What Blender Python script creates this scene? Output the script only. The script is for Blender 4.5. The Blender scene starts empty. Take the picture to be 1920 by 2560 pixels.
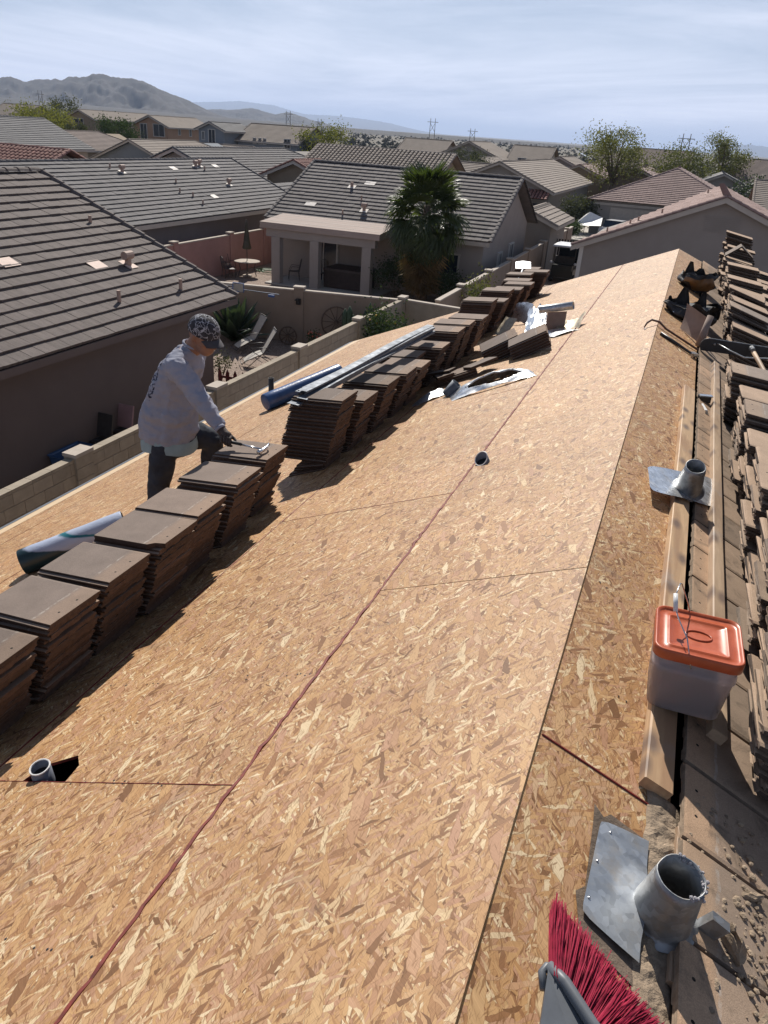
import bpy, bmesh, math, random
import numpy as np
from mathutils import Vector, Matrix, noise
random.seed(11)
R = math.radians
SC = bpy.context.scene
COL = SC.collection

# ------------------------------------------------------------------ camera
CAM_LOC = Vector((0.0987, 0.0, 1.5258))
PITCH, ROLL, YAW = 0.46483, 0.06958, 0.33649
fw = Vector((-math.sin(YAW)*math.cos(PITCH), math.cos(YAW)*math.cos(PITCH), -math.sin(PITCH)))
rt0 = Vector((math.cos(YAW), math.sin(YAW), 0.0))
up0 = rt0.cross(fw)
rt = math.cos(ROLL)*rt0 + math.sin(ROLL)*up0
up = -math.sin(ROLL)*rt0 + math.cos(ROLL)*up0
cam_data = bpy.data.cameras.new('camera')
cam = bpy.data.objects.new('camera', cam_data)
COL.objects.link(cam)
cam.matrix_world = Matrix(((rt.x, up.x, -fw.x, CAM_LOC.x), (rt.y, up.y, -fw.y, CAM_LOC.y),
                           (rt.z, up.z, -fw.z, CAM_LOC.z), (0, 0, 0, 1)))
cam_data.sensor_fit = 'HORIZONTAL'
cam_data.sensor_width = 36.0
cam_data.lens = 36.0*1900.27/1920.0
cam_data.clip_start = 0.05
cam_data.clip_end = 60000.0
SC.camera = cam

# ------------------------------------------------------------------ sky and sun
SUN_EL, SUN_AZ = R(41.0), R(22.0)          # azimuth counted to the left of the roof ridge (+Y)
sun_dir = Vector((-math.sin(SUN_AZ)*math.cos(SUN_EL), math.cos(SUN_AZ)*math.cos(SUN_EL), math.sin(SUN_EL)))
world = bpy.data.worlds.new('World')
SC.world = world
world.use_nodes = True
wn, wl = world.node_tree.nodes, world.node_tree.links
wn.clear()
w_out = wn.new('ShaderNodeOutputWorld')
w_bg = wn.new('ShaderNodeBackground')
w_sky = wn.new('ShaderNodeTexSky')
w_sky.sky_type = 'NISHITA'
w_sky.sun_disc = False
w_sky.sun_elevation = SUN_EL
w_sky.sun_rotation = -SUN_AZ
w_sky.altitude = 400.0
w_sky.air_density = 1.0
w_sky.dust_density = 0.35
w_sky.ozone_density = 1.2
w_bg.inputs['Strength'].default_value = 0.05
# thin cirrus over the whole sky, stretched along one wind direction and denser towards the horizon, with a pale haze layer low down
w_tc = wn.new('ShaderNodeTexCoord')
w_sep = wn.new('ShaderNodeSeparateXYZ')
wl.new(w_tc.outputs['Generated'], w_sep.inputs[0])
def wmath(op, a, b=None, clamp=False):
    n = wn.new('ShaderNodeMath'); n.operation = op; n.use_clamp = clamp
    for i, v in enumerate((a, b)):
        if v is None: continue
        if isinstance(v, (int, float)): n.inputs[i].default_value = v
        else: wl.new(v, n.inputs[i])
    return n.outputs[0]
z0 = wmath('MAXIMUM', w_sep.outputs['Z'], 0.0)
w_map = wn.new('ShaderNodeMapping')
w_map.inputs['Rotation'].default_value = (R(4), R(-5), R(20))
w_map.inputs['Scale'].default_value = (1.3, 1.3, 11.0)
wl.new(w_tc.outputs['Generated'], w_map.inputs['Vector'])
w_n1 = wn.new('ShaderNodeTexNoise'); w_n1.inputs['Scale'].default_value = 1.25
w_n1.inputs['Detail'].default_value = 8.0; w_n1.inputs['Roughness'].default_value = 0.62
w_n1.inputs['Distortion'].default_value = 0.55
wl.new(w_map.outputs[0], w_n1.inputs['Vector'])
w_cr = wn.new('ShaderNodeValToRGB')
w_cr.color_ramp.elements[0].position = 0.40; w_cr.color_ramp.elements[0].color = (0, 0, 0, 1)
w_cr.color_ramp.elements[1].position = 0.66; w_cr.color_ramp.elements[1].color = (1, 1, 1, 1)
wl.new(w_n1.outputs['Fac'], w_cr.inputs[0])
dens = wmath('DIVIDE', 0.105, wmath('ADD', z0, 0.085), True)
c_fac = wmath('MULTIPLY', w_cr.outputs['Color'], dens, True)
w_mix = wn.new('ShaderNodeMixRGB')
h_fac = wmath('MULTIPLY', wmath('POWER', 2.718, wmath('MULTIPLY', z0, -6.5)), 0.94)
wl.new(h_fac, w_mix.inputs['Fac'])
wl.new(w_sky.outputs['Color'], w_mix.inputs['Color1'])
w_mix.inputs['Color2'].default_value = (10.6, 12.4, 17.6, 1)
w_mix2 = wn.new('ShaderNodeMixRGB')
wl.new(c_fac, w_mix2.inputs['Fac']); wl.new(w_mix.outputs['Color'], w_mix2.inputs['Color1'])
w_mix2.inputs['Color2'].default_value = (19.0, 19.6, 22.4, 1)
wl.new(w_mix2.outputs['Color'], w_bg.inputs['Color'])
wl.new(w_bg.outputs['Background'], w_out.inputs['Surface'])

sun_l = bpy.data.lights.new('sun', 'SUN')
sun_l.energy = 5.0
sun_l.angle = R(0.53)
sun_l.color = (1.0, 0.945, 0.86)
sun_o = bpy.data.objects.new('sun', sun_l)
COL.objects.link(sun_o)
sun_o.rotation_euler = (-sun_dir).to_track_quat('-Z', 'Y').to_euler()
sun_o.location = sun_dir*60

SC.view_settings.view_transform = 'Standard'
SC.view_settings.look = 'None'
SC.view_settings.gamma = 1.0
SC.view_settings.exposure = 0.16
SC.view_settings.use_curve_mapping = False
SC.render.engine = 'CYCLES'
SC.cycles.max_bounces = 6
SC.cycles.diffuse_bounces = 4
SC.cycles.glossy_bounces = 3
SC.cycles.transmission_bounces = 5
SC.cycles.volume_bounces = 0
SC.cycles.transparent_max_bounces = 8

# ------------------------------------------------------------------ helpers
PITCH_ROOF = math.atan(5/12)
CA, SA, K = math.cos(PITCH_ROOF), math.sin(PITCH_ROOF), 5/12
ZG = -5.4                                     # yard level (the ridge of the roof is z = 0)
WORG = {}                                     # world origin that each object's mesh is written against

class MB:
    """collects geometry in world coordinates; build() links it as one mesh object"""
    def __init__(s): s.v = []; s.f = []; s.m = []
    def add(s, vs, fs, mi=0):
        b = len(s.v)
        s.v.extend([tuple(p) for p in vs]); s.f.extend([tuple(i+b for i in f) for f in fs]); s.m.extend([mi]*len(fs))
        return s
    def box(s, c, d, rot=None, mi=0):
        hx, hy, hz = d[0]/2, d[1]/2, d[2]/2
        vs = [Vector((x, y, z)) for x in (-hx, hx) for y in (-hy, hy) for z in (-hz, hz)]
        if rot is not None: vs = [rot @ p for p in vs]
        c = Vector(c)
        return s.add([p+c for p in vs], [(0,1,3,2),(4,6,7,5),(0,4,5,1),(2,3,7,6),(0,2,6,4),(1,5,7,3)], mi)
    def span(s, x0, x1, y0, y1, z0, z1, mi=0):
        return s.box(((x0+x1)/2, (y0+y1)/2, (z0+z1)/2), (x1-x0, y1-y0, z1-z0), None, mi)
    def poly_ext(s, pts, vec, mi=0):
        """closed polygon (list of 3D points) extruded along vec"""
        n = len(pts); vec = Vector(vec); a = [Vector(p) for p in pts]; b = [p+vec for p in a]
        return s.add(a+b, [tuple(range(n-1, -1, -1)), tuple(range(n, 2*n))]+[(i, (i+1) % n, n+(i+1) % n, n+i) for i in range(n)], mi)
    def tube(s, path, r, seg=8, mi=0, cap=True, flat=1.0):
        pts = [Vector(p) for p in path]; n = len(pts)
        rr = r if isinstance(r, (list, tuple)) else [r]*n
        vs = []; prev = None
        for i, p in enumerate(pts):
            t = (pts[min(i+1, n-1)]-pts[max(i-1, 0)]).normalized()
            if prev is None:
                a = t.orthogonal().normalized() if abs(t.z) > 0.95 else t.cross(Vector((0, 0, 1))).normalized()
            else:
                a = (prev-t*prev.dot(t)).normalized()
            prev = a; b = t.cross(a)
            for k in range(seg):
                an = 2*math.pi*k/seg
                vs.append(p+a*(math.cos(an)*rr[i])+b*(math.sin(an)*rr[i]*flat))
        fs = [(i*seg+k, i*seg+(k+1) % seg, (i+1)*seg+(k+1) % seg, (i+1)*seg+k) for i in range(n-1) for k in range(seg)]
        if cap: fs += [tuple(range(seg-1, -1, -1)), tuple((n-1)*seg+k for k in range(seg))]
        return s.add(vs, fs, mi)
    def lathe(s, o, prof, seg=16, axis=None, mi=0, cap=True):
        """prof = [(r, h)] around axis from origin o"""
        ax = Vector((0, 0, 1)) if axis is None else Vector(axis).normalized()
        a = ax.orthogonal().normalized(); b = ax.cross(a); o = Vector(o); vs = []
        for r, h in prof:
            for k in range(seg):
                an = 2*math.pi*k/seg
                vs.append(o+ax*h+a*(math.cos(an)*r)+b*(math.sin(an)*r))
        n = len(prof)
        fs = [(i*seg+k, i*seg+(k+1) % seg, (i+1)*seg+(k+1) % seg, (i+1)*seg+k) for i in range(n-1) for k in range(seg)]
        if cap: fs += [tuple(range(seg-1, -1, -1)), tuple((n-1)*seg+k for k in range(seg))]
        return s.add(vs, fs, mi)
    def ball(s, c, d, seg=10, rings=7, rot=None, mi=0):
        c = Vector(c); vs = []; fs = []
        for i in range(rings+1):
            th = math.pi*i/rings
            for k in range(seg):
                ph = 2*math.pi*k/seg
                p = Vector((math.sin(th)*math.cos(ph)*d[0]/2, math.sin(th)*math.sin(ph)*d[1]/2, math.cos(th)*d[2]/2))
                if rot is not None: p = rot @ p
                vs.append(c+p)
        for i in range(rings):
            for k in range(seg):
                fs.append((i*seg+k, (i+1)*seg+k, (i+1)*seg+(k+1) % seg, i*seg+(k+1) % seg))
        return s.add(vs, fs, mi)
    def grid(s, fn, nu, nv, mi=0):
        vs = [fn(i/nu, j/nv) for i in range(nu+1) for j in range(nv+1)]
        fs = [(i*(nv+1)+j, (i+1)*(nv+1)+j, (i+1)*(nv+1)+j+1, i*(nv+1)+j+1) for i in range(nu) for j in range(nv)]
        return s.add(vs, fs, mi)
    def build(s, name, mats, parent=None, origin=None, smooth=False):
        if parent is not None: org = WORG[parent.as_pointer()]
        elif origin is not None: org = Vector(origin)
        else:
            a = np.array(s.v); mn, mx = a.min(0), a.max(0)
            org = Vector(((mn[0]+mx[0])/2, (mn[1]+mx[1])/2, mn[2]))
        me = bpy.data.meshes.new(name)
        a = np.array(s.v, dtype=float)-np.array(org)
        me.from_pydata(a.tolist(), [], s.f)
        for m in (mats if isinstance(mats, (list, tuple)) else [mats]): me.materials.append(m)
        me.polygons.foreach_set('material_index', s.m)
        if smooth: me.polygons.foreach_set('use_smooth', [True]*len(s.f))
        me.update()
        o = bpy.data.objects.new(name, me); COL.objects.link(o)
        if parent is not None: o.parent = parent
        else: o.location = org
        WORG[o.as_pointer()] = org
        return o

def tag(o, label=None, cat=None, group=None, kind=None):
    if label: o['label'] = label
    if cat: o['category'] = cat
    if group: o['group'] = group
    if kind: o['kind'] = kind
    return o
def thing(name, loc, label, cat, group=None):
    o = bpy.data.objects.new(name, None); COL.objects.link(o)
    o.empty_display_size = 0.1; o.location = loc; WORG[o.as_pointer()] = Vector(loc)
    return tag(o, label, cat, group)
def place(name, mesh, mw, parent=None):
    """another object on shared mesh data; mw is its world matrix"""
    o = bpy.data.objects.new(name, mesh); COL.objects.link(o)
    if parent is not None:
        o.parent = parent
        o.matrix_local = Matrix.Translation(-WORG[parent.as_pointer()]) @ mw
    else: o.matrix_world = mw
    WORG[o.as_pointer()] = mw.translation.copy()
    return o
def copy_thing(root, loc, rz, label=None, scale=None):
    c = root.copy(); COL.objects.link(c); c.location = loc; c.rotation_euler = (0, 0, rz)
    if scale: c.scale = (scale,)*3
    if label: c['label'] = label
    for ch in list(root.children):
        d = ch.copy(); COL.objects.link(d); d.parent = c
        for g in list(ch.children):
            e = g.copy(); COL.objects.link(e); e.parent = d
    WORG[c.as_pointer()] = Vector(loc)
    return c
def axes(x, y, z, o):
    x, y, z = Vector(x), Vector(y), Vector(z)
    return Matrix(((x.x, y.x, z.x, o[0]), (x.y, y.y, z.y, o[1]), (x.z, y.z, z.z, o[2]), (0, 0, 0, 1)))
def zl(x, h=0.0): return K*x+h       # left slope height (x < 0)
def zr(x, h=0.0): return -K*x+h      # right slope height (x > 0)

# ------------------------------------------------------------------ materials
def nt(name):
    m = bpy.data.materials.new(name); m.use_nodes = True
    n, l = m.node_tree.nodes, m.node_tree.links
    return m, n, l, n['Principled BSDF']
def lin(c): return tuple(((x/255.0)/12.92 if x/255.0 <= 0.04045 else ((x/255.0+0.055)/1.055)**2.4) for x in c)
def mth(n, l, op, a, b=None, clamp=False):
    q = n.new('ShaderNodeMath'); q.operation = op; q.use_clamp = clamp
    for i, v in enumerate((a, b)):
        if v is None: continue
        if isinstance(v, (int, float)): q.inputs[i].default_value = v
        else: l.new(v, q.inputs[i])
    return q.outputs[0]
def mixc(n, l, fac, a, b, mode='MIX'):
    q = n.new('ShaderNodeMixRGB'); q.blend_type = mode
    for i, v in zip(('Fac', 'Color1', 'Color2'), (fac, a, b)):
        if isinstance(v, (int, float)): q.inputs[i].default_value = v
        elif isinstance(v, tuple): q.inputs[i].default_value = (*v[:3], 1)
        else: l.new(v, q.inputs[i])
    return q.outputs[0]
def ramp(n, l, fac, stops, interp='LINEAR'):
    q = n.new('ShaderNodeValToRGB'); cr = q.color_ramp; cr.interpolation = interp
    while len(cr.elements) < len(stops): cr.elements.new(0.5)
    for e, (p, c) in zip(cr.elements, stops):
        e.position = p; e.color = (*c, 1) if len(c) == 3 else c
    l.new(fac, q.inputs[0]); return q.outputs[0]
def noise_t(n, l, vec, scale, detail=3, rough=0.55, dist=0.0):
    q = n.new('ShaderNodeTexNoise'); q.inputs['Scale'].default_value = scale
    q.inputs['Detail'].default_value = detail; q.inputs['Roughness'].default_value = rough
    q.inputs['Distortion'].default_value = dist
    if vec is not None: l.new(vec, q.inputs['Vector'])
    return q.outputs['Fac']
def bump(n, l, b, h, strength=0.3, dist=0.01):
    q = n.new('ShaderNodeBump'); q.inputs['Strength'].default_value = strength; q.inputs['Distance'].default_value = dist
    l.new(h, q.inputs['Height']); l.new(q.outputs['Normal'], b.inputs['Normal'])
def coord(n, l, which='Object', rnd=False, scale=None, rot=None):
    t = n.new('ShaderNodeTexCoord'); v = t.outputs[which]
    if rnd:
        oi = n.new('ShaderNodeObjectInfo')
        q = n.new('ShaderNodeVectorMath'); q.operation = 'MULTIPLY_ADD'
        cmb = n.new('ShaderNodeCombineXYZ')
        for i in range(3): l.new(oi.outputs['Random'], cmb.inputs[i])
        l.new(cmb.outputs[0], q.inputs[0]); q.inputs[1].default_value = (37.0, 53.0, 11.0)
        l.new(v, q.inputs[2]); v = q.outputs[0]
    if scale or rot:
        mp = n.new('ShaderNodeMapping')
        if scale: mp.inputs['Scale'].default_value = scale
        if rot: mp.inputs['Rotation'].default_value = rot
        l.new(v, mp.inputs['Vector']); v = mp.outputs[0]
    return v
def simple(name, col, rough=0.7, var=0.25, vs=6.0, bs=0.0, bscale=60.0, bdist=0.004, metal=0.0, spec=None,
           orand=0.0, which='Object', col2=None, stretch=None, rnd=True):
    """plain procedural surface: two-tone noise, optional bump, optional per-object brightness"""
    m, n, l, b = nt(name)
    v = coord(n, l, which, rnd, stretch)
    f = noise_t(n, l, v, vs, 5, 0.6)
    d = tuple(max(0, c*(1-var)) for c in col); u = tuple(min(1, c*(1+var)) for c in col) if col2 is None else col2
    c = ramp(n, l, f, [(0.3, d), (0.7, u)])
    if orand:
        oi = n.new('ShaderNodeObjectInfo')
        k = mth(n, l, 'MULTIPLY_ADD', oi.outputs['Random'], 2*orand); n[k.node.name].inputs[2].default_value = 1-orand
        cmb = n.new('ShaderNodeCombineXYZ')
        for i in range(3): l.new(k, cmb.inputs[i])
        c = mixc(n, l, 1.0, c, cmb.outputs[0], 'MULTIPLY')
    l.new(c, b.inputs['Base Color'])
    b.inputs['Roughness'].default_value = rough; b.inputs['Metallic'].default_value = metal
    if spec is not None: b.inputs['Specular IOR Level'].default_value = spec
    if bs: bump(n, l, b, noise_t(n, l, v, bscale, 4, 0.6), bs, bdist)
    return m

def osb_material(name, tint=(1, 1, 1)):
    m, n, l, b = nt(name)
    base = coord(n, l, 'Object', True)
    # one bend shared by all strands so that they are not ruler straight
    wq = n.new('ShaderNodeTexNoise'); wq.inputs['Scale'].default_value = 26.0; wq.inputs['Detail'].default_value = 2
    l.new(base, wq.inputs['Vector'])
    va = n.new('ShaderNodeVectorMath'); va.operation = 'MULTIPLY_ADD'; va.inputs[1].default_value = (0.016, 0.016, 0)
    l.new(wq.outputs['Color'], va.inputs[0]); l.new(base, va.inputs[2])
    # strands: stretched voronoi cells, several layers laid over each other at different angles
    lay = [(6, 0.0060, 0.036, 0.0), (-24, 0.0080, 0.060, 0.38), (29, 0.0085, 0.065, 0.42), (-8, 0.0115, 0.075, 0.50), (-52, 0.0075, 0.038, 0.68), (14, 0.016, 0.075, 0.74), (52, 0.010, 0.05, 0.78), (-15, 0.026, 0.10, 0.90)]
    pal = [(0.0, (0.20, 0.10, 0.045)), (0.10, (0.38, 0.20, 0.10)), (0.24, (0.52, 0.305, 0.145)), (0.42, (0.59, 0.37, 0.185)),
           (0.54, (0.47, 0.265, 0.165)), (0.66, (0.62, 0.41, 0.215)), (0.80, (0.52, 0.305, 0.205)), (0.91, (0.70, 0.53, 0.32)), (1.0, (0.80, 0.66, 0.46))]
    tint = (tint[0]*0.97, tint[1]*0.955, tint[2]*0.91)
    pal = [(p, tuple(c[i]*tint[i] for i in range(3))) for p, c in pal]
    col = None; hgt = None
    for k, (an, w, ln, th) in enumerate(lay):
        mp0 = n.new('ShaderNodeMapping'); mp0.inputs['Rotation'].default_value = (0, 0, R(an))
        mp0.inputs['Location'].default_value = (k*3.7, k*1.9, 0)
        l.new(va.outputs[0], mp0.inputs['Vector'])
        mp = n.new('ShaderNodeMapping'); mp.inputs['Scale'].default_value = (1/w, 1/ln, 1)
        l.new(mp0.outputs[0], mp.inputs['Vector'])
        v1 = n.new('ShaderNodeTexVoronoi'); v1.voronoi_dimensions = '2D'; v1.feature = 'F1'; v1.inputs['Scale'].default_value = 1
        l.new(mp.outputs[0], v1.inputs['Vector'])
        sp = n.new('ShaderNodeSeparateColor'); l.new(v1.outputs['Color'], sp.inputs[0])
        c = ramp(n, l, sp.outputs['Green'], pal)
        if k in (0, 2, 4):                      # wood grain along the strand
            gm = n.new('ShaderNodeMapping'); gm.inputs['Scale'].default_value = (4.0, 0.35, 1); l.new(mp.outputs[0], gm.inputs['Vector'])
            g = noise_t(n, l, gm.outputs[0], 1.0, 2, 0.6)
            grain = ramp(n, l, g, [(0.3, (0.80, 0.77, 0.73)), (0.7, (1.10, 1.10, 1.10))])
        c = mixc(n, l, 1.0, c, grain, 'MULTIPLY')
        if k in (3, 5, 7):                      # dark fringe where the big strands end
            v2 = n.new('ShaderNodeTexVoronoi'); v2.voronoi_dimensions = '2D'; v2.feature = 'DISTANCE_TO_EDGE'; v2.inputs['Scale'].default_value = 1
            l.new(mp.outputs[0], v2.inputs['Vector'])
            e = ramp(n, l, v2.outputs['Distance'], [(0.0, (0.60, 0.50, 0.40)), (0.05, (1, 1, 1))])
            c = mixc(n, l, 1.0, c, e, 'MULTIPLY')
        h = sp.outputs['Blue']
        if col is None: col, hgt = c, h
        else:
            f = mth(n, l, 'GREATER_THAN', sp.outputs['Red'], th)
            col = mixc(n, l, f, col, c)
            hn = mth(n, l, 'ADD', h, 0.2*k)
            mx = n.new('ShaderNodeMix'); mx.data_type = 'FLOAT'
            l.new(f, mx.inputs[0]); l.new(hgt, mx.inputs[2]); l.new(hn, mx.inputs[3]); hgt = mx.outputs[0]
    # torn dark fibres between the strands
    for an, th in ((4, 0.60), (-27, 0.63), (33, 0.64)):
        mf = n.new('ShaderNodeMapping'); mf.inputs['Rotation'].default_value = (0, 0, R(an)); l.new(va.outputs[0], mf.inputs['Vector'])
        mg = n.new('ShaderNodeMapping'); mg.inputs['Scale'].default_value = (210, 22, 1); l.new(mf.outputs[0], mg.inputs['Vector'])
        fb = noise_t(n, l, mg.outputs[0], 1.0, 1.5, 0.5)
        col = mixc(n, l, ramp(n, l, fb, [(th, (0, 0, 0)), (th+0.07, (0.75, 0.75, 0.75))]), col, (0.24, 0.12, 0.05))
    # dirt smudges, boot scuffs and broad tone changes between boards
    s1 = noise_t(n, l, base, 3.4, 5, 0.68, 0.8)
    col = mixc(n, l, ramp(n, l, s1, [(0.60, (0, 0, 0)), (0.80, (0.6, 0.6, 0.6))]), col, (0.17, 0.125, 0.10))
    s2 = noise_t(n, l, base, 1.1, 3, 0.5)
    col = mixc(n, l, 1.0, col, ramp(n, l, s2, [(0.3, (0.88, 0.86, 0.83)), (0.7, (1.06, 1.05, 1.04))]), 'MULTIPLY')
    oi = n.new('ShaderNodeObjectInfo')
    col = mixc(n, l, 1.0, col, ramp(n, l, oi.outputs['Random'], [(0, (0.95, 0.95, 0.96)), (1, (1.05, 1.03, 1.0))]), 'MULTIPLY')
    l.new(col, b.inputs['Base Color'])
    b.inputs['Roughness'].default_value = 0.58
    b.inputs['Specular IOR Level'].default_value = 0.4
    bump(n, l, b, hgt, 0.9, 0.0022)
    return m

def tile_material(name, top, side, line=True, head=(0.12, 0.08, 0.06), stain=False):
    hcol = head
    """concrete roof tile in the tile's own axes: +x is the head (nail holes), -x the nose"""
    m, n, l, b = nt(name)
    t = n.new('ShaderNodeTexCoord'); sx = n.new('ShaderNodeSeparateXYZ'); l.new(t.outputs['Object'], sx.inputs[0])
    v = coord(n, l, 'Object', True)
    f = noise_t(n, l, v, 9.0, 5, 0.6)
    c = ramp(n, l, f, [(0.3, tuple(x*0.88 for x in top)), (0.7, tuple(x*1.10 for x in top))])
    fine = noise_t(n, l, v, 330.0, 2, 0.7)
    c = mixc(n, l, 1.0, c, ramp(n, l, fine, [(0.3, (0.78, 0.78, 0.78)), (0.7, (1.2, 1.2, 1.2))]), 'MULTIPLY')
    if line:
        wob = mth(n, l, 'MULTIPLY_ADD', noise_t(n, l, v, 14.0, 2), 0.02); n[wob.node.name].inputs[2].default_value = -0.01
        xx = mth(n, l, 'ADD', sx.outputs['X'], wob)
        head = ramp(n, l, xx, [(0.095, (0, 0, 0)), (0.13, (1, 1, 1))])
        c = mixc(n, l, head, c, mixc(n, l, 1.0, c, (1.30, 1.20, 1.08), 'MULTIPLY'))
        ln = mth(n, l, 'LESS_THAN', mth(n, l, 'ABSOLUTE', mth(n, l, 'SUBTRACT', xx, 0.103)), 0.005)
        patch = ramp(n, l, noise_t(n, l, v, 30.0, 3), [(0.42, (0, 0, 0)), (0.6, (0.55, 0.55, 0.55))])
        c = mixc(n, l, mth(n, l, 'MULTIPLY', ln, patch), c, (0.42, 0.38, 0.34))
        # two nail holes near the head
        for yy in (-0.055, 0.055):
            dx = mth(n, l, 'SUBTRACT', sx.outputs['X'], 0.172); dy = mth(n, l, 'SUBTRACT', sx.outputs['Y'], yy)
            d2 = mth(n, l, 'ADD', mth(n, l, 'MULTIPLY', dx, dx), mth(n, l, 'MULTIPLY', dy, dy))
            c = mixc(n, l, mth(n, l, 'LESS_THAN', d2, 0.0054**2), c, (0.012, 0.010, 0.009))
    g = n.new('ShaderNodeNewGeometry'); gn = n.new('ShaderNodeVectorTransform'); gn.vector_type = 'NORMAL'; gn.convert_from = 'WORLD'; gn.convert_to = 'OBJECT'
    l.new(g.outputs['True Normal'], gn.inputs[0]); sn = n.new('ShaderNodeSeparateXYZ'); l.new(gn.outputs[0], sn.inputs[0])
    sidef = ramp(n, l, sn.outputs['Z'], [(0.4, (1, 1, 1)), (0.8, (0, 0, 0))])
    sc = ramp(n, l, noise_t(n, l, v, 26.0, 5, 0.7), [(0.3, tuple(x*0.7 for x in side)), (0.7, tuple(x*1.25 for x in side))])  # raw concrete brown, darkened further: shade on the sides put into the colour
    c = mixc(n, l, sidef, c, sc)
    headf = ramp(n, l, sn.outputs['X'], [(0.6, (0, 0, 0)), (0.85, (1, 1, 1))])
    c = mixc(n, l, headf, c, ramp(n, l, noise_t(n, l, v, 40.0, 5, 0.75), [(0.3, tuple(x*0.65 for x in hcol)), (0.7, tuple(x*1.2 for x in hcol))]))  # head ends painted paler, as the faces the sun strikes
    if stain:
        sf = noise_t(n, l, v, 7.0, 6, 0.72, 0.6)
        c = mixc(n, l, ramp(n, l, sf, [(0.52, (0, 0, 0)), (0.66, (0.75, 0.75, 0.75))]), c, (0.15, 0.115, 0.085))
    oi = n.new('ShaderNodeObjectInfo')
    k = ramp(n, l, oi.outputs['Random'], [(0.0, (0.76, 0.75, 0.74)), (0.5, (1, 1, 1)), (1.0, (1.22, 1.17, 1.12))])
    c = mixc(n, l, 1.0, c, k, 'MULTIPLY')
    l.new(c, b.inputs['Base Color']); b.inputs['Roughness'].default_value = 0.85
    b.inputs['Specular IOR Level'].default_value = 0.25
    bump(n, l, b, noise_t(n, l, v, 190.0, 4, 0.7), 0.5, 0.002)
    return m

def timber_material(name, col, dark):
    m, n, l, b = nt(name)
    v = coord(n, l, 'Object', True)
    mp = n.new('ShaderNodeMapping'); mp.inputs['Scale'].default_value = (1.0, 0.10, 1.0); l.new(v, mp.inputs['Vector'])
    g = noise_t(n, l, mp.outputs[0], 60.0, 4, 0.6, 1.2)
    big = noise_t(n, l, mp.outputs[0], 9.0, 3, 0.6, 0.8)
    c = ramp(n, l, g, [(0.25, tuple(x*0.82 for x in col)), (0.6, col), (0.8, tuple(min(1, x*1.12) for x in col))])
    c = mixc(n, l, ramp(n, l, big, [(0.44, (0, 0, 0)), (0.62, (0.8, 0.8, 0.8))]), c, dark)
    kn = n.new('ShaderNodeTexVoronoi'); kn.voronoi_dimensions = '2D'; kn.inputs['Scale'].default_value = 1.0
    mk = n.new('ShaderNodeMapping'); mk.inputs['Scale'].default_value = (8.0, 3.6, 7.0); l.new(v, mk.inputs['Vector']); l.new(mk.outputs[0], kn.inputs['Vector'])
    c = mixc(n, l, ramp(n, l, kn.outputs['Distance'], [(0.08, (0.85, 0.85, 0.85)), (0.26, (0, 0, 0))]), c, (0.16, 0.11, 0.09))
    grey = noise_t(n, l, v, 3.0, 4, 0.6, 0.5)
    c = mixc(n, l, ramp(n, l, grey, [(0.56, (0, 0, 0)), (0.72, (0.6, 0.6, 0.6))]), c, (0.30, 0.28, 0.27))
    l.new(c, b.inputs['Base Color']); b.inputs['Roughness'].default_value = 0.6
    bump(n, l, b, g, 0.25, 0.002)
    return m

def metal_material(name, col, rough=0.35, spangle=True, var=0.18, dirt=0.5, metal=0.85):
    m, n, l, b = nt(name)
    v = coord(n, l, 'Object', True)
    q = n.new('ShaderNodeTexVoronoi'); q.inputs['Scale'].default_value = 55.0; l.new(v, q.inputs['Vector'])
    sp = n.new('ShaderNodeSeparateColor'); l.new(q.outputs['Color'], sp.inputs[0])
    c = ramp(n, l, sp.outputs['Red'], [(0, tuple(x*(1-var) for x in col)), (1, tuple(min(1, x*(1+var)) for x in col))])
    d = noise_t(n, l, v, 11.0, 5, 0.65)
    df = ramp(n, l, d, [(0.52, (0, 0, 0)), (0.75, (dirt, dirt, dirt))])
    c = mixc(n, l, df, c, (0.33, 0.25, 0.17))
    l.new(c, b.inputs['Base Color']); b.inputs['Metallic'].default_value = metal
    r = ramp(n, l, d, [(0.3, (rough,)*3), (0.8, (min(1, rough+0.3),)*3)])
    l.new(r, b.inputs['Roughness'])
    bump(n, l, b, noise_t(n, l, v, 14.0, 3), 0.15, 0.004)
    return m

MAT = {}
MAT['osb'] = osb_material('osb_strand_board')
MAT['osb_edge'] = simple('osb_sawn_edge', (0.42, 0.27, 0.12), 0.8, 0.45, 220, 0.3, 200)
MAT['red_edge'] = simple('red_edge_sealer', (0.17, 0.016, 0.009), 0.7, 0.4, 40)
MAT['plywood'] = simple('pale_plywood', (0.66, 0.49, 0.31), 0.6, 0.14, 14, 0.1, 80, stretch=(6, 0.5, 6))
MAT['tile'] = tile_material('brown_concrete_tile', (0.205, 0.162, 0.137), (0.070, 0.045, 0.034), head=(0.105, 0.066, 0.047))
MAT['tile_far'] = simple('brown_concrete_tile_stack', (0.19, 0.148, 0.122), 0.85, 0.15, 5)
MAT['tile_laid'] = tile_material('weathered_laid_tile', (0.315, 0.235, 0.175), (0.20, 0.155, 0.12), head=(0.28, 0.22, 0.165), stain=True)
MAT['tile_right'] = tile_material('weathered_stacked_tile', (0.285, 0.230, 0.190), (0.075, 0.058, 0.048), head=(0.27, 0.215, 0.17))  # side colour carries the near faces' shade, head colour the sunlit ends
MAT['timber'] = timber_material('pine_lumber', (0.60, 0.405, 0.235), (0.36, 0.21, 0.12))
MAT['timber2'] = timber_material('weathered_lumber', (0.50, 0.36, 0.24), (0.30, 0.20, 0.13))
MAT['galv'] = metal_material('galvanised_sheet', (0.50, 0.53, 0.56), 0.36)
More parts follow.
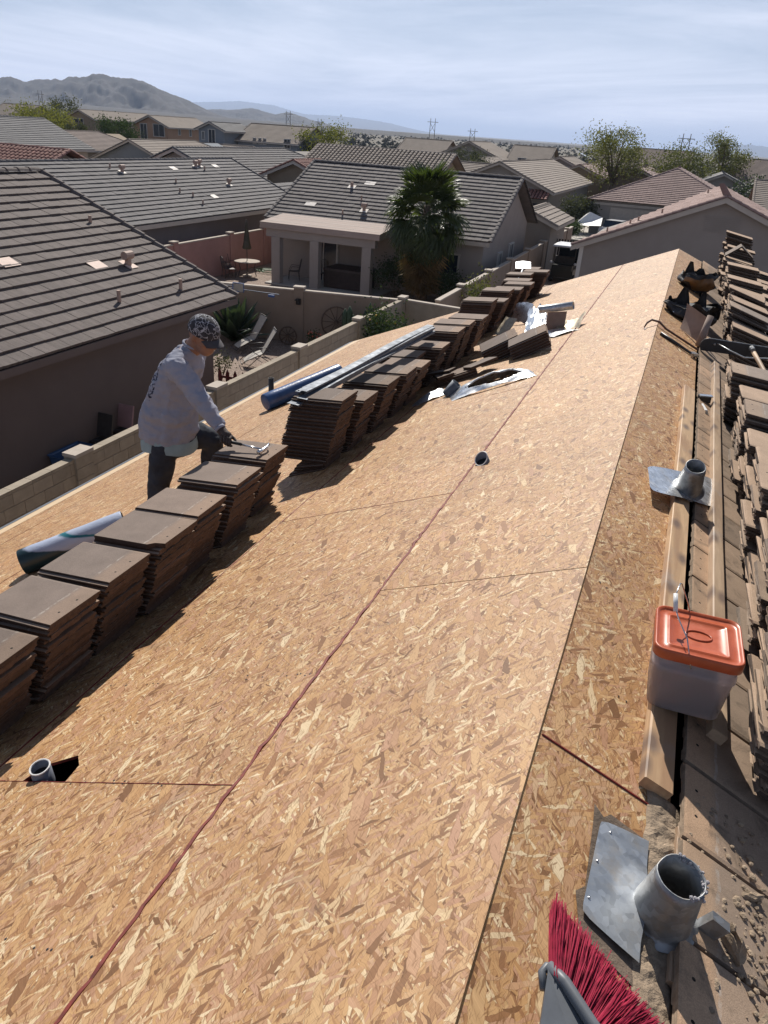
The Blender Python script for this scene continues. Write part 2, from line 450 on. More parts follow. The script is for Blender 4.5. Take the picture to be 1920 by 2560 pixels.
MAT['galv_bright'] = metal_material('bright_galvanised_sheet', (0.78, 0.80, 0.82), 0.22, dirt=0.25)
MAT['galv_dark'] = metal_material('tarnished_pipe', (0.30, 0.31, 0.32), 0.42, dirt=0.7)
MAT['strip'] = metal_material('bundled_steel_flashing', (0.15, 0.17, 0.20), 0.55, dirt=0.1, metal=0.35)
MAT['steel'] = simple('tool_steel', (0.55, 0.55, 0.56), 0.25, 0.1, 20, metal=1.0)
MAT['black_steel'] = simple('dark_tool_steel', (0.035, 0.033, 0.036), 0.42, 0.3, 20, spec=0.5)
MAT['rust_steel'] = simple('rusty_bar', (0.12, 0.055, 0.035), 0.6, 0.4, 30)
MAT['felt'] = simple('dusty_roofing_felt', (0.155, 0.115, 0.085), 0.95, 0.4, 18, 0.7, 90, 0.006)
MAT['dirt'] = simple('sandy_roof_dirt', (0.31, 0.235, 0.165), 0.95, 0.4, 22, 0.9, 110, 0.006)
MAT['dark'] = simple('dark_gap_shade', (0.02, 0.016, 0.014), 0.9, 0.2, 5)  # near-black for the gaps, their shade put into the colour
MAT['rubber'] = simple('black_rubber', (0.020, 0.020, 0.022), 0.6, 0.3, 9)
MAT['leather'] = simple('black_worn_leather', (0.030, 0.026, 0.025), 0.52, 0.5, 12, 0.4, 60)
MAT['leather_tan'] = simple('oiled_tan_leather', (0.20, 0.10, 0.035), 0.5, 0.4, 12, 0.3, 60)
MAT['white_plastic'] = simple('white_plastic', (0.75, 0.74, 0.72), 0.4, 0.08, 6)
# ================================================================== the house whose roof is being relaid
house = thing('house_under_repair', (0, 6, ZG), 'stucco house in the foreground with its roof stripped to bare strand board', 'house')
ROOF_Y0, ROOF_Y1, ROOF_L = -3.4, 14.69, 6.533
MAT['stucco_own'] = simple('cream_stucco', (0.52, 0.44, 0.35), 0.9, 0.1, 3, 0.4, 120)
def slope_axes(side):
    """local x runs up the slope to the ridge, y along the ridge, z out of the roof"""
    if side == 'L': return Vector((CA, 0, SA)), Vector((0, 1, 0)), Vector((-SA, 0, CA))
    return Vector((-CA, 0, SA)), Vector((0, -1, 0)), Vector((SA, 0, CA))
def panel(side, u0, u1, y0, y1, mats, name='osb_panel', lift=0.0, thick=0.012, cut=None, warp=0.0):
    ax, ay, az = slope_axes(side)
    uc, yc = (u0+u1)/2, (y0+y1)/2
    org = -ax*uc + Vector((0, yc, 0)) + az*lift
    hx, hy = (u1-u0)/2, (y1-y0)/2
    sgn = 1 if side == 'L' else -1
    if cut is None: pts = [(-hx, -hy), (hx, -hy), (hx, hy), (-hx, hy)]
    else: pts = [((uc-u), sgn*(y-yc)) for u, y in cut]
    n = len(pts)
    ar = sum(pts[i][0]*pts[(i+1) % n][1]-pts[(i+1) % n][0]*pts[i][1] for i in range(n))
    if ar < 0: pts.reverse()
    vs = [(x, y, -thick) for x, y in pts]+[(x, y, 0) for x, y in pts]
    fs = [tuple(range(n-1, -1, -1)), tuple(range(n, 2*n))]+[(i, (i+1) % n, n+(i+1) % n, n+i) for i in range(n)]
    me = bpy.data.meshes.new(name); me.from_pydata(vs, [], fs)
    for m in mats: me.materials.append(m)
    me.polygons.foreach_set('material_index', [1, 0]+[1]*n)
    tl = Matrix.Rotation(random.uniform(-1, 1)*warp, 4, 'X') @ Matrix.Rotation(random.uniform(-1, 1)*warp, 4, 'Y')
    return place(name, me, axes(ax, ay, az, org) @ tl, house)

def onr_(u, y): return Vector((CA*u, y, -SA*u))+Vector((SA, 0, CA))*0.011
G = 0.0042
rows = [(0.0, 0.928), (0.928, 2.148), (2.148, 3.368), (3.368, 4.588), (4.588, 5.808), (5.808, 6.27)]
for r, (u0, u1) in enumerate(rows):
    off = 2.764 if r % 2 == 0 else 1.510
    y = off-2.44*3
    while y < ROOF_Y1:
        a, b2 = max(y, ROOF_Y0), min(y+2.44, ROOF_Y1)
        if b2-a > 0.1:
            uu0 = u0+G if r else -0.012
            cut = None
            lift = 0.012+random.uniform(0, 0.0012)
            if r == 1 and abs(a-1.510) < 0.02:       # ragged opening sawn round the near vent pipe
                a_, b_ = a+.0015, b2-.0015
                cut = [(uu0, a_), (1.70, a_), (1.715, 1.60), (1.775, 1.655), (1.90, 1.60), (1.93, a_), (u1-G, a_), (u1-G, b_), (uu0, b_)]
            if r == 0: cut = [(uu0, a+.0015), (u1-G, a+.0015), (u1-G, b2-.0015), (uu0, b2-.0015)]
            panel('L', uu0, u1-G, a+0.0015, b2-0.0015, (MAT['osb'], MAT['red_edge'] if r else MAT['osb_edge']), lift=lift+(0.003 if r == 0 else 0), cut=cut, warp=0.0006)
        y += 2.44
y = 1.75-2.44*3
while y < ROOF_Y1:                                   # the narrow strip of board on the far side of the ridge
    a, b2 = max(y, ROOF_Y0), min(y+2.44, ROOF_Y1)
    if b2-a > 0.1: panel('R', 0.004, 0.435+random.uniform(-0.006, 0.006), a+.0015, b2-.0015, (MAT['osb'], MAT['osb_edge']), lift=0.0105, warp=0.0005)
    y += 2.44
y = ROOF_Y0
while y < ROOF_Y1-0.1:                               # pale plywood starter strip along the eave
    y1_ = min(y+2.44, ROOF_Y1)
    panel('L', 6.275, ROOF_L, y+0.002, y1_-0.002, (MAT['plywood'], MAT['plywood']), name='eave_board', lift=0.013)
    y = y1_
# seams closed with red sealer, a hand's breadth below the boards
mb = MB()
for u in [r_[0] for r_ in rows[1:]]:
    c = Vector((-CA*u, (ROOF_Y0+ROOF_Y1)/2, -SA*u))
    mb.box(c+Vector((-SA, 0, CA))*0.0075, (0.03, ROOF_Y1-ROOF_Y0, 0.004), Matrix.Rotation(-PITCH_ROOF, 3, 'Y'))
mb.build('seam_sealer', MAT['red_edge'], house)
def bead(u0, y0, u1, y1, r, h=0.0135):
    mb = MB(); L = math.hypot(u1-u0, y1-y0); ns = max(3, int(L/0.035))
    pts = []
    for i in range(ns+1):
        q = i/ns; u, y = u0+(u1-u0)*q, y0+(y1-y0)*q
        pts.append(Vector((-CA*u, y, -SA*u))+Vector((-SA, 0, CA))*(h-r*0.45)+Vector((random.gauss(0, r*.22), random.gauss(0, r*.22), 0)))
    mb.tube(pts, [r*random.uniform(.75, 1.2) for _ in pts], 6)
    return mb.build('seam_bead', MAT['red_edge'], house)
bead(0.928, ROOF_Y0, 0.928, ROOF_Y1, 0.0088, 0.0175)
bead(2.148, ROOF_Y0, 2.148, ROOF_Y1, 0.0042)
for yy, ua, ub in ((1.510, 0.93, 2.14), (3.95, 0.93, 2.14), (2.764, 0.01, 0.92), (5.204, 0.01, .5), (6.39, .93, 1.3)): bead(ua, yy, ub, yy, 0.0023)
mb = MB(); mb.tube([onr_(0.01+0.42*k/12, 1.75) for k in range(13)], 0.004, 6); mb.build('seam_bead', MAT['red_edge'], house)
mb = MB()
for s_ in (-1, 1):                                   # near-black sheet below the boards, attic shade put into its colour
    mb.add([(0, ROOF_Y0, -0.13), (0, ROOF_Y1, -0.13), (s_*6.02, ROOF_Y1, -6.02*K-0.13), (s_*6.02, ROOF_Y0, -6.02*K-0.13)], [(0, 1, 2, 3) if s_ < 0 else (3, 2, 1, 0)])
mb.build('roof_deck', MAT['dark'], house)
mb = MB(); rnd = random.Random(3)
for k in range(700):                                 # nail heads along the rafters
    u = rnd.uniform(0.05, 4.6); y = 0.61*rnd.randint(0, 18)+0.29+rnd.gauss(0, .006)
    c = Vector((-CA*u, y, -SA*u))+Vector((-SA, 0, CA))*0.0135
    mb.lathe(c, [(0.0042, 0), (0.001, 0.0006)], 6, (-SA, 0, CA))
for k in range(60):
    u = rnd.uniform(0.04, 0.40); y = 0.61*rnd.randint(1, 18)+0.29+rnd.gauss(0, .006)
    mb.lathe(Vector((CA*u, y, -SA*u))+Vector((SA, 0, CA))*0.0125, [(0.004, 0), (0.001, 0.0006)], 6, (SA, 0, CA))
nh = mb.build('nail_heads', MAT['black_steel'], house); nh['kind'] = 'stuff'
# pale rake board, eave fascia, drip edge
mb = MB()
for s_ in (-1, 1):
    p = [(0, ROOF_Y1+0.002, 0.012), (s_*6.03, ROOF_Y1+0.002, 0.012-6.03*K), (s_*6.03, ROOF_Y1+0.002, -0.15-6.03*K), (0, ROOF_Y1+0.002, -0.15)]
    mb.poly_ext(p, (0, 0.022, 0))
mb.build('rake_board', MAT['plywood'], house)
mb = MB(); mb.span(-6.065, -6.045, ROOF_Y0, ROOF_Y1, zl(-6.03)-0.17, zl(-6.03)-0.005); mb.build('fascia', MAT['stucco_own'], house)
mb = MB()
mb.add([(-5.99, ROOF_Y0, zl(-5.99)+0.0175), (-5.99, ROOF_Y1, zl(-5.99)+0.0175), (-6.075, ROOF_Y1, zl(-6.075)+0.0165), (-6.075, ROOF_Y0, zl(-6.075)+0.0165),
        (-6.078, ROOF_Y0, zl(-6.075)-0.05), (-6.078, ROOF_Y1, zl(-6.075)-0.05)], [(0, 1, 2, 3), (3, 2, 5, 4)])
mb.build('drip_edge', MAT['strip'], house)
mb = MB()
W0, W1, Y0_, Y1_ = -5.55, 5.55, ROOF_Y0+0.3, ROOF_Y1-0.35
mb.poly_ext([(W0, Y0_, ZG), (W1, Y0_, ZG), (W1, Y0_, -W1*K-0.16), (0, Y0_, -0.16), (W0, Y0_, W0*K-0.16)], (0, Y1_-Y0_, 0))
mb.build('wall', MAT['stucco_own'], house)

# ------------------------------------------------------------------ roof tile mesh
def tile_mesh(name, mat, rough_head=0.0, seed=1):
    rnd = random.Random(seed)
    prof = [(-.165, -.010), (-.165, .000), (-.150, .003), (-.147, .014), (.150, .014), (.162, .011), (.165, -.001), (.150, -.003),
            (.147, -.013), (.100, -.013), (.094, -.007), (.032, -.007), (.026, -.013), (-.026, -.013), (-.032, -.007), (-.094, -.007), (-.100, -.013), (-.14, -.013)]
    n = len(prof); xs = [(-.21, .62), (-.202, 1.0), (.203, 1.0), (.21, .9)]
    vs = []
    for i, (x, k) in enumerate(xs):
        for (y, z) in prof:
            j = rnd.uniform(-1, 1)*rough_head if i >= 2 else 0
            vs.append((x+j, y, -0.002+(z+0.002)*k+j*0.3))
    fs = [tuple(range(n)), tuple(range(4*n-1, 3*n-1, -1))]
    fs += [(i*n+(k+1) % n, i*n+k, (i+1)*n+k, (i+1)*n+(k+1) % n) for i in range(3) for k in range(n)]
    me = bpy.data.meshes.new(name); me.from_pydata(vs, [], fs); me.materials.append(mat); me.update()
    bm = bmesh.new(); bm.from_mesh(me); bmesh.ops.recalc_face_normals(bm, faces=bm.faces[:]); bm.to_mesh(me); bm.free()
    return me
def broken_tile_mesh(name, mat, cut, seed):
    """a tile snapped across: keeps x < cut with a ragged edge"""
    rnd = random.Random(seed); vs = []; fs = []
    ys = [-.165+.33*i/8 for i in range(9)]; xe = [cut+rnd.uniform(-.035, .035) for _ in ys]
    for z in (-.013, .014):
        vs += [(-.21, y, z) for y in ys]+[(x, y, z) for x, y in zip(xe, ys)]
    for i in range(8):
        fs += [(18+i, 18+9+i, 18+10+i, 18+i+1), (i, i+1, 10+i, 9+i), (i, 18+i, 18+i+1, i+1), (9+i, 10+i, 28+i, 27+i)]
    fs += [(0, 9, 27, 18), (8, 26, 35, 17)]
    me = bpy.data.meshes.new(name); me.from_pydata(vs, [], fs); me.materials.append(mat)
    bm = bmesh.new(); bm.from_mesh(me); bmesh.ops.recalc_face_normals(bm, faces=bm.faces[:]); bm.to_mesh(me); bm.free()
    return me
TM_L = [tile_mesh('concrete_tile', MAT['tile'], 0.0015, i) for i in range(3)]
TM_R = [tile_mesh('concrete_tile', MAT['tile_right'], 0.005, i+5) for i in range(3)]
TM_LAID = tile_mesh('laid_tile', MAT['tile_laid'], 0.002, 9)
def chipped_mesh():
    pts = [(-.21, -.165), (.125, -.165), (.155, -.138), (.21, -.128), (.21, .165), (-.21, .165)]; n = len(pts)
    me = bpy.data.meshes.new('concrete_tile'); me.from_pydata([(x, y, -.013) for x, y in pts]+[(x, y, .014) for x, y in pts], [], [tuple(range(n-1, -1, -1)), tuple(range(n, 2*n))]+[(i, (i+1) % n, n+(i+1) % n, n+i) for i in range(n)])
    me.materials.append(MAT['tile']); return me
TM_CHIP = chipped_mesh()
far_tiles = MB()                                     # tiles beyond the three hundred that show largest
tile_count = [0]
def drop_tile(mw, meshes, label, group, far=False):
    me = random.choice(meshes)
    if label == 'topmost brown tile of the pile with the chipped top': me = TM_CHIP
    if far or tile_count[0] >= 300:
        if True:
            vs = [mw @ v.co for v in me.vertices]
            far_tiles.add(vs, [tuple(p.vertices) for p in me.polygons], 0 if meshes is TM_L else 1)
        return None
    tile_count[0] += 1
    o = place('concrete_tile', me, mw)
    return tag(o, label, 'roof tile', group)
ORD = 'first second third fourth fifth sixth seventh eighth ninth tenth eleventh twelfth thirteenth fourteenth fifteenth sixteenth seventeenth eighteenth nineteenth twentieth'.split()
def stack(side, xe, y0, n, where, group, far=False, tilt_top=0.09, pitch=0.0312, jit=0.007, z_base=0.016, fan=0.085, odd=0.06, yaw=0.0):
    """tiles piled on the slope, heads towards the ridge; xe = the uphill end"""
    sg = 1 if side == 'L' else -1
    meshes = TM_L if side == 'L' else TM_R
    yc = y0+0.165
    if side == 'L':                                  # packing tiles that level the pile on the slope
        for j in range(5):
            s = K-0.065*j; c, sn = 1/math.sqrt(1+s*s), s/math.sqrt(1+s*s); xm = xe-0.16-0.03*(4-j)*0.5-0.07
            ax = Vector((c, 0, sn)); az = Vector((-sn, 0, c)); ay = az.cross(ax)
            mw = axes(ax, ay, az, (xm, yc+random.gauss(0, .008), zl(xm)+0.022+0.0265*j)) @ Matrix.Diagonal((0.80-0.11*j, 0.97, 0.95, 1))
            far_tiles.add([mw @ v.co for v in meshes[0].vertices], [tuple(p.vertices) for p in meshes[0].polygons], 0)
    for i in range(n):
        s = tilt_top if side == 'L' else max(tilt_top, K-fan*i)
        c, sn = 1/math.sqrt(1+s*s), s/math.sqrt(1+s*s)
        dx = random.gauss(0, jit); dy = random.gauss(0, jit)
        if random.random() < odd: dx += random.uniform(-0.03, 0.03)
        if i == n-1: dx, dy = dx*0.5, dy*0.5
        ax = Vector((sg*c, 0, sn)); az = Vector((-sg*sn, 0, c)); ay = az.cross(ax)
        zt = (zl(xe) if side == 'L' else zr(xe))+z_base+0.014+pitch*i
        org = Vector((xe+dx-sg*(0.115 if side == 'L' else 0.03)*(1-i/n), yc+dy, zt))-ax*0.21
        mw = axes(ax, ay, az, org) @ Matrix.Rotation(random.gauss(0, 0.014)+yaw, 4, 'Z')
        lab = ORD[n-1-i]+' tile from the top of '+where if i < n-1 else 'topmost brown tile of '+where
        drop_tile(mw, meshes, lab, group, far)
LS = [  # uphill end x, near side y, count, where
    (-2.07, 1.62, 13, 'the pile cut by the left edge'),
    (-2.06, 2.01, 13, 'the second pile from the left edge'),
    (-2.08, 2.40, 13, 'the pile right of the white roll'),
    (-2.06, 2.79, 13, 'the pile with the chipped top'),
    (-2.11, 3.17, 13, 'the second pile nearer than the hammer'),
    (-2.13, 3.64, 13, 'the pile just in front of the hammer'),
    (-2.21, 4.15, 13, 'the pile under the hammer'),
    (-2.05, 5.02, 17, 'the tall pile under the steel strips'),
    (-2.03, 5.45, 13, 'the pile right behind the tall one'),
    (-2.02, 5.94, 13, 'the third pile under the steel strips'),
    (-2.00, 6.40, 12, 'the fourth pile under the steel strips'),
    (-1.99, 6.78, 11, 'the pile beside the small torn flashing'),
    (-2.17, 7.14, 13, 'the fifth pile under the steel strips'),
    (-2.02, 7.52, 12, 'the pile beside the broken tiles'),
    (-2.00, 8.02, 14, 'the near half of the double pile'),
    (-1.98, 8.40, 14, 'the far half of the double pile'),
]
LSF = [(-1.94, 8.86, 13), (-2.09, 10.0, 15), (-2.03, 10.45, 12), (-2.10, 11.1, 14), (-2.03, 11.5, 12), (-1.95, 11.86, 12), (-2.06, 12.25, 13), (-2.16, 12.95, 14), (-1.96, 13.32, 12), (-2.2, 13.78, 14)]
RS = [
    (0.605, 2.00, 11, 'the pile right of the bucket', 0.30),
    (0.625, 2.72, 11, 'the pile behind the bucket, right edge', 0.22),
    (0.640, 3.50, 12, 'the pile level with the far flashing', 0.16),
    (0.630, 4.74, 11, 'the pile right of the far vent flashing', 0.12),
    (0.580, 5.78, 10, 'the pile below the black rubber blade', 0.11),
    (0.64, 8.50, 11, 'the fanned pile above the black rubber blade', 0.33),
]
for xe, y0, n, where in LS: stack('L', xe, y0, n, where, 'roof tiles piled on the slope')
for xe, y0, n, where, tt in RS: stack('R', xe, y0, n, where, 'roof tiles piled on the slope', tilt_top=tt, pitch=0.0365, jit=0.012, z_base=0.05, fan=0.05, odd=0.2)
# low heap and two leaning bundles near the chalk seam
def lean_bundle(o, dirx, dirz, n, pitch, where, group, wob=0.02):
    ax = Vector(dirx).normalized(); az = Vector(dirz); az = (az-ax*az.dot(ax)).normalized(); ay = az.cross(ax)
    for i in range(n):
        mw = axes(ax, ay, az, Vector(o)+az*pitch*i+ax*random.gauss(0, wob*0.5)) @ Matrix.Rotation(random.gauss(0, wob), 4, 'Z')
        drop_tile(mw, TM_L, ORD[n-1-i]+' tile from the top of '+where, group)
lean_bundle((-1.52, 8.22, zl(-1.52)+0.055), (1, 0.30, 0.62), (-0.25, -0.12, 1), 6, 0.029, 'the leaning bundle nearer the pile of tiles', 'leaning bundle nearer the piles')
lean_bundle((-1.18, 8.02, zl(-1.18)+0.055), (1, 0.22, 0.60), (-0.28, -0.1, 1), 6, 0.029, 'the leaning bundle nearer the red seam', 'leaning bundle nearer the seam')
lean_bundle((-1.82, 7.52, zl(-1.82)+0.02), (1, 0.35, 0.44), (-0.4, 0, 1), 3, 0.029, 'the low heap with broken tiles on it', 'low heap of broken tiles')
for k, (o, an, cut) in enumerate([((-1.86, 7.50, zl(-1.86)+0.115), 0.5, -0.06), ((-1.70, 7.66, zl(-1.70)+0.115), 2.4, -0.02), ((-1.95, 7.62, zl(-1.95)+0.145), 1.2, -0.12)]):
    me = broken_tile_mesh('broken_tile', MAT['tile'], cut, k)
    ax, ay, az = slope_axes('L')
    tag(place('broken_tile', me, axes(ax, ay, az, o) @ Matrix.Rotation(an, 4, 'Z')),
        ['snapped half of a roof tile on the low heap, nearest the camera', 'larger snapped tile piece on the low heap, uphill side', 'smallest snapped tile piece on top of the low heap'][k], 'broken tile')
for xe, y0, n in LSF: stack('L', xe, y0, n, 'the far row of piles', None, True)
for xe, y0, n, tt, ya in [(0.66, 6.72, 4, .2, 0), (0.66, 7.2, 3, .25, .1), (0.68, 9.15, 11, .3, .12), (0.70, 9.75, 12, .3, -.1), (0.66, 10.5, 12, .15, 0), (0.70, 11.2, 10, .25, .2), (0.68, 11.9, 12, .12, 0), (0.66, 12.6, 11, .2, 0), (0.70, 13.3, 15, .16, 0), (0.66, 13.95, 19, .2, -.06)]:
    stack('R', xe, y0, n, 'the far row', None, True, tilt_top=tt, pitch=0.0345, jit=0.018, z_base=0.05, fan=0.04, odd=0.25, yaw=ya)
for xe, y0, n, tt in [(0.65, 2.36, 10, .3), (0.67, 3.10, 11, .2), (0.67, 3.95, 11, .2), (0.66, 4.36, 10, .15), (0.64, 5.27, 10, .12), (0.62, 6.20, 8, .15), (0.72, 7.85, 5, .3), (0.68, 8.14, 8, .3), (0.70, 9.5, 9, .25), (0.68, 10.1, 10, .2), (0.7, 12.25, 9, .2), (0.68, 13.0, 11, .2)]:
    stack('R', xe, y0, n, 'the far row', None, True, tilt_top=tt, pitch=0.0355, jit=0.014, z_base=0.05, fan=0.045, odd=0.2)
for xe, y0, n in [(1.10, 2.3, 9), (1.10, 3.1, 9), (1.10, 4.3, 9), (1.12, 5.4, 9), (1.15, 9.4, 11), (1.15, 11.2, 11), (1.15, 12.6, 11), (1.10, 3.9, 9), (1.12, 4.9, 9), (1.10, 6.0, 8), (1.12, 7.0, 3), (1.15, 8.6, 12), (1.16, 10.4, 11), (1.15, 11.9, 12), (1.16, 13.4, 12)]:
    stack('R', xe, y0, n, 'the far row', None, True, tilt_top=0.2, pitch=0.031, jit=0.015, z_base=0.05)
tag(far_tiles.build('stacked_roof_tiles', [MAT['tile'], MAT['tile_right']]), 'brown roof tiles of the remaining piles along both sides of the ridge', 'roof tiles', kind='stuff')

# laid tiles that still cover the right-hand slope
ax, ay, az = slope_axes('R')
for course in range(6):
    for j in range(-9, 44):
        y = 1.674+0.3*(j+0.5)+(0.15 if course % 2 else 0)
        if y < -1.2 or y > ROOF_Y1-0.1: continue
        if course > 2 and y > 9: continue
        if course > 3 and y > 5: continue
        u = 0.445+0.21+0.345*course
        tl = Matrix.Rotation(-0.055, 4, 'Y') @ Matrix.Rotation(random.gauss(0, 0.006), 4, 'Z') @ Matrix.Diagonal((1, 0.908, 1, 1))
        place('laid_tile', TM_LAID, axes(ax, ay, az, -ax*u+Vector((0, y, 0))+az*(0.029+random.uniform(0, .003))) @ tl, house)
mb = MB()
mb.add([(1.6, ROOF_Y0, zr(1.6)+0.02), (1.6, ROOF_Y1, zr(1.6)+0.02), (6.03, ROOF_Y1, zr(6.03)+0.02), (6.03, ROOF_Y0, zr(6.03)+0.02)], [(3, 2, 1, 0)])
mb.build('lower_tile_field', MAT['tile_far'], house)
# ================================================================== things lying on the roof
axR, ayR, azR = slope_axes('R')
axL, ayL, azL = slope_axes('L')
def onr(x, y, h=0.0): return Vector((x, y, zr(x)))+azR*h
def onl(x, y, h=0.0): return Vector((x, y, zl(x)))+azL*h
def beam(name, a, b, w, t, nrm, mat, label, cat, wob=0.0):
    """squared timber from a to b with a slight bow; its long axis is the mesh's y axis"""
    a, b = Vector(a), Vector(b); ay = (b-a).normalized(); az = Vector(nrm); az = (az-ay*az.dot(ay)).normalized(); ax = ay.cross(az)
    L = (b-a).length; ns = 14; vs = []; fs = []
    e = 0.004
    prof = [(-w/2+e, -t/2), (w/2-e, -t/2), (w/2, -t/2+e), (w/2, t/2-e), (w/2-e, t/2), (-w/2+e, t/2), (-w/2, t/2-e), (-w/2, -t/2+e)]
    for i in range(ns+1):
        y = L*i/ns-L/2; bx = wob*math.sin(i/ns*math.pi)
        for (x, z) in prof: vs.append((x+bx+random.gauss(0, 0.0006), y, z+random.gauss(0, 0.0006)))
    n = 8
    fs = [tuple(range(n-1, -1, -1)), tuple(ns*n+k for k in range(n))]+[(i*n+k, i*n+(k+1) % n, (i+1)*n+(k+1) % n, (i+1)*n+k) for i in range(ns) for k in range(n)]
    me = bpy.data.meshes.new(name); me.from_pydata(vs, [], fs); me.materials.append(mat)
    return tag(place(name, me, axes(ax, ay, az, (a+b)/2)), label, cat)
beam('lumber', onr(0.337, 1.80, 0.032), onr(0.343, 6.16, 0.032), 0.092, 0.040, azR, MAT['timber'], 'long knotty pine plank beside the strand board, running under the far vent flashing', 'plank', 0.004)
beam('lumber', onr(0.500, 2.15, 0.070), onr(0.548, 7.36, 0.066), 0.056, 0.044, azR, MAT['timber2'], 'narrower weathered timber batten laid over the tile heads', 'batten', -0.003)
beam('lumber', onr(0.418, 1.25, 0.020), onr(0.425, 1.72, 0.020), 0.035, 0.030, azR, MAT['timber2'], 'short wooden batten stub under the dirt behind the near pipe', 'batten')
# ragged felt and dirt at the edge of the laid tiles
mb = MB()
def strip(u, v, x0, x1, y0, y1, h0, amp):
    x = x0+(x1-x0)*u; y = y0+(y1-y0)*v
    e = (abs(u-0.5)*2)**3
    x += noise.noise(Vector((y*14, u*2, 3.1)))*0.012*(1 if u in (0, 1) else 0.4)
    p = onr(x, y, h0+amp*(0.5+0.5*noise.noise(Vector((x*40, y*40, 0))))*(1-e)); return p
mb.grid(lambda u, v: strip(u, v, 0.325, 0.425, 0.9, 1.80, 0.013, 0.018), 8, 60)
tag(mb.build('roof_dirt', MAT['dirt']), 'strip of sandy dirt and rubble between the board and the laid tiles', 'dirt', kind='stuff')
mb = MB()
mb.add([onr(*p, 0.0145) for p in ((0.185, 1.625), (0.215, 1.60), (0.232, 1.625), (0.345, 1.615), (0.36, 1.2), (0.345, 1.19), (0.20, 1.235), (0.176, 1.33), (0.196, 1.36), (0.19, 1.55))], [tuple(range(9, -1, -1))])
tag(mb.build('felt_scrap', MAT['felt']), 'torn dusty felt scrap under the near vent flashing', 'felt')
# crumbs of broken mortar
mb = MB(); rnd = random.Random(5)
for i in range(420):
    x = rnd.uniform(0.42, 0.85); y = rnd.uniform(0.9, 1.9)
    if rnd.random() < 0.35: x, y = rnd.gauss(0.60, 0.05), rnd.gauss(1.50, 0.12)
    if x < 0.41 or x > 0.9: continue
    s_ = rnd.choice((0.0015, 0.002, 0.003, 0.005, 0.008))*rnd.uniform(0.7, 1.3)
    mb.ball(onr(x, y, 0.047+s_*0.3), (s_*2.2, s_*2.6, s_*1.4), 5, 3, Matrix.Rotation(rnd.uniform(0, 3), 3, 'Z'))
tag(mb.build('mortar_crumbs', MAT['dirt']), 'crumbs of broken mortar scattered over the nearest laid tiles', 'rubble', kind='stuff')
def rubble(name, c, d, label, mat, seed, rot=0):
    rnd = random.Random(seed); mb = MB()
    mb.ball((0, 0, 0), d, 9, 6, Matrix.Rotation(rot, 3, 'Z'))
    mb.v = [tuple(Vector(v)*(1+rnd.uniform(-0.28, 0.22))+Vector(c)) for v in mb.v]
    return tag(mb.build(name, mat), label, 'rubble')
rubble('tile_shard', onr(0.535, 1.43, 0.055), (0.035, 0.11, 0.09), 'upright broken tile shard beside the near vent pipe', MAT['dirt'], 3, 0.6)
for k, (x, y, a) in enumerate([(0.60, 1.62, 0.4), (0.66, 1.50, 1.0), (0.70, 1.38, -0.3), (0.625, 1.30, 0.8)]):
    rubble('mortar_lump', onr(x, y, 0.052), (0.07, 0.028, 0.018), ['thin flake of mortar on the laid tile, farthest from the camera', 'mortar flake at the right edge by the tile joint', 'mortar flake low at the right edge', 'mortar flake nearest the broom'][k], MAT['dirt'], k+20, a)

# ---- vent flashings
def flashing_plate(mb, pts, th=0.0015, bend=None):
    p = [Vector(q) for q in pts]; n = (p[1]-p[0]).cross(p[3]-p[0]).normalized()
    if n.z < 0: n = -n
    def f(u, v):
        q = p[0].lerp(p[1], u).lerp(p[3].lerp(p[2], u), v); return q+n*((bend(u, v) if bend else 0)+random.gauss(0, 0.0006))
    mb.grid(f, 8, 8)
def rounded_plate(o, ex, ey, hx, hy, r, nz, th=0.0018):
    """outline of a rectangle with rounded corners in the plane ex, ey"""
    pts = []
    for cx, cy, a0 in ((hx-r, hy-r, 0), (-hx+r, hy-r, 90), (-hx+r, -hy+r, 180), (hx-r, -hy+r, 270)):
        for k in range(6): a = R(a0+18*k); pts.append(Vector(o)+Vector(ex)*(cx+math.cos(a)*r)+Vector(ey)*(cy+math.sin(a)*r))
    return pts
vf = thing('vent_flashing', (0.36, 4.08, -0.12), 'loose galvanised vent flashing with tapered pipe collar lying across the two timbers', 'flashing')
p0, p1, p2, p3 = Vector((.155, 4.07, .006)), Vector((.548, 4.46, -.148)), Vector((.545, 4.045, -.150)), Vector((.195, 3.76, -.012))
ex = (p1-p0).normalized(); nn = (p1-p0).cross(p2-p1).normalized(); nn = nn if nn.z > 0 else -nn
mb = MB()
def quadcurve(u, v):
    q = p0.lerp(p1, u).lerp(p3.lerp(p2, u), v)
    cu, cv = abs(u-0.5)*2, abs(v-0.5)*2
    k = max(0, cu+cv-1.72)*0.35                       # clipped, rounded corners
    q = q.lerp(p0.lerp(p2, 0.5), k)
    return q+nn*(0.006*math.cos(u*5+1)*math.sin(v*4)+random.gauss(0, 0.0006))
mb.grid(quadcurve, 14, 14); plate = mb.build('plate', MAT['galv_bright'], vf, smooth=True)
mb = MB()
for u, v in ((.05, .08), (.05, .5), (.1, .93), (.95, .1), (.5, .95)): mb.ball(quadcurve(u, v)+nn*0.001, (.007, .007, .003), 6, 4)
mb.build('rivet', MAT['steel'], vf)
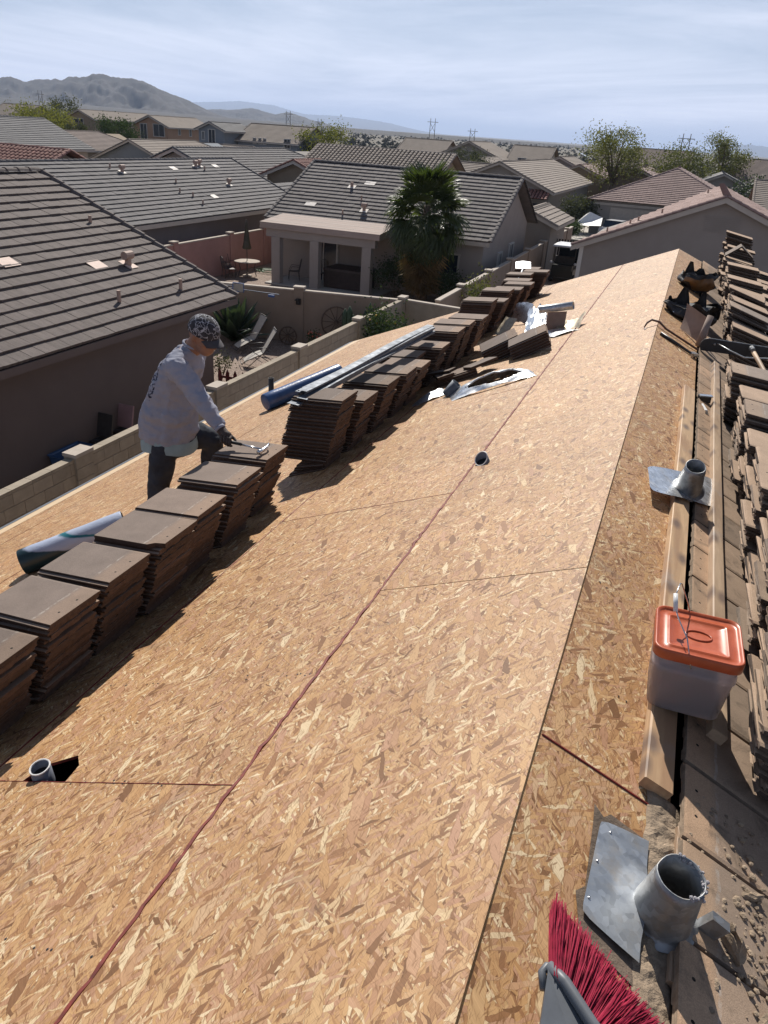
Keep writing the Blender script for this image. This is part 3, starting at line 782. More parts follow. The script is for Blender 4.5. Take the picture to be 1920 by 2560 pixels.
def cone_pipe(parent, b, t, rb, rtp, mat, inner, lip=0.0, wob=0.0):
    b, t = Vector(b), Vector(t); ax = (t-b); L = ax.length; ax.normalize()
    mb = MB(); prof = [(rb*1.25, -0.004), (rb*1.04, 0.006), (rb, 0.014)]+[(rb+(rtp-rb)*i/5, 0.014+(L-0.014)*i/5) for i in range(1, 6)]
    mb.lathe(b, prof+[(rtp-0.003, L), (rtp-0.004, L*0.45), (rb*0.8, 0.0)], 28, ax, cap=False)
    if wob: mb.v = [tuple(Vector(v)+Vector((noise.noise(Vector(v)*28), noise.noise(Vector(v)*28+Vector((5, 0, 0))), 0))*wob) for v in mb.v]
    return mb.build('pipe_collar', mat, parent, smooth=True)
cone_pipe(vf, (.383, 4.03, -.072), (.388, 3.955, .088), .070, .050, MAT['galv_dark'], None, wob=0.003)
nf = thing('vent_flashing', (0.33, 1.42, -0.13), 'dull galvanised vent flashing with a wide pipe collar beside the broom', 'flashing')
mb = MB()
q0, q1, q2, q3 = (Vector(p) for p in ((.213, 1.575, -.062), (.345, 1.605, -.112), (.345, 1.245, -.112), (.202, 1.280, -.058)))
n2 = (q1-q0).cross(q2-q1).normalized(); n2 = n2 if n2.z > 0 else -n2
def nplate(u, v):
    q = q0.lerp(q1, u).lerp(q3.lerp(q2, u), v)
    k = max(0, (1-u)+abs(v-0.5)*2-1.86)*0.25
    d = (q-Vector((.375, 1.41, -.12))).length
    return q.lerp(q0.lerp(q2, .5), k)+n2*(max(0, 0.115-d)*0.22+0.0015*math.sin(u*4+v*3))
mb.grid(nplate, 14, 24); npo = mb.build('plate', MAT['galv'], nf, smooth=True)
for u, v in ((.22, .1), (.08, .46), (.07, .84)):
    mb = MB(); mb.ball(nplate(u, v)+n2*0.0012, (.008, .008, .004), 8, 5); mb.build('rivet', MAT['steel'], nf, smooth=True)
cp = cone_pipe(nf, (.387, 1.405, -.128), (.400, 1.388, .036), .073, .056, MAT['galv_dark'], None, wob=0.004)
MAT['lint'] = simple('grey_lint', (0.42, 0.40, 0.42), 1.0, 0.3, 60, 1.0, 140, 0.01)
mb = MB(); rnd = random.Random(2)
for k in range(60):
    a = rnd.uniform(-1.2, 1.8); d = 0.055+rnd.gauss(0, 0.003); s_ = rnd.uniform(0.004, 0.012)
    mb.ball(Vector((.400+math.cos(a)*d, 1.388+math.sin(a)*d, .034+rnd.gauss(0, .004)-0.012*math.cos(a))), (s_, s_, s_*0.9), 5, 4)
mb.build('lint_rim', MAT['lint'], nf)
mb = MB()
mb.box(onr(.475, 1.425, .05), (.05, .025, .11), Matrix.Rotation(0.5, 3, 'Y')); mb.build('collar_tab', MAT['galv_dark'], nf)

# ---- pipe stubs through the left slope
MAT['abs'] = simple('black_pipe', (0.025, 0.026, 0.028), 0.45, 0.2, 8)
def stub(name, c, r, h, axis, mat, label, cut=0.0, rim=None):
    t = thing(name, c, label, 'pipe')
    mb = MB(); c = Vector(c); seg = 22; ax = Vector(axis).normalized(); a = ax.orthogonal().normalized(); b = ax.cross(a); vs = []
    for rr, hh in ((r, -0.03), (r, h), (r*0.9, h), (r*0.88, -0.03)):
        for k in range(seg):
            an = 2*math.pi*k/seg
            hz = hh+(cut*math.sin(an+1.0)+random.gauss(0, 0.0015) if hh == h else 0)
            vs.append(c+ax*hz+a*(math.cos(an)*rr)+b*(math.sin(an)*rr))
    mb.add(vs, [(i*seg+k, i*seg+(k+1) % seg, (i+1)*seg+(k+1) % seg, (i+1)*seg+k) for i in range(3) for k in range(seg)])
    mb.build('pipe', mat, t, smooth=True)
    mb = MB(); mb.lathe(c, [(r*0.87, h*0.3), (0.001, h*0.3)], seg, ax, cap=False); mb.build('pipe_bore', MAT['rubber'], t)
    if rim:
        mb = MB(); mb.tube([c+ax*(h+cut*math.sin(2*math.pi*k/seg+1.0)+0.001)+a*(math.cos(2*math.pi*k/seg)*r*.95)+b*(math.sin(2*math.pi*k/seg)*r*.95) for k in range(seg+1)], 0.0035, 5)
        mb.build('rim', rim, t)
    return t
MAT['rim_white'] = simple('bare_metal_rim', (0.75, 0.74, 0.72), 0.5, 0.15, 40)
MAT['pipe_grey'] = simple('blue_grey_pipe', (0.17, 0.18, 0.21), 0.4, 0.25, 15)
stub('vent_pipe', onl(-1.725, 1.553, 0.0), 0.038, 0.046, (-0.1, -0.05, 1), MAT['pipe_grey'], 'short grey vent pipe stub in a ragged hole, lower left', 0.004, MAT['rim_white'])
stub('vent_pipe', onl(-0.80, 4.42, 0.010), 0.046, 0.040, (-0.42, -0.35, 1), MAT['pipe_grey'], 'short grey pipe stub sitting on the red seam', 0.022, MAT['rim_white'])
stub('vent_pipe', onl(-5.166, 9.63, 0.012), 0.040, 0.31, (0, 0, 1), MAT['abs'], 'tall thin black vent pipe by the end of the blue roll')

# ---- rolls of underlayment
def roll(name, a, b, r, label, mats):
    a, b = Vector(a), Vector(b); t = thing(name, (a+b)/2-Vector((0, 0, r)), label, 'roll'); ax = (b-a).normalized(); L = (b-a).length
    mb = MB(); mb.lathe(a, [(r*0.96, 0.0), (r, 0.012)]+[(r*(1+0.012*math.sin(i*2.1)), L*i/8) for i in range(1, 8)]+[(r, L-0.012), (r*0.96, L)], 28, ax, cap=False)
    mb.build('wrapper', mats[0], t, smooth=True)
    mb = MB()
    cover = MB(); cover.lathe(a, [(r*0.955, 0.001), (r*0.6, -0.006), (0.001, -0.004)], 24, ax, cap=False); cover.build('end_wrap', mats[0], t, smooth=True)
    for o, s_ in ((b, -1),):
        for k in range(6): mb.lathe(o+ax*s_*0.004*(k % 2), [(r*0.96-r*0.13*k, 0), (r*0.96-r*0.13*k-0.008, 0.0)], 24, ax, cap=False)
        mb.lathe(o+ax*s_*0.008, [(r*0.97, 0), (r*0.3, 0)], 24, ax, cap=False)
        mb.lathe(o+ax*s_*0.03, [(r*0.3, 0), (0.0005, 0)], 24, ax, cap=False)
    mb.build('roll_end', mats[1], t)
    return t
MAT['blue_wrap'] = simple('blue_plastic_wrap', (0.032, 0.085, 0.23), 0.32, 0.25, 7, 0.35, 25, 0.006, spec=0.5)
MAT['roll_end'] = simple('roll_end_felt', (0.33, 0.31, 0.30), 0.8, 0.3, 30)
roll('underlayment_roll', onl(-4.62, 8.55, 0.128), onl(-4.02, 9.62, 0.128), 0.115, 'blue plastic wrapped roll lying beside the black vent pipe', (MAT['blue_wrap'], MAT['roll_end']))
m, n, l, b = nt('white_and_green_wrap')
v = coord(n, l, 'Object'); sx = n.new('ShaderNodeSeparateXYZ'); l.new(v, sx.inputs[0])
zz_ = mth(n, l, 'ADD', sx.outputs['Z'], mth(n, l, 'MULTIPLY', noise_t(n, l, v, 9.0, 2), 0.03))
c = ramp(n, l, zz_, [(0.0, (0.012, 0.035, 0.045)), (0.105, (0.012, 0.035, 0.045)), (0.115, (0.42, 0.47, 0.60)), (0.185, (0.50, 0.55, 0.68)), (0.192, (0.02, 0.16, 0.20)), (0.204, (0.02, 0.17, 0.21)), (0.208, (0.45, 0.5, 0.62))])
l.new(c, b.inputs['Base Color']); b.inputs['Roughness'].default_value = 0.35
bump(n, l, b, noise_t(n, l, v, 18.0, 3), 0.4, 0.01)
MAT['white_wrap'] = m
roll('underlayment_roll', onl(-4.06, 3.75, 0.112), onl(-3.50, 4.28, 0.112), 0.10, 'white and dark green wrapped roll behind the near tile piles', (MAT['white_wrap'], MAT['rubber']))

# ---- bundle of steel flashing strips resting on the tile piles
for k in range(7):
    a = Vector((-2.43+0.016*(k % 4)-0.01*(k//4), 4.95+0.06*(k % 3)+0.02*k, -0.376+0.0125*k-0.002*(k % 2)))
    b_ = Vector((-2.27+0.014*(k % 3), 7.86-0.05*((k*2) % 3), -0.372+0.011*k))
    ay = (b_-a).normalized(); ax = ay.cross(Vector((0, 0, 1))).normalized(); az = ax.cross(ay)
    w = 0.10-0.004*k; L = (b_-a).length
    prof = [(-w/2, -0.012), (-w/2+0.001, 0.0), (-w/2+0.02, 0.0015), (w/2-0.02, 0.0015), (w/2, 0.0), (w/2+0.001, -0.014)]
    vs = []; ns = 16
    for i in range(ns+1):
        sag = -0.006*math.sin(i/ns*math.pi*2.3+k)
        for (x, z) in prof: vs.append((x, L*i/ns-L/2, z+sag))
    fs = [(i*6+j, i*6+j+1, (i+1)*6+j+1, (i+1)*6+j) for i in range(ns) for j in range(5)]
    me = bpy.data.meshes.new('steel_strip'); me.from_pydata(vs, [], fs); me.materials.append(MAT['strip'])
    tag(place('steel_strip', me, axes(ax, ay, az, (a+b_)/2)), 'topmost long steel strip of the bundle on the tile piles' if k == 6 else ORD[6-k]+' steel strip from the top of the bundle on the tile piles', 'metal strip', 'bundle of steel strips')

# ---- crumpled sheet metal
def sheet(name, fn, nu, nv, mat, label, cat='sheet metal', hole=None, th=0.0):
    mb = MB(); vs = [fn(i/nu, j/nv) for i in range(nu+1) for j in range(nv+1)]; fs = []
    for i in range(nu):
        for j in range(nv):
            if hole and hole((i+.5)/nu, (j+.5)/nv): continue
            fs.append((i*(nv+1)+j, (i+1)*(nv+1)+j, (i+1)*(nv+1)+j+1, i*(nv+1)+j+1))
    mb.add(vs, fs); return tag(mb.build(name, mat, smooth=True), label, cat)
def arch(u, v):
    a, b_ = Vector((-1.60, 6.50, 0)), Vector((-0.90, 6.76, 0)); d = b_-a; q = Vector((-d.y, d.x, 0))*0.52
    p = a+d*u+q*v
    hgt = 0.012+0.16*max(0, math.sin(math.pi*min(1, max(0, (v*0.9+0.1)))))*math.sin(math.pi*u)**0.7*(0.55+0.45*v)+0.012*noise.noise(Vector((u*9, v*9, 1)))
    return Vector((p.x, p.y, zl(p.x)+hgt))
fl = thing('crumpled_flashing', (-1.25, 6.75, zl(-1.25)), 'bright crumpled flashing with an oval hole, lying by the red seam', 'sheet metal')
mb = MB(); vs = [arch(i/34, j/22) for i in range(35) for j in range(23)]; fs = []
hole = lambda u, v: ((u-0.52)/0.33)**2+((v-0.34)/0.24)**2 < 1
for i in range(34):
    for j in range(22):
        if not hole((i+.5)/34, (j+.5)/22): fs.append((i*23+j, (i+1)*23+j, (i+1)*23+j+1, i*23+j+1))
mb.add(vs, fs); mb.build('sheet', MAT['galv_bright'], fl, smooth=True)
mb = MB(); mb.tube([arch(0.52+0.325*math.cos(t*math.pi/16), 0.34+0.235*math.sin(t*math.pi/16))+Vector((0, 0, -0.012)) for t in range(33)], 0.011, 6)
mb.build('collar', MAT['galv'], fl, smooth=True)
mb = MB(); mb.lathe(Vector((-1.72, 6.78, zl(-1.72)+0.02)), [(0.055, 0), (0.055, 0.15), (0.05, 0.15), (0.05, 0.0)], 18, Vector((0.55, 0.15, 0.85)), cap=False)
mb.build('pipe_end', MAT['strip'], fl, smooth=True)
def torn(u, v):
    p = Vector((-2.0+0.30*u-0.05*v, 6.60+0.30*u+0.13*v, 0)); h = 0.01+0.05*math.sin(u*3.1)*(0.4+v)+0.02*noise.noise(Vector((u*5, v*5, 7)))
    return Vector((p.x, p.y, zl(p.x)+max(0.008, h)))
sheet('torn_flashing', torn, 12, 6, MAT['galv'], 'small torn grey flashing in front of the tile piles')
def curl(o, du, dv, up_, amt, seed, wr=0.02):
    o, du, dv, up_ = Vector(o), Vector(du), Vector(dv), Vector(up_)
    return lambda u, v: o+du*u+dv*v+up_*(amt*math.sin(math.pi*(0.15+0.75*u)))+Vector((0, 0, wr*noise.noise(Vector((u*6+seed, v*6, seed)))))+du*0.06*noise.noise(Vector((v*5, seed, 2)))
MAT['kraft'] = simple('brown_kraft_paper', (0.27, 0.20, 0.165), 0.85, 0.18, 8, 0.3, 30)
MAT['tan_metal'] = metal_material('tan_painted_sheet', (0.46, 0.40, 0.31), 0.45, dirt=0.3)
zz = lambda x, h: zl(x)+h
sheet('bent_sheet', curl((-1.93, 10.6, zz(-1.93, 0.02)), (0.28, -0.30, 0.10), (0.05, 0.02, 0.27), (-0.1, 0.12, 0.02), 0.7, 1), 14, 8, MAT['galv_bright'], 'curved shiny sheet standing at the back of the debris heap')
sheet('bent_sheet', curl((-2.02, 10.05, zz(-2.02, 0.01)), (0.17, -0.08, 0.02), (0.10, 0.15, 0.22), (-0.1, -0.1, 0.05), 0.4, 2), 10, 8, MAT['tan_metal'], 'tan folded sheet at the left end of the debris heap')
sheet('bent_sheet', curl((-1.47, 9.10, zz(-1.47, 0.02)), (0.26, -0.16, 0.10), (-0.12, 0.75, 0.16), (0, -0.03, 0.10), 0.6, 3, 0.06), 18, 14, MAT['galv_bright'], 'crinkled silver foil sheet in the middle of the debris heap')
sheet('bent_sheet', curl((-1.10, 8.72, zz(-1.10, 0.02)), (0.27, 0.02, 0.11), (0.02, 0.40, 0.16), (0, -0.02, 0.14), -0.6, 5, 0.03), 16, 8, MAT['tan_metal'], 'curved metal scoop at the right end of the debris heap')
sheet('bent_sheet', curl((-1.05, 8.60, zz(-1.05, 0.012)), (0.25, 0.10, 0.10), (-0.25, 0.25, -0.07), (0, 0, 0.06), 0.5, 9, 0.01), 10, 6, MAT['galv_bright'], 'flat bright scrap under the curved scoop of the debris heap')
dt = thing('pipe_flashing', (-1.15, 9.0, zl(-1.15)), 'grey flashing with a pipe stub, shaped like a T on the debris heap', 'flashing')
mb = MB(); mb.grid(lambda u, v: Vector((-1.22+0.21*u, 8.98+0.05*u, zl(-1.15)+0.03+0.22*v+0.03*u)), 4, 4); mb.build('plate', MAT['kraft'], dt)
mb = MB(); mb.lathe((-1.33, 9.05, zl(-1.15)+0.25), [(0.045, 0), (0.045, 0.40), (0.041, 0.40), (0.041, 0.0)], 18, Vector((1, -0.1, 0.28)), cap=False); mb.build('pipe_collar', MAT['galv'], dt, smooth=True)
sheet('bent_sheet', curl((-2.06, 9.35, zz(-2.06, 0.01)), (0.30, 0.25, 0.12), (0.10, -0.09, 0.03), (0, 0, 0.05), 0.4, 12, 0.02), 10, 4, MAT['plywood'], 'thin pale wood splinter between the debris heap and the tile piles', 'scrap')

# ---- square shovel across the far piles
sh = thing('shovel', (-2.45, 13.6, -0.56), 'square shovel with bright blade and black D-handle lying on the far tile piles', 'shovel')
mb = MB(); mb.grid(lambda u, v: Vector((-2.70+0.27*u+0.09*(1-v), 14.25-0.40*(1-v), -0.455+0.03*u-0.06*(1-v)+0.015*math.cos((u-.5)*3.1))), 6, 6)
mb.build('blade', MAT['galv_bright'], sh, smooth=True)
mb = MB(); mb.tube([(-2.49, 13.88, -0.505), (-2.40, 13.3, -0.515), (-2.33, 12.7, -0.53)], 0.017, 10); mb.build('handle', MAT['steel'], sh, smooth=True)
mb = MB(); mb.tube([(-2.33, 12.72, -0.53), (-2.375, 12.60, -0.535), (-2.365, 12.48, -0.54), (-2.23, 12.46, -0.53), (-2.225, 12.58, -0.525), (-2.32, 12.70, -0.53)], 0.014, 8); mb.build('grip', MAT['rubber'], sh, smooth=True)

# ---- bucket
bk = thing('bucket', (0.405, 2.25, -0.09), 'square translucent bucket with an orange lid standing on the timbers', 'bucket')
BR = Matrix.Rotation(0.03, 3, 'Z')
def rsq(h, cz, r, seg=7, cx=0.402, cy=2.25):
    out = []
    for qx, qy, a0 in ((1, 1, 0), (-1, 1, 90), (-1, -1, 180), (1, -1, 270)):
        for k in range(seg):
            a = R(a0+90*k/(seg-1)); p = BR @ Vector((qx*(h-r)+math.cos(a)*r, qy*(h-r)+math.sin(a)*r, 0)); out.append(Vector((cx, cy, cz))+p)
    return out
def loft(mb, rings, cap_top=False, cap_bot=False, mi=0):
    n = len(rings[0]); vs = [p for r_ in rings for p in r_]
    fs = [(i*n+k, i*n+(k+1) % n, (i+1)*n+(k+1) % n, (i+1)*n+k) for i in range(len(rings)-1) for k in range(n)]
    if cap_top: fs.append(tuple((len(rings)-1)*n+k for k in range(n)))
    if cap_bot: fs.append(tuple(range(n-1, -1, -1)))
    mb.add(vs, fs, mi)
m, n, l, b = nt('cloudy_polyethylene'); b.inputs['Base Color'].default_value = (0.80, 0.74, 0.76, 1); b.inputs['Roughness'].default_value = 0.42
b.inputs['Transmission Weight'].default_value = 0.78; b.inputs['IOR'].default_value = 1.12
v = coord(n, l, 'Object'); bump(n, l, b, noise_t(n, l, v, 30.0, 3), 0.1, 0.004)
MAT['poly'] = m
m, n, l, b = nt('orange_lid_plastic'); v = coord(n, l, 'Object'); f = noise_t(n, l, v, 22.0, 5, 0.7)
c = ramp(n, l, f, [(0.3, (0.42, 0.085, 0.030)), (0.62, (0.50, 0.105, 0.038)), (0.78, (0.55, 0.20, 0.13))]); l.new(c, b.inputs['Base Color'])
l.new(ramp(n, l, f, [(0.3, (0.28,)*3), (0.7, (0.42,)*3)]), b.inputs['Roughness']); MAT['orange'] = m
mb = MB(); loft(mb, [rsq(0.106, -0.085, 0.03), rsq(0.110, -0.08, 0.034), rsq(0.122, 0.065, 0.036), rsq(0.126, 0.068, 0.036), rsq(0.126, 0.088, 0.036), rsq(0.123, 0.090, 0.036), rsq(0.124, 0.128, 0.036)], cap_bot=True)
loft(mb, [rsq(0.122, 0.128, 0.034), rsq(0.119, 0.06, 0.034), rsq(0.107, -0.078, 0.03)])
mb.build('tub', MAT['poly'], bk, smooth=True)
mb = MB(); loft(mb, [rsq(0.1305, 0.118, 0.038), rsq(0.133, 0.120, 0.038), rsq(0.1335, 0.150, 0.038), rsq(0.131, 0.155, 0.036), rsq(0.127, 0.1555, 0.034), rsq(0.123, 0.149, 0.032), rsq(0.116, 0.146, 0.030),
              rsq(0.094, 0.1465, 0.014), rsq(0.091, 0.1505, 0.012), rsq(0.087, 0.1505, 0.010), rsq(0.084, 0.1465, 0.008), rsq(0.055, 0.1460, 0.006)], cap_top=True)
lid = mb.build('lid', MAT['orange'], bk, smooth=True)
mb = MB(); mb.tube([Vector((0.402, 2.25, 0.1475))+BR @ Vector((math.cos(a*math.pi/14)*0.040, math.sin(a*math.pi/14)*0.026, 0)) for a in range(29)], 0.0035, 6); mb.build('lid_ring', MAT['orange'], lid, smooth=True)
mb = MB()
mb.tube([(0.392, 2.122, 0.105), (0.39, 2.112, 0.11), (0.36, 2.15, 0.19), (0.330, 2.235, 0.200), (0.316, 2.27, 0.215), (0.308, 2.30, 0.245), (0.318, 2.355, 0.262), (0.326, 2.385, 0.245), (0.36, 2.385, 0.18), (0.392, 2.38, 0.105)], 0.0022, 6)
h_ = mb.build('wire_handle', MAT['steel'], bk, smooth=True)
mb = MB(); mb.tube([(0.318, 2.262, 0.208), (0.308, 2.305, 0.248)], 0.0075, 10); mb.build('grip', MAT['white_plastic'], h_, smooth=True)
MAT['contents_red'] = simple('red_string_and_tools', (0.30, 0.035, 0.03), 0.6, 0.5, 40)
MAT['contents_dark'] = simple('dark_tools', (0.03, 0.03, 0.035), 0.5, 0.4, 40)
rnd = random.Random(8); mb = MB()
for k in range(150):
    x, y = rnd.uniform(-.085, .085), rnd.uniform(-.085, .085); a = rnd.uniform(0, 3.14); L = rnd.uniform(.02, .06)
    c_ = Vector((0.402+x, 2.25+y, -0.070+rnd.uniform(0, 0.075))); d_ = Vector((math.cos(a), math.sin(a), rnd.uniform(-.3, .3)))*L/2
    mb.tube([c_-d_, c_+d_], rnd.uniform(.005, .012), 6, mi=0 if rnd.random() < .45 else 1)
loft(mb, [rsq(0.098, -0.078, 0.02), rsq(0.104, -0.045, 0.02), rsq(0.102, -0.02, 0.02)], True, True, 1)
mb.build('contents', [MAT['contents_red'], MAT['contents_dark']], bk)

# ---- angle broom at the bottom edge
br = thing('broom', (0.25, 0.95, -0.08), 'red bristled angle broom with a grey head at the bottom edge', 'broom')
MAT['bristle'] = simple('dark_red_bristle', (0.30, 0.016, 0.045), 0.75, 0.4, 50, orand=0, spec=0.2)
mb = MB(); rnd = random.Random(4)
t0, t1 = Vector((.135, 1.185, .045)), Vector((.405, 1.035, -.035))
r0, r1 = Vector((.160, 1.010, .052)), Vector((.300, .925, .010))
for i in range(3200):
    u = rnd.random(); d = rnd.gauss(0, 1)
    a = r0.lerp(r1, u)+Vector((0, 0, d*0.010)); tip = t0.lerp(t1, u)+Vector((rnd.gauss(0, .0035), rnd.gauss(0, .0045), d*0.014+rnd.gauss(0, .003)))
    mid = a.lerp(tip, .55)+Vector((rnd.gauss(0, .0025), rnd.gauss(0, .0025), 0.006))
    w = rnd.uniform(.0009, .0014); sd = (tip-a).cross(Vector((rnd.gauss(0, .4), rnd.gauss(0, .4), 1))).normalized()*w
    mb.add([a-sd, a+sd, mid+sd, mid-sd, tip+sd*.7, tip-sd*.7], [(0, 1, 2, 3), (3, 2, 4, 5)])
tag(mb.build('bristles', MAT['bristle'], br), kind='stuff')
MAT['grey_plastic'] = simple('grey_broom_plastic', (0.13, 0.14, 0.155), 0.45, 0.15, 12)
mb = MB(); mb.tube([(.166, 1.035, .063), (.146, 1.028, .066), (.140, 1.015, .064), (.150, .985, .058)], 0.0085, 8); mb.tube([(.150, 1.03, .066), (.185, 1.008, .070), (.245, .955, .062), (.33, .89, .05)], 0.0125, 10)
mb.build('head_frame', MAT['grey_plastic'], br, smooth=True)
mb = MB(); mb.poly_ext([(.150, 1.02, .046), (.31, .93, .006), (.26, .84, .012), (.155, .90, .050)], (0, 0, 0.028)); mb.build('head', MAT['grey_plastic'], br)
mb = MB(); mb.tube([(.20, .90, .06), (.12, .4, .35), (.02, -.2, .62)], 0.012, 10); mb.build('pole', MAT['steel'], br, smooth=True)

# ---- tools near the far end of the ridge
pb = thing('pry_bar', onr(0.15, 7.8, 0.02), 'rusty hooked pry bar lying across the ridge', 'pry bar')
mb = MB(); mb.tube([onl(-.095, 7.78, .03), onl(-.07, 7.84, .055), onl(-.03, 7.86, .06)+Vector((0, 0, .01)), Vector((.02, 7.84, .045)), onr(.08, 7.80, .032), onr(.38, 7.73, .030), onr(.44, 7.72, .03)], [.006, .010, .011, .011, .010, .010, .007], 8)
mb.build('bar', MAT['rust_steel'], pb, smooth=True)
mb = MB(); mb.add([onl(-.095, 7.78, .028), onl(-.10, 7.75, .020), onl(-.09, 7.72, .018), onl(-.075, 7.75, .022)], [(0, 1, 2, 3)]); mb.build('claw', MAT['rust_steel'], pb)
hm = thing('hammer', onr(0.2, 7.46, 0.02), 'dark handled hammer with a milled steel face beside the pry bar', 'hammer')
mb = MB(); mb.tube([onr(.045, 7.53, .026), onr(.18, 7.49, .026), onr(.345, 7.435, .026)], [.016, .015, .011], 8); mb.build('handle', MAT['black_steel'], hm, smooth=True)
mb = MB(); mb.box(onr(.365, 7.43, .030), (.045, .085, .035), Matrix.Rotation(.5, 3, 'Z')); mb.lathe(onr(.352, 7.385, .03), [(.016, 0), (.018, .02)], 10, (.1, -1, 0)); mb.build('head', MAT['steel'], hm)
sk = sheet('kraft_sheet', lambda u, v: onr(.22+.24*u, 8.30-.36*u+.05*v, 0.0)+Vector((0, 0, 0.015+0.24*v+0.03*u)) + Vector((0.02, 0.05, 0))*math.sin(v*2.5), 10, 8, MAT['kraft'], 'folded brown paper sheet standing behind the pry bar', 'paper')
kr = thing('kraft_roll', onr(.44, 8.0, 0.0), 'small roll of brown paper leaning beside the folded sheet', 'paper')
mb = MB(); mb.lathe(onr(.40, 7.86, .035), [(.030, 0), (.031, .30)], 14, Vector((.16, .40, .86))); mb.build('roll', MAT['kraft'], kr, smooth=True)
mb = MB(); mb.lathe(onr(.40, 7.86, .035)+Vector((.16, .40, .86)).normalized()*.301, [(.024, 0), (.016, 0)], 14, Vector((.16, .40, .86)), cap=False); mb.build('roll_end', MAT['roll_end'], kr)
def pouch(name, c, w, h, d, label, tan, peaks, seed, yaw):
    t = thing(name, c, label, 'tool bag'); c = Vector(c); rz = Matrix.Rotation(yaw, 3, 'Z')
    def body(u, v):
        a = 2*math.pi*u
        k = 0.80+0.26*math.sin(min(1, v*1.1)*math.pi*0.7)
        lump = 1+0.42*noise.noise(Vector((math.cos(a)*1.9+seed, math.sin(a)*1.9, v*2.6)))
        sq = 1/max(abs(math.cos(a)), abs(math.sin(a)))**.45
        return c+rz @ Vector((math.cos(a)*w/2*k*lump*sq, math.sin(a)*d/2*k*lump*sq, (h+.07*noise.noise(Vector((math.cos(a)*2, math.sin(a)*2, seed))))*v))
    mb = MB(); mb.grid(body, 40, 12); mb.add([body(k/24, 0) for k in range(24)], [tuple(range(24))]); bo = mb.build('pouch', MAT['leather'], t, smooth=True)
    if tan:
        mb = MB(); mb.grid(lambda u, v: c+(body(.60+.26*u, .12+.62*v)-c)*1.05, 12, 8); mb.build('pocket', tan, bo, smooth=True)
    mb = MB(); mb.grid(lambda u, v: c+(body(.52+.14*u, .05+.45*v)-c)*1.10, 8, 6); mb.build('side_pocket', MAT['leather'], bo, smooth=True)
    mb = MB(); mb.add([body(k/24, 0.80) for k in range(24)], [tuple(range(24))]); mb.build('pouch_inside', MAT['rubber'], t)
    for k, (px, py, pw, ph, ln) in enumerate(peaks):
        mb = MB()
        def fl(u, v, px=px, py=py, pw=pw, ph=ph, ln=ln):
            ww = pw*(1-v**1.6*0.75); x = px+(u-.5)*ww+ln*v; return c+rz @ Vector((x*w, py*d+0.03*math.sin(u*3.1)-0.03*v, h*0.35+(h*0.65+ph)*v))
        mb.grid(fl, 6, 8); mb.build('flap', MAT['leather'], t, smooth=True)
    mb = MB()
    for k in range(4): mb.ball(body(0.55+0.12*k, 0.25+0.5*((k*3) % 4)/4), (.018, .018, .018), 6, 4)
    mb.build('stud', MAT['steel'], t)
    mb = MB(); mb.tube([body(k/20*0.75+0.3, 0.9) for k in range(15)], 0.010, 6, flat=0.5); mb.build('strap', MAT['leather'], t, smooth=True)
    return t
pouch('tool_bag', onr(.34, 11.2, 0.012), .40, .23, .36, 'brown and black leather tool bag, the farther of the two', MAT['leather_tan'], [(-.32, .0, .42, .14, -.02), (.05, .3, .6, .05, 0.02)], 3.0, .2)
pouch('tool_bag', onr(.31, 8.95, 0.012), .47, .19, .40, 'black leather tool bag with pointed flaps, the nearer of the two', None, [(-.28, .1, .40, .15, .02), (.12, .15, .30, .12, .04), (-.48, 0, .22, .05, -.06), (.45, -.1, .3, .03, .10)], 7.0, -.15)
tn = thing('metal_tin', onr(.45, 6.05, .045), 'small shiny metal tin between the two timbers', 'tin')
mb = MB(); mb.box(onr(.447, 6.02, .066), (.085, .055, .045), Matrix.Rotation(.25, 3, 'Z')); mb.build('tin_body', MAT['black_steel'], tn)
mb = MB(); mb.box(onr(.447, 6.03, .091), (.090, .050, .006), Matrix.Rotation(.25, 3, 'Z')); mb.build('tin_lid', MAT['steel'], tn)
kn = thing('utility_knife', onr(.46, 5.8, .045), 'small utility knife with a white grip beside the tin', 'knife')
mb = MB(); mb.tube([onr(.440, 5.90, .055), onr(.47, 5.78, .055)], [.010, .014], 6, flat=.5); mb.build('grip', MAT['white_plastic'], kn)
mb = MB(); mb.add([onr(.465, 5.79, .056), onr(.482, 5.79, .056), onr(.494, 5.70, .056), onr(.462, 5.70, .056)], [(0, 1, 2, 3)]); mb.build('knife_blade', MAT['steel'], kn)
bl = thing('floor_squeegee', (.75, 7.65, -.15), 'long black rubber squeegee with a wooden pole at the right edge', 'squeegee')
pr_ = [(.415, -.075), (.42, -.045), (.445, -.012), (.475, -.004), (1.35, -.02), (1.35, -.125), (.43, -.118)]
mb = MB(); mb.poly_ext([(x, 7.62+0.02*(x-.4), z) for x, z in pr_], (0, 0.014, 0)); mb.build('blade', MAT['rubber'], bl)
mb = MB(); mb.tube([(.475, 7.628, -.002), (.9, 7.634, -.010), (1.35, 7.64, -.018)], .005, 6); mb.build('top_rail', MAT['galv_dark'], bl)
mb = MB(); mb.tube([(.86, 7.60, -.045), (.93, 7.35, -.105), (1.02, 7.0, -.19), (1.30, 6.1, -.40)], .019, 10); mb.build('pole', MAT['timber2'], bl, smooth=True)
mb = MB(); mb.tube([(.565, 7.61, -.035), (.68, 7.52, -.065), (.80, 7.45, -.09), (.88, 7.48, -.09), (1.0, 7.52, -.085), (1.2, 7.6, -.06)], .006, 6); mb.build('brace', MAT['galv'], bl, smooth=True)
mb = MB(); mb.lathe((.85, 7.61, -.03), [(.022, 0), (.026, .02), (.02, .05)], 10, (.3, -1, -.2)); mb.ball((.54, 7.612, -.045), (.022, .012, .022), 8, 5); mb.build('bolt', MAT['galv_dark'], bl)
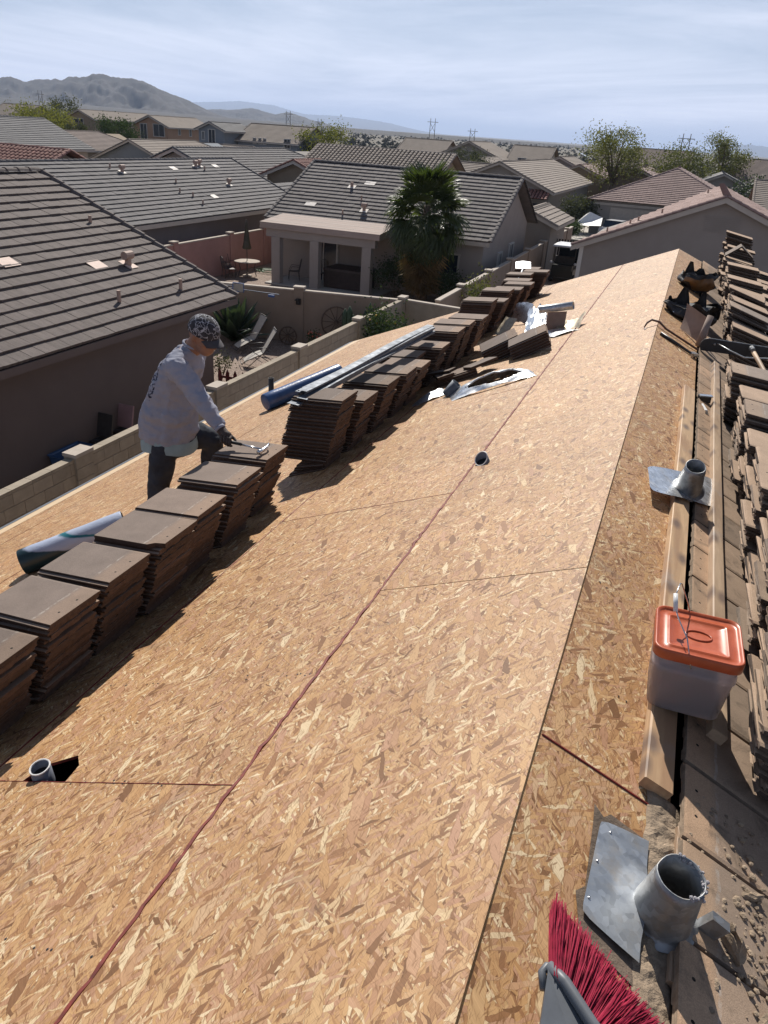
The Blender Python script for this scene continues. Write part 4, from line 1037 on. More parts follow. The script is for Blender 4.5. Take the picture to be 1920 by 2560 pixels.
rc = thing('ridge_tile', (0.85, 12.9, 0.3), 'angled ridge tile set on top of the far right pile', 'ridge tile')
mb = MB()
for s_, c_ in ((-1, 1), (1, 1)):
    mb.poly_ext([(0.86, 12.7, .345), (0.86+s_*.19, 12.7, .345-.15), (0.86+s_*.19, 12.7, .345-.172), (0.86, 12.7, .345-.026)], (0, .36, 0))
mb.build('cap', MAT['tile_right'], rc)
# ================================================================== the roofer
pe = thing('person', (-3.25, 4.62, zl(-3.3)), 'roofer in grey long-sleeved shirt, jeans and patterned cap, leaning on a hammer', 'person')
MAT['skin'] = simple('tanned_skin', (0.27, 0.135, 0.085), 0.55, 0.18, 14, 0.15, 60)
MAT['jeans'] = simple('dark_denim', (0.030, 0.036, 0.050), 0.85, 0.4, 7, 0.5, 90)
MAT['boots'] = simple('brown_boot_leather', (0.10, 0.06, 0.035), 0.6, 0.3, 15)
MAT['glove'] = simple('dark_work_glove', (0.055, 0.038, 0.034), 0.75, 0.45, 25, 0.5, 80)
MAT['undershirt'] = simple('pale_blue_undershirt', (0.30, 0.40, 0.43), 0.85, 0.12, 9, 0.4, 30, 0.01)
m, n, l, b = nt('grey_jersey')
v = coord(n, l, 'Object'); sx = n.new('ShaderNodeSeparateXYZ'); l.new(v, sx.inputs[0])
c = ramp(n, l, noise_t(n, l, v, 5.0, 4), [(0.3, (0.30, 0.31, 0.375)), (0.7, (0.34, 0.35, 0.42))])
# faded chest-high print on the back
mp = n.new('ShaderNodeMapping'); mp.inputs['Rotation'].default_value = (0, R(20), 0); mp.inputs['Scale'].default_value = (14, 14, 34); l.new(v, mp.inputs['Vector'])
vo = n.new('ShaderNodeTexVoronoi'); vo.feature = 'DISTANCE_TO_EDGE'; vo.inputs['Scale'].default_value = 1.4; l.new(mp.outputs[0], vo.inputs['Vector'])
ink = ramp(n, l, vo.outputs['Distance'], [(0.10, (1, 1, 1)), (0.17, (0, 0, 0))])
ink = mth(n, l, 'MULTIPLY', ink, ramp(n, l, noise_t(n, l, v, 16.0, 2), [(0.44, (0, 0, 0)), (0.52, (1, 1, 1))]))
def band(sock, a, b_): return mth(n, l, 'MULTIPLY', mth(n, l, 'GREATER_THAN', sock, a), mth(n, l, 'LESS_THAN', sock, b_))
line_ = mth(n, l, 'SUBTRACT', sx.outputs['X'], mth(n, l, 'MULTIPLY', sx.outputs['Z'], 0.28))
reg = mth(n, l, 'MULTIPLY', band(line_, -0.60, -0.335), band(sx.outputs['Z'], 1.02, 1.35))
c = mixc(n, l, mth(n, l, 'MULTIPLY', ink, reg), c, (0.03, 0.032, 0.055))
l.new(c, b.inputs['Base Color']); b.inputs['Roughness'].default_value = 0.9; b.inputs['Specular IOR Level'].default_value = 0.2
fold = n.new('ShaderNodeMapping'); fold.inputs['Scale'].default_value = (1, 1, 2.2); fold.inputs['Rotation'].default_value = (0.3, 0.5, 0); l.new(v, fold.inputs['Vector'])
bump(n, l, b, noise_t(n, l, fold.outputs[0], 6.0, 2, 0.45, 0.8), 0.55, 0.04)
MAT['jersey'] = m
def fused(name, mb, mat, parent, voxel, it=4):
    o = mb.build(name, mat, parent)
    r_ = o.modifiers.new('remesh', 'REMESH'); r_.mode = 'VOXEL'; r_.voxel_size = voxel; r_.use_smooth_shade = True
    s_ = o.modifiers.new('smooth', 'SMOOTH'); s_.factor = 0.5; s_.iterations = it
    return o
F_ = Vector((0.96, 0.18, 0)).normalized(); S_ = Vector((-F_.y, F_.x, 0))
def torso(mb, rings, seg=24):
    rr = []
    for (c, d, w) in rings:
        rr.append([Vector(c)+F_*(math.cos(2*math.pi*k/seg)*d)+S_*(math.sin(2*math.pi*k/seg)*w) for k in range(seg)])
    loft(mb, rr, True, True)
TR = [((-3.315, 4.6, -.70), .215, .20), ((-3.31, 4.6, -.62), .23, .21), ((-3.29, 4.6, -.48), .215, .205), ((-3.235, 4.6, -.28), .175, .20), ((-3.155, 4.6, -.10), .155, .20), ((-3.11, 4.6, -.01), .115, .175), ((-3.075, 4.595, .045), .070, .085), ((-3.06, 4.59, .065), .06, .062)]
shR, elR, wrR = (-3.075, 4.42, -.055), (-2.83, 4.345, -.255), (-2.665, 4.30, -.395)
shL, elL, wrL = (-3.15, 4.76, -.06), (-3.40, 4.92, -.34), (-3.38, 4.89, -.58)
hd = Vector((-2.945, 4.575, .150)); HF = Vector((0.92, -0.16, -0.34)).normalized(); HR = HF.cross(Vector((0, 0, 1))).normalized(); HU = HR.cross(HF)
HM = Matrix((HF, HR, HU)).transposed()
def hp(f, r, u): return hd+(HF*f+HR*r+HU*u)*1.10
# body: one continuous figure under the clothes
mb = MB()
torso(mb, [(c, d*0.86, w*0.86) for c, d, w in TR[:-1]]+[((-3.06, 4.59, .06), .052, .054)])
mb.tube([(-3.075, 4.595, .0), (-3.02, 4.585, .075), hp(-.03, 0, -.06), hp(-.02, 0, .0)], [.066, .062, .062, .06], 14)
for a_, e_, w_ in ((shR, elR, wrR), (shL, elL, wrL)): mb.tube([a_, e_, w_], [.060, .045, .032], 12)
for pts in ([(-3.27, 4.5, -.68), (-3.32, 4.47, -1.02), (-3.41, 4.49, -1.36)], [(-3.25, 4.70, -.68), (-3.09, 4.84, -.74), (-3.13, 4.85, -1.24)]): mb.tube(pts, [.085, .062, .042], 12)
mb.ball(hp(-.005, 0, .02), (0.2145, 0.1672, 0.2365), 16, 12, HM); mb.ball(hp(.035, 0, -.062), (0.1485, 0.1265, 0.1265), 14, 9, HM)
mb.ball(hp(.050, 0, -.095), (.075, .075, .055), 10, 7, HM)                         # chin
mb.tube([hp(.090, 0, .018), hp(.108, 0, -.012), hp(.112, 0, -.026), hp(.092, 0, -.034)], [.012, .015, .019, .014], 8)   # nose
mb.ball(hp(.086, 0, .030), (.030, .105, .022), 10, 6, HM)                          # brow
mb.ball(hp(.088, 0, -.058), (.028, .055, .012), 10, 6, HM); mb.ball(hp(.084, 0, -.072), (.030, .050, .013), 10, 6, HM)  # lips
mb.ball(hp(.055, .052, -.022), (.06, .03, .05), 8, 6, HM); mb.ball(hp(.055, -.052, -.022), (.06, .03, .05), 8, 6, HM)   # cheeks
for s_ in (-1, 1): mb.ball(hp(-.012, s_*.078, -.012), (.040, .020, .066), 10, 8, HM)                                  # ears
body = fused('body', mb, MAT['skin'], pe, 0.0075, 3)
mb = MB()
for s_ in (-1, 1): mb.ball(hp(.083, s_*.032, .008), (.018, .026, .012), 8, 6, HM)
mb.build('eyes', MAT['rubber'], body, smooth=True)
MAT['hair'] = simple('short_dark_hair', (0.02, 0.017, 0.016), 0.8, 0.3, 40, 0.6, 200)
mb = MB(); mb.ball(hp(-.022, 0, .028), (.178, .160, .190), 16, 10, HM); mb.build('hair', MAT['hair'], body, smooth=True)
# shirt
mb = MB(); torso(mb, TR)
mb.tube([(-3.10, 4.50, -.045), shR, elR, (-2.745, 4.32, -.325), wrR], [.095, .092, .068, .058, .047], 16)
mb.tube([(-3.14, 4.68, -.045), shL, elL, wrL], [.095, .090, .066, .046], 16)
mb.ball((-3.26, 4.54, -.46), (.40, .32, .28), 16, 10)
sh_ = fused('shirt', mb, MAT['jersey'], pe, 0.009, 5)
def folds(o, size, strength, mid=.5):
    tx = bpy.data.textures.new('cloth_folds', 'CLOUDS'); tx.noise_scale = size; tx.noise_depth = 2; tx.noise_basis = 'ORIGINAL_PERLIN'
    dm = o.modifiers.new('folds', 'DISPLACE'); dm.texture = tx; dm.strength = strength; dm.mid_level = mid; dm.texture_coords = 'LOCAL'
    sm = o.modifiers.new('settle', 'SMOOTH'); sm.factor = .5; sm.iterations = 1
folds(sh_, .11, .055); folds(sh_, .045, .022)
mb = MB(); mb.tube([wrR, tuple(Vector(wrR)+(Vector(wrR)-Vector(elR)).normalized()*0.022)], .040, 14); mb.build('cuff', MAT['jersey'], sh_, smooth=True)
mb = MB(); mb.tube([Vector((-3.045, 4.588, .068))+Vector((math.cos(a*math.pi/10)*.064, math.sin(a*math.pi/10)*.064, -.02*math.cos(a*math.pi/10))) for a in range(21)], .010, 6); mb.build('collar', MAT['jersey'], sh_, smooth=True)
mb = MB(); seg = 30
rr = []
for z_, k_ in ((-.68, .96), (-.735, .99), (-.775, .985)):
    rr.append([Vector((-3.31, 4.6, z_-0.02*math.cos(2*math.pi*k/seg)*0+0.012*math.sin(6*math.pi*k/seg)))+F_*(math.cos(2*math.pi*k/seg)*.222*k_)+S_*(math.sin(2*math.pi*k/seg)*.206*k_) for k in range(seg)])
loft(mb, rr); mb.build('undershirt_hem', MAT['undershirt'], pe, smooth=True)
# jeans, boots
mb = MB(); mb.ball((-3.31, 4.6, -.73), (.37, .34, .28), 18, 12)
mb.tube([(-3.29, 4.50, -.70), (-3.30, 4.48, -.86), (-3.335, 4.465, -1.03), (-3.36, 4.475, -1.15), (-3.41, 4.49, -1.34), (-3.415, 4.49, -1.39)], [.105, .102, .088, .082, .074, .076], 16)
mb.tube([(-3.25, 4.70, -.70), (-3.16, 4.78, -.72), (-3.085, 4.84, -.76), (-3.085, 4.85, -.86), (-3.12, 4.85, -1.05), (-3.13, 4.85, -1.25)], [.12, .11, .098, .088, .078, .076], 16)
jn = fused('jeans', mb, MAT['jeans'], pe, 0.010, 4); folds(jn, .07, .03)
for fx, fy in ((-3.39, 4.485), (-3.11, 4.85)):
    z0 = zl(fx)+0.02; mb = MB()
    mb.tube([(fx-.08, fy, z0+.03), (fx+.02, fy, z0+.035+.02), (fx+.13, fy, z0+.075), (fx+.18, fy, z0+.085)], [.042, .048, .046, .03], 12); mb.tube([(fx-.03, fy, z0+.03), (fx-.03, fy, z0+.13)], [.048, .05], 12)
    fused('boot', mb, MAT['boots'], pe, 0.010, 2)
# gloved hand closed on the hammer
mb = MB()
mb.tube([wrR, (-2.635, 4.292, -.418), (-2.60, 4.282, -.445)], [.036, .034, .036], 12)
mb.ball((-2.595, 4.285, -.440), (.088, .060, .070), 12, 8, Matrix.Rotation(.5, 3, 'Y'))
gv = fused('glove', mb, MAT['glove'], pe, 0.006, 2)
for i, (dx, ln) in enumerate(((0.0, .9), (.021, 1.0), (.042, 1.04), (.062, .92))):
    x = -2.622+dx; z = -.447-.004*i; mb = MB()
    mb.tube([(x, 4.285, z+.020), (x+.006, 4.262-.008*ln, z+.012), (x+.012, 4.245-.006*ln, z-.016*ln), (x+.012, 4.252, z-.040*ln), (x+.010, 4.272, z-.050*ln)], [.012, .0125, .0115, .0105, .008], 8)
    fused('finger', mb, MAT['glove'], gv, 0.004, 1)
mb = MB(); mb.tube([(-2.615, 4.305, -.440), (-2.585, 4.318, -.452), (-2.555, 4.315, -.466), (-2.535, 4.300, -.476)], [.016, .014, .012, .009], 8); fused('thumb', mb, MAT['glove'], gv, 0.004, 1)
mb = MB(); mb.ball((-3.37, 4.885, -.615), (.10, .07, .09), 12, 8)
for dx in (-.03, 0, .03): mb.tube([(-3.37+dx, 4.88, -.63), (-3.34+dx, 4.87, -.67), (-3.32+dx, 4.86, -.70)], [.013, .012, .009], 7)
fused('glove', mb, MAT['glove'], pe, 0.006, 2)
# cap
m, n, l, b = nt('printed_cap_cloth'); v = coord(n, l, 'Object')
ds = n.new('ShaderNodeVectorMath'); ds.operation = 'MULTIPLY_ADD'; ds.inputs[1].default_value = (0.11, 0.11, 0.11)
nz = n.new('ShaderNodeTexNoise'); nz.inputs['Scale'].default_value = 22.0; l.new(v, nz.inputs['Vector']); l.new(nz.outputs['Color'], ds.inputs[0]); l.new(v, ds.inputs[2])
vo = n.new('ShaderNodeTexVoronoi'); vo.feature = 'DISTANCE_TO_EDGE'; vo.inputs['Scale'].default_value = 19.0; l.new(ds.outputs[0], vo.inputs['Vector'])
ln_ = ramp(n, l, vo.outputs['Distance'], [(0.02, (1, 1, 1)), (0.06, (0, 0, 0))])
sx = n.new('ShaderNodeSeparateXYZ'); l.new(v, sx.inputs[0])
side_ = ramp(n, l, mth(n, l, 'ADD', mth(n, l, 'MULTIPLY', sx.outputs['Y'], -1.0), mth(n, l, 'MULTIPLY', sx.outputs['X'], 0.55)), [(0.185, (0, 0, 0)), (0.215, (1, 1, 1))])
c = mixc(n, l, mth(n, l, 'MULTIPLY', ln_, side_), ramp(n, l, noise_t(n, l, v, 20.0), [(0.3, (0.018, 0.018, 0.024)), (0.7, (0.045, 0.043, 0.055))]), (0.42, 0.42, 0.46))
l.new(c, b.inputs['Base Color']); b.inputs['Roughness'].default_value = 0.85
MAT['cap'] = m
MAT['cap_brim'] = simple('faded_cap_brim', (0.06, 0.055, 0.062), 0.85, 0.25, 14)
cp_ = bpy.data.objects  # (cap parts hang under the body)
def capf(u, v):
    th = v*math.pi*0.56; a = 2*math.pi*u
    k = 1.0 if v < .9 else 1.01
    return hp(-.004+math.sin(th)*math.cos(a)*.112*k, math.sin(th)*math.sin(a)*.092*k, .038+math.cos(th)*.098)
mb = MB(); mb.grid(capf, 32, 12); cap = mb.build('cap', MAT['cap'], pe, smooth=True)
def brimf(u, v, dz=0.0):
    s_ = (u-.5)*2; f = .092*math.sqrt(max(0, 1-s_*s_*.62))+.072*v*(1-.35*s_*s_)
    return hp(f, s_*.080*(1-.10*v), .030+dz-.012*v-.022*s_*s_-.010*v*v)
mb = MB(); mb.grid(lambda u, v: brimf(u, v), 12, 6); mb.grid(lambda u, v: brimf(1-u, v, -.004), 12, 6); mb.build('brim', MAT['cap_brim'], cap, smooth=True)
mb = MB(); mb.ball(hp(-.004, 0, .137), (.014, .014, .008), 8, 5, HM); mb.build('button', MAT['cap_brim'], cap)
# hammer in the hand
hw = thing('hammer', (-2.45, 4.28, -.51), 'claw hammer with black grip and chrome head held on the tile pile', 'hammer')
mb = MB(); mb.tube([(-2.640, 4.268, -.472), (-2.56, 4.272, -.474), (-2.475, 4.276, -.479)], [.015, .0155, .013], 10, flat=.8); mb.build('grip', MAT['rubber'], hw, smooth=True)
mb = MB(); mb.tube([(-2.48, 4.276, -.479), (-2.32, 4.281, -.485)], [.0095, .009], 10, flat=.7); mb.build('shaft', MAT['steel'], hw, smooth=True)
mb = MB(); mb.tube([(-2.306, 4.215, -.483), (-2.306, 4.235, -.483), (-2.305, 4.25, -.484), (-2.304, 4.275, -.483), (-2.300, 4.30, -.480), (-2.300, 4.33, -.474), (-2.308, 4.36, -.472), (-2.325, 4.385, -.474)], [.017, .0175, .0125, .014, .013, .010, .007, .004], 10)
mb.build('head', MAT['steel'], hw, smooth=True)
# ================================================================== ground
m, n, l, b = nt('desert_ground'); v = coord(n, l, 'Object')
f1 = noise_t(n, l, v, 0.015, 6, 0.65); f2 = noise_t(n, l, v, 0.35, 5, 0.7)
c = ramp(n, l, f1, [(0.35, (0.088, 0.074, 0.056)), (0.65, (0.130, 0.107, 0.080))])
c = mixc(n, l, ramp(n, l, f2, [(0.45, (0, 0, 0)), (0.62, (0.6, 0.6, 0.6))]), c, (0.13, 0.12, 0.075))
l.new(c, b.inputs['Base Color']); b.inputs['Roughness'].default_value = 0.95
MAT['ground'] = m
mb = MB(); mb.add([(-30000, -3000, ZG-0.02), (30000, -3000, ZG-0.02), (30000, 30000, ZG-0.02), (-30000, 30000, ZG-0.02)], [(0, 1, 2, 3)])
tag(mb.build('ground', MAT['ground'], origin=(0, 0, ZG)), kind='structure')
m, n, l, b = nt('yard_gravel'); v = coord(n, l, 'Object')
vo = n.new('ShaderNodeTexVoronoi'); vo.inputs['Scale'].default_value = 34.0; l.new(v, vo.inputs['Vector'])
sp = n.new('ShaderNodeSeparateColor'); l.new(vo.outputs['Color'], sp.inputs[0])
c = ramp(n, l, sp.outputs['Red'], [(0, (0.17, 0.125, 0.10)), (0.5, (0.30, 0.225, 0.18)), (1, (0.42, 0.33, 0.27))])
l.new(c, b.inputs['Base Color']); b.inputs['Roughness'].default_value = 0.95
bump(n, l, b, vo.outputs['Distance'], 1.0, 0.02); MAT['gravel'] = m
mb = MB(); mb.add([(-60, -6, ZG-0.012), (12, -6, ZG-0.012), (12, 62, ZG-0.012), (-60, 62, ZG-0.012)], [(0, 1, 2, 3)])
tag(mb.build('gravel_yard', MAT['gravel'], origin=(0, 0, ZG)), kind='structure')
MAT['concrete'] = simple('driveway_concrete', (0.45, 0.42, 0.38), 0.9, 0.12, 0.8, 0.2, 60)
MAT['asphalt'] = simple('grey_asphalt', (0.06, 0.058, 0.056), 0.95, 0.2, 0.5)
mb = MB(); mb.add([(-9, 66, ZG-0.006), (-5.5, 66, ZG-0.006), (-5.5, 86, ZG-0.006), (-9, 86, ZG-0.006)], [(0, 1, 2, 3)])
tag(mb.build('driveway', MAT['concrete'], origin=(-7, 70, ZG)), kind='structure')
mb = MB(); mb.add([(-140, 86, ZG-0.006), (60, 86, ZG-0.006), (60, 92, ZG-0.006), (-140, 92, ZG-0.006)], [(0, 1, 2, 3)])
tag(mb.build('road', MAT['asphalt'], origin=(0, 89, ZG)), kind='structure')

# ================================================================== masonry walls
MAT['block'] = simple('tan_concrete_block', (0.36, 0.305, 0.235), 0.95, 0.12, 5, 0.5, 70, 0.006, orand=0.07)
MAT['mortar'] = simple('grey_mortar', (0.26, 0.225, 0.18), 0.95, 0.1, 8)
MAT['tan_stucco'] = simple('tan_wall_stucco', (0.30, 0.235, 0.185), 0.95, 0.08, 2, 0.4, 60)
MAT['pink_stucco'] = simple('dusty_pink_stucco', (0.40, 0.225, 0.20), 0.95, 0.08, 2, 0.4, 60)
MAT['cap_light'] = simple('pale_wall_cap', (0.46, 0.40, 0.34), 0.9, 0.1, 4)
WT = -3.57
bw = thing('block_wall', (-8.5, 15, ZG), 'long tan concrete block wall running past the eave of the near roof', 'wall')
bm_ = bpy.data.meshes.new('block'); mbx = MB(); mbx.box((0, 0, 0), (0.15, 0.398, 0.195)); bm_.from_pydata(mbx.v, [], mbx.f); bm_.materials.append(MAT['block'])
cap_ = bpy.data.meshes.new('cap_block'); mbx = MB(); mbx.box((0, 0, 0), (0.155, 0.400, 0.055)); cap_.from_pydata(mbx.v, [], mbx.f); cap_.materials.append(MAT['block'])
for j in range(52):
    y = 4.6+0.406*j
    if y > 25: break
    place('cap_block', cap_, Matrix.Translation((-8.5, y, WT-0.0275)), bw)
    for r_ in range(4):
        yy = y+(0.203 if r_ % 2 else 0)
        place('block', bm_, Matrix.Translation((-8.5+random.gauss(0, .0015), yy, WT-0.06-0.1-0.203*r_)), bw)
mb = MB(); mb.span(-8.562, -8.438, 4.4, 25.1, ZG, WT-0.04); mb.build('mortar_core', MAT['mortar'], bw)
for k, y in enumerate((9.15, 13.35, 17.2, 21.1, 25.0)):
    for r_ in range(5):
        mb = MB(); mb.box((-8.5, y, WT+0.03-0.1-0.203*r_), (0.24, 0.40, 0.196)); mb.build('pillar_block', MAT['block'], bw)
    mb = MB(); mb.span(-8.605, -8.395, y-.185, y+.185, ZG, WT-0.9); mb.build('pillar_core', MAT['mortar'], bw)
    mb = MB(); mb.box((-8.5, y, WT+0.03+0.032), (0.27, 0.43, 0.06)); mb.build('pillar_cap', MAT['cap_light'], bw)
def plain_wall(name, a, b_, zt, th, mat, capm, posts, label, zb=ZG, capw=0.04, post=0.34):
    a, b_ = Vector((*a, 0)), Vector((*b_, 0)); d = (b_-a).normalized(); L = (b_-a).length; rz = Matrix.Rotation(math.atan2(d.y, d.x), 3, 'Z'); mid = (a+b_)/2
    t = thing(name, (mid.x, mid.y, zb), label, 'wall')
    mb = MB(); mb.box((mid.x, mid.y, (zb+zt-.05)/2), (L, th, zt-.05-zb), rz); mb.build('wall_panel', mat, t)
    mb = MB(); mb.box((mid.x, mid.y, zt-.024), (L, th+capw, .05), rz); mb.build('cap', capm, t)
    for q in posts:
        p = a+d*q
        mb = MB(); mb.box((p.x, p.y, (zb+zt+.06)/2), (post, post*.75, zt+.06-zb), rz); mb.build('post', mat, t)
        mb = MB(); mb.box((p.x, p.y, zt+.088), (post+.05, post*.75+.05, .055), rz); mb.build('post_cap', capm, t)
    return t
cw = plain_wall('yard_wall', (-15.6, 23.55), (-8.62, 24.95), WT-.02, .15, MAT['tan_stucco'], MAT['cap_light'], [3.62], 'tan cross wall between the two back yards with one tall post')
mb = MB(); mb.box((-12.0, 24.08, WT-.40), (.14, .10, .2)); mb.box((-12.0, 24.03, WT-.34), (.18, .12, .04)); mb.build('wall_light', MAT['rubber'], cw)
plain_wall('yard_wall', (-22.0, 22.5), (-15.75, 23.52), WT-.08, .15, MAT['tan_stucco'], MAT['cap_light'], [], 'low tan wall piece behind the eave of the left house')
plain_wall('yard_wall', (-8.35, 25.02), (-4.2, 24.6), WT, .15, MAT['block'], MAT['cap_light'], [], 'pale block wall piece hidden behind the far eave corner')
plain_wall('yard_wall', (-7.45, 25.6), (-7.45, 56.5), WT, .15, MAT['tan_stucco'], MAT['cap_light'], [3.0, 7.2, 11.4, 15.6, 19.8, 24, 28.4], 'long tan side wall with stepped posts leading to the golf cart')
plain_wall('yard_wall', (-21.1, 24.0), (-21.1, 39.6), WT, .15, MAT['pink_stucco'], MAT['cap_light'], [1.2, 5.9, 10.6, 14.0], 'dusty pink back yard wall behind the patio table')
plain_wall('yard_wall', (-21.0, 39.7), (-18.6, 39.7), WT, .15, MAT['pink_stucco'], MAT['cap_light'], [], 'short pink wall return beside the patio house')

# ================================================================== tiled roofs
def roof_tile_mesh(name, w, e, mat, th=0.052):
    me = bpy.data.meshes.new(name); mb = MB(); L = e+0.06
    # y runs up the slope from the nose (0), x across; the nose rides on the course below
    hw = w/2-0.004
    vs = [(-hw, 0, -.004), (hw, 0, -.004), (hw, L, -.03), (-hw, L, -.03), (-hw, 0, th), (hw, 0, th), (hw, L, .004), (-hw, L, .004)]
    me.from_pydata(vs, [], [(0, 1, 5, 4), (1, 2, 6, 5), (3, 0, 4, 7), (4, 5, 6, 7), (2, 3, 7, 6)]); me.materials.append(mat); return me
def barrel_verts(w, e, th=0.075, seg=6):
    L = e+.05; vs = []; fs = []
    for j, (y, dz) in enumerate(((0, .03), (L, 0))):
        for k in range(seg+1):
            a = math.pi*k/seg; vs.append((-math.cos(a)*w*.40, y, math.sin(a)*th+dz))
    fs = [(k, k+1, seg+1+k+1, seg+1+k) for k in range(seg)]
    n = len(vs); vs += [(-w*.40, 0, 0), (w*.40, 0, 0)]; fs.append(tuple(range(seg, -1, -1))+(n, n+1)[:0])
    return vs, fs
def tiled_plane(house_, e0, a, u, W, L, mat, indiv=0, th=.052, tw=.33, ex=.343, inside=None, profile='flat', strips=False, deck=None, nearest=None, jog=True):
    """courses of tiles from the eave e0 up the slope; a = along the eave, u = up the slope (unit vectors)"""
    e0, a, u = Vector(e0), Vector(a).normalized(), Vector(u).normalized(); nrm = a.cross(u)
    if nrm.z < 0: nrm = -nrm
    flip = a.cross(u).z < 0
    nc, nw = int(round(L/ex)), int(round(W/tw))
    if inside is None: inside = lambda s, t: True
    base = roof_tile_mesh('roof_tile', tw, ex, mat, th) if profile == 'flat' else None
    if profile == 'barrel': bv, bf = barrel_verts(tw, ex)
    else: bv, bf = [tuple(v_.co) for v_ in base.vertices], [tuple(p.vertices) for p in base.polygons]
    bv = np.array(bv)
    items = []
    for i in range(nc):
        t = i*ex
        if strips:
            js = [j for j in range(nw) if inside((j+.5)*tw, t+ex*.5)]
            if js: items.append((min(js)*tw, (max(js)+1)*tw, t))
            continue
        for j in range(nw):
            s = (j+.5)*tw
            if inside(s, t+ex*.5): items.append((s, t))
    M = np.array([[a.x, u.x, nrm.x], [a.y, u.y, nrm.y], [a.z, u.z, nrm.z]]); o = np.array(e0)
    mb = MB()
    if strips:
        for s0, s1, t in items:
            vs = np.array([(s0, t, -.004), (s1, t, -.004), (s1, t+ex+.05, -.02), (s0, t+ex+.05, -.02), (s0, t, .045), (s1, t, .045), (s1, t+ex+.05, .004), (s0, t+ex+.05, .004)])
            mb.add((vs @ M.T+o).tolist(), [(0, 1, 5, 4), (1, 2, 6, 5), (3, 0, 4, 7), (4, 5, 6, 7)])
    else:
        if indiv:
            def key(it):
                p = e0+a*it[0]+u*it[1]; return (p-(nearest or CAM_LOC)).length
            items.sort(key=key)
        for k, (s, t) in enumerate(items):
            jz = random.gauss(0, .0025)
            if k < indiv:
                rot = Matrix.Rotation(random.gauss(0, .008), 4, 'Z')
                ax_ = a if not flip else -a
                place('roof_tile', base, axes(ax_, u, nrm, e0+a*s+u*t+nrm*jz) @ rot, house_)
            else:
                vs = bv.copy(); vs[:, 0] += s; vs[:, 1] += t; vs[:, 2] += jz
                mb.add((vs @ M.T+o).tolist(), bf)
    if mb.v:
        ob = mb.build('roof_tiles', mat, house_); ob['kind'] = 'stuff'
    if deck is not None:
        mb = MB(); mb.add([Vector(p)-nrm*.02 for p in deck], [tuple(range(len(deck)))]); mb.build('roof_deck', MAT['dark'], house_)
def cap_run(house_, a, b_, mat, w=.17, step=.36, lift=.05, every=True, name='ridge_cap'):
    """overlapping half-round cap tiles along a ridge, hip or rake"""
    a, b_ = Vector(a), Vector(b_); d = (b_-a).normalized(); L = (b_-a).length; sd = d.cross(Vector((0, 0, 1))).normalized(); upv = sd.cross(d)
    prof = [(-w/2, -.06), (-w/2*.75, -.005), (-w*.18, .028), (w*.18, .028), (w/2*.75, -.005), (w/2, -.06)]
    mb = MB(); k = 0
    while k*step < L-.05:
        s0, s1 = k*step, min(L, k*step+step+.04)
        vs = [a+d*s0+sd*x+upv*(z+lift+.022) for x, z in prof]+[a+d*s1+sd*x*.92+upv*(z*.95+lift) for x, z in prof]
        mb.add(vs, [(i, i+1, 7+i, 6+i) for i in range(5)]+[(5, 4, 3, 2, 1, 0)])
        k += 1
        if every:
            mb.build(name, mat, house_); mb = MB()
    if mb.v: mb.build(name+'s', mat, house_)
def roof_vent(house_, p, nrm, upv, mat, pm, kind='stack', r=.05, h=.22, plate=(.38, .42), tilt=None):
    plate = (plate[0]*.8, plate[1]*.8) if plate else plate; r, h = r*.8, h*.85
    p, nrm = Vector(p), Vector(nrm).normalized(); a = Vector(upv).normalized(); s = a.cross(nrm)
    vt = MB()
    if kind in ('plate', 'stack', 'hood') and plate:
        vt.add([p+s*sx*plate[0]/2+a*sy*plate[1]/2+nrm*.052 for sx, sy in ((-1, -1), (1, -1), (1, 1), (-1, 1))], [(0, 1, 2, 3)])
        vt.add([p+s*sx*plate[0]/2+a*sy*plate[1]/2+nrm*.046 for sx, sy in ((-1, -1), (1, -1), (1, 1), (-1, 1))], [(3, 2, 1, 0)])
    o = vt.build('roof_vent', pm, house_) if vt.v else None
    if kind in ('stack', 'hood', 'pipe'):
        mb = MB(); q = p+nrm*.04; mb.lathe(q, [(r, 0), (r, h)], 12, (0, 0, 1))
        if kind == 'hood': mb.lathe(q+Vector((-.0, -.0, h+.03))-s*.14, [(r*1.25, 0), (r*1.25, .28)], 12, s)
        par = o if o is not None else house_
        mb.build('vent_stack', mat, par, smooth=False)
def stucco(name, col): return simple(name, col, 0.95, 0.06, 1.2, 0.35, 40)
MAT['tA'] = simple('left_house_roof_tile', (0.148, 0.122, 0.112), 0.9, 0.20, 2.5, 0.6, 55, 0.01, orand=0.10, stretch=(6, 1, 1))
MAT['tB'] = simple('grey_roof_tile', (0.140, 0.131, 0.132), 0.9, 0.18, 2.0, 0.5, 40, 0.01, orand=0.09)
MAT['tC'] = simple('patio_house_roof_tile', (0.160, 0.142, 0.136), 0.9, 0.2, 2.0, 0.5, 40, 0.01, orand=0.10)
MAT['tD'] = simple('rosy_brown_roof_tile', (0.300, 0.200, 0.175), 0.9, 0.12, 1.5, 0.4, 30, 0.01, orand=0.06)
MAT['tE'] = simple('red_barrel_tile', (0.27, 0.13, 0.105), 0.85, 0.35, 3, orand=0.1)
MAT['vent_paint'] = simple('tan_vent_paint', (0.40, 0.28, 0.225), 0.7, 0.1, 6)
MAT['vent_plate'] = simple('pinkish_flashing_paint', (0.62, 0.46, 0.385), 0.7, 0.08, 6)
MAT['vent_white'] = simple('pale_flashing', (0.72, 0.66, 0.60), 0.7, 0.08, 6)
MAT['trim'] = simple('pale_trim', (0.50, 0.45, 0.40), 0.85, 0.06, 3)
MAT['glass'] = simple('dark_window_glass', (0.03, 0.04, 0.055), 0.08, 0.2, 2, spec=0.6)
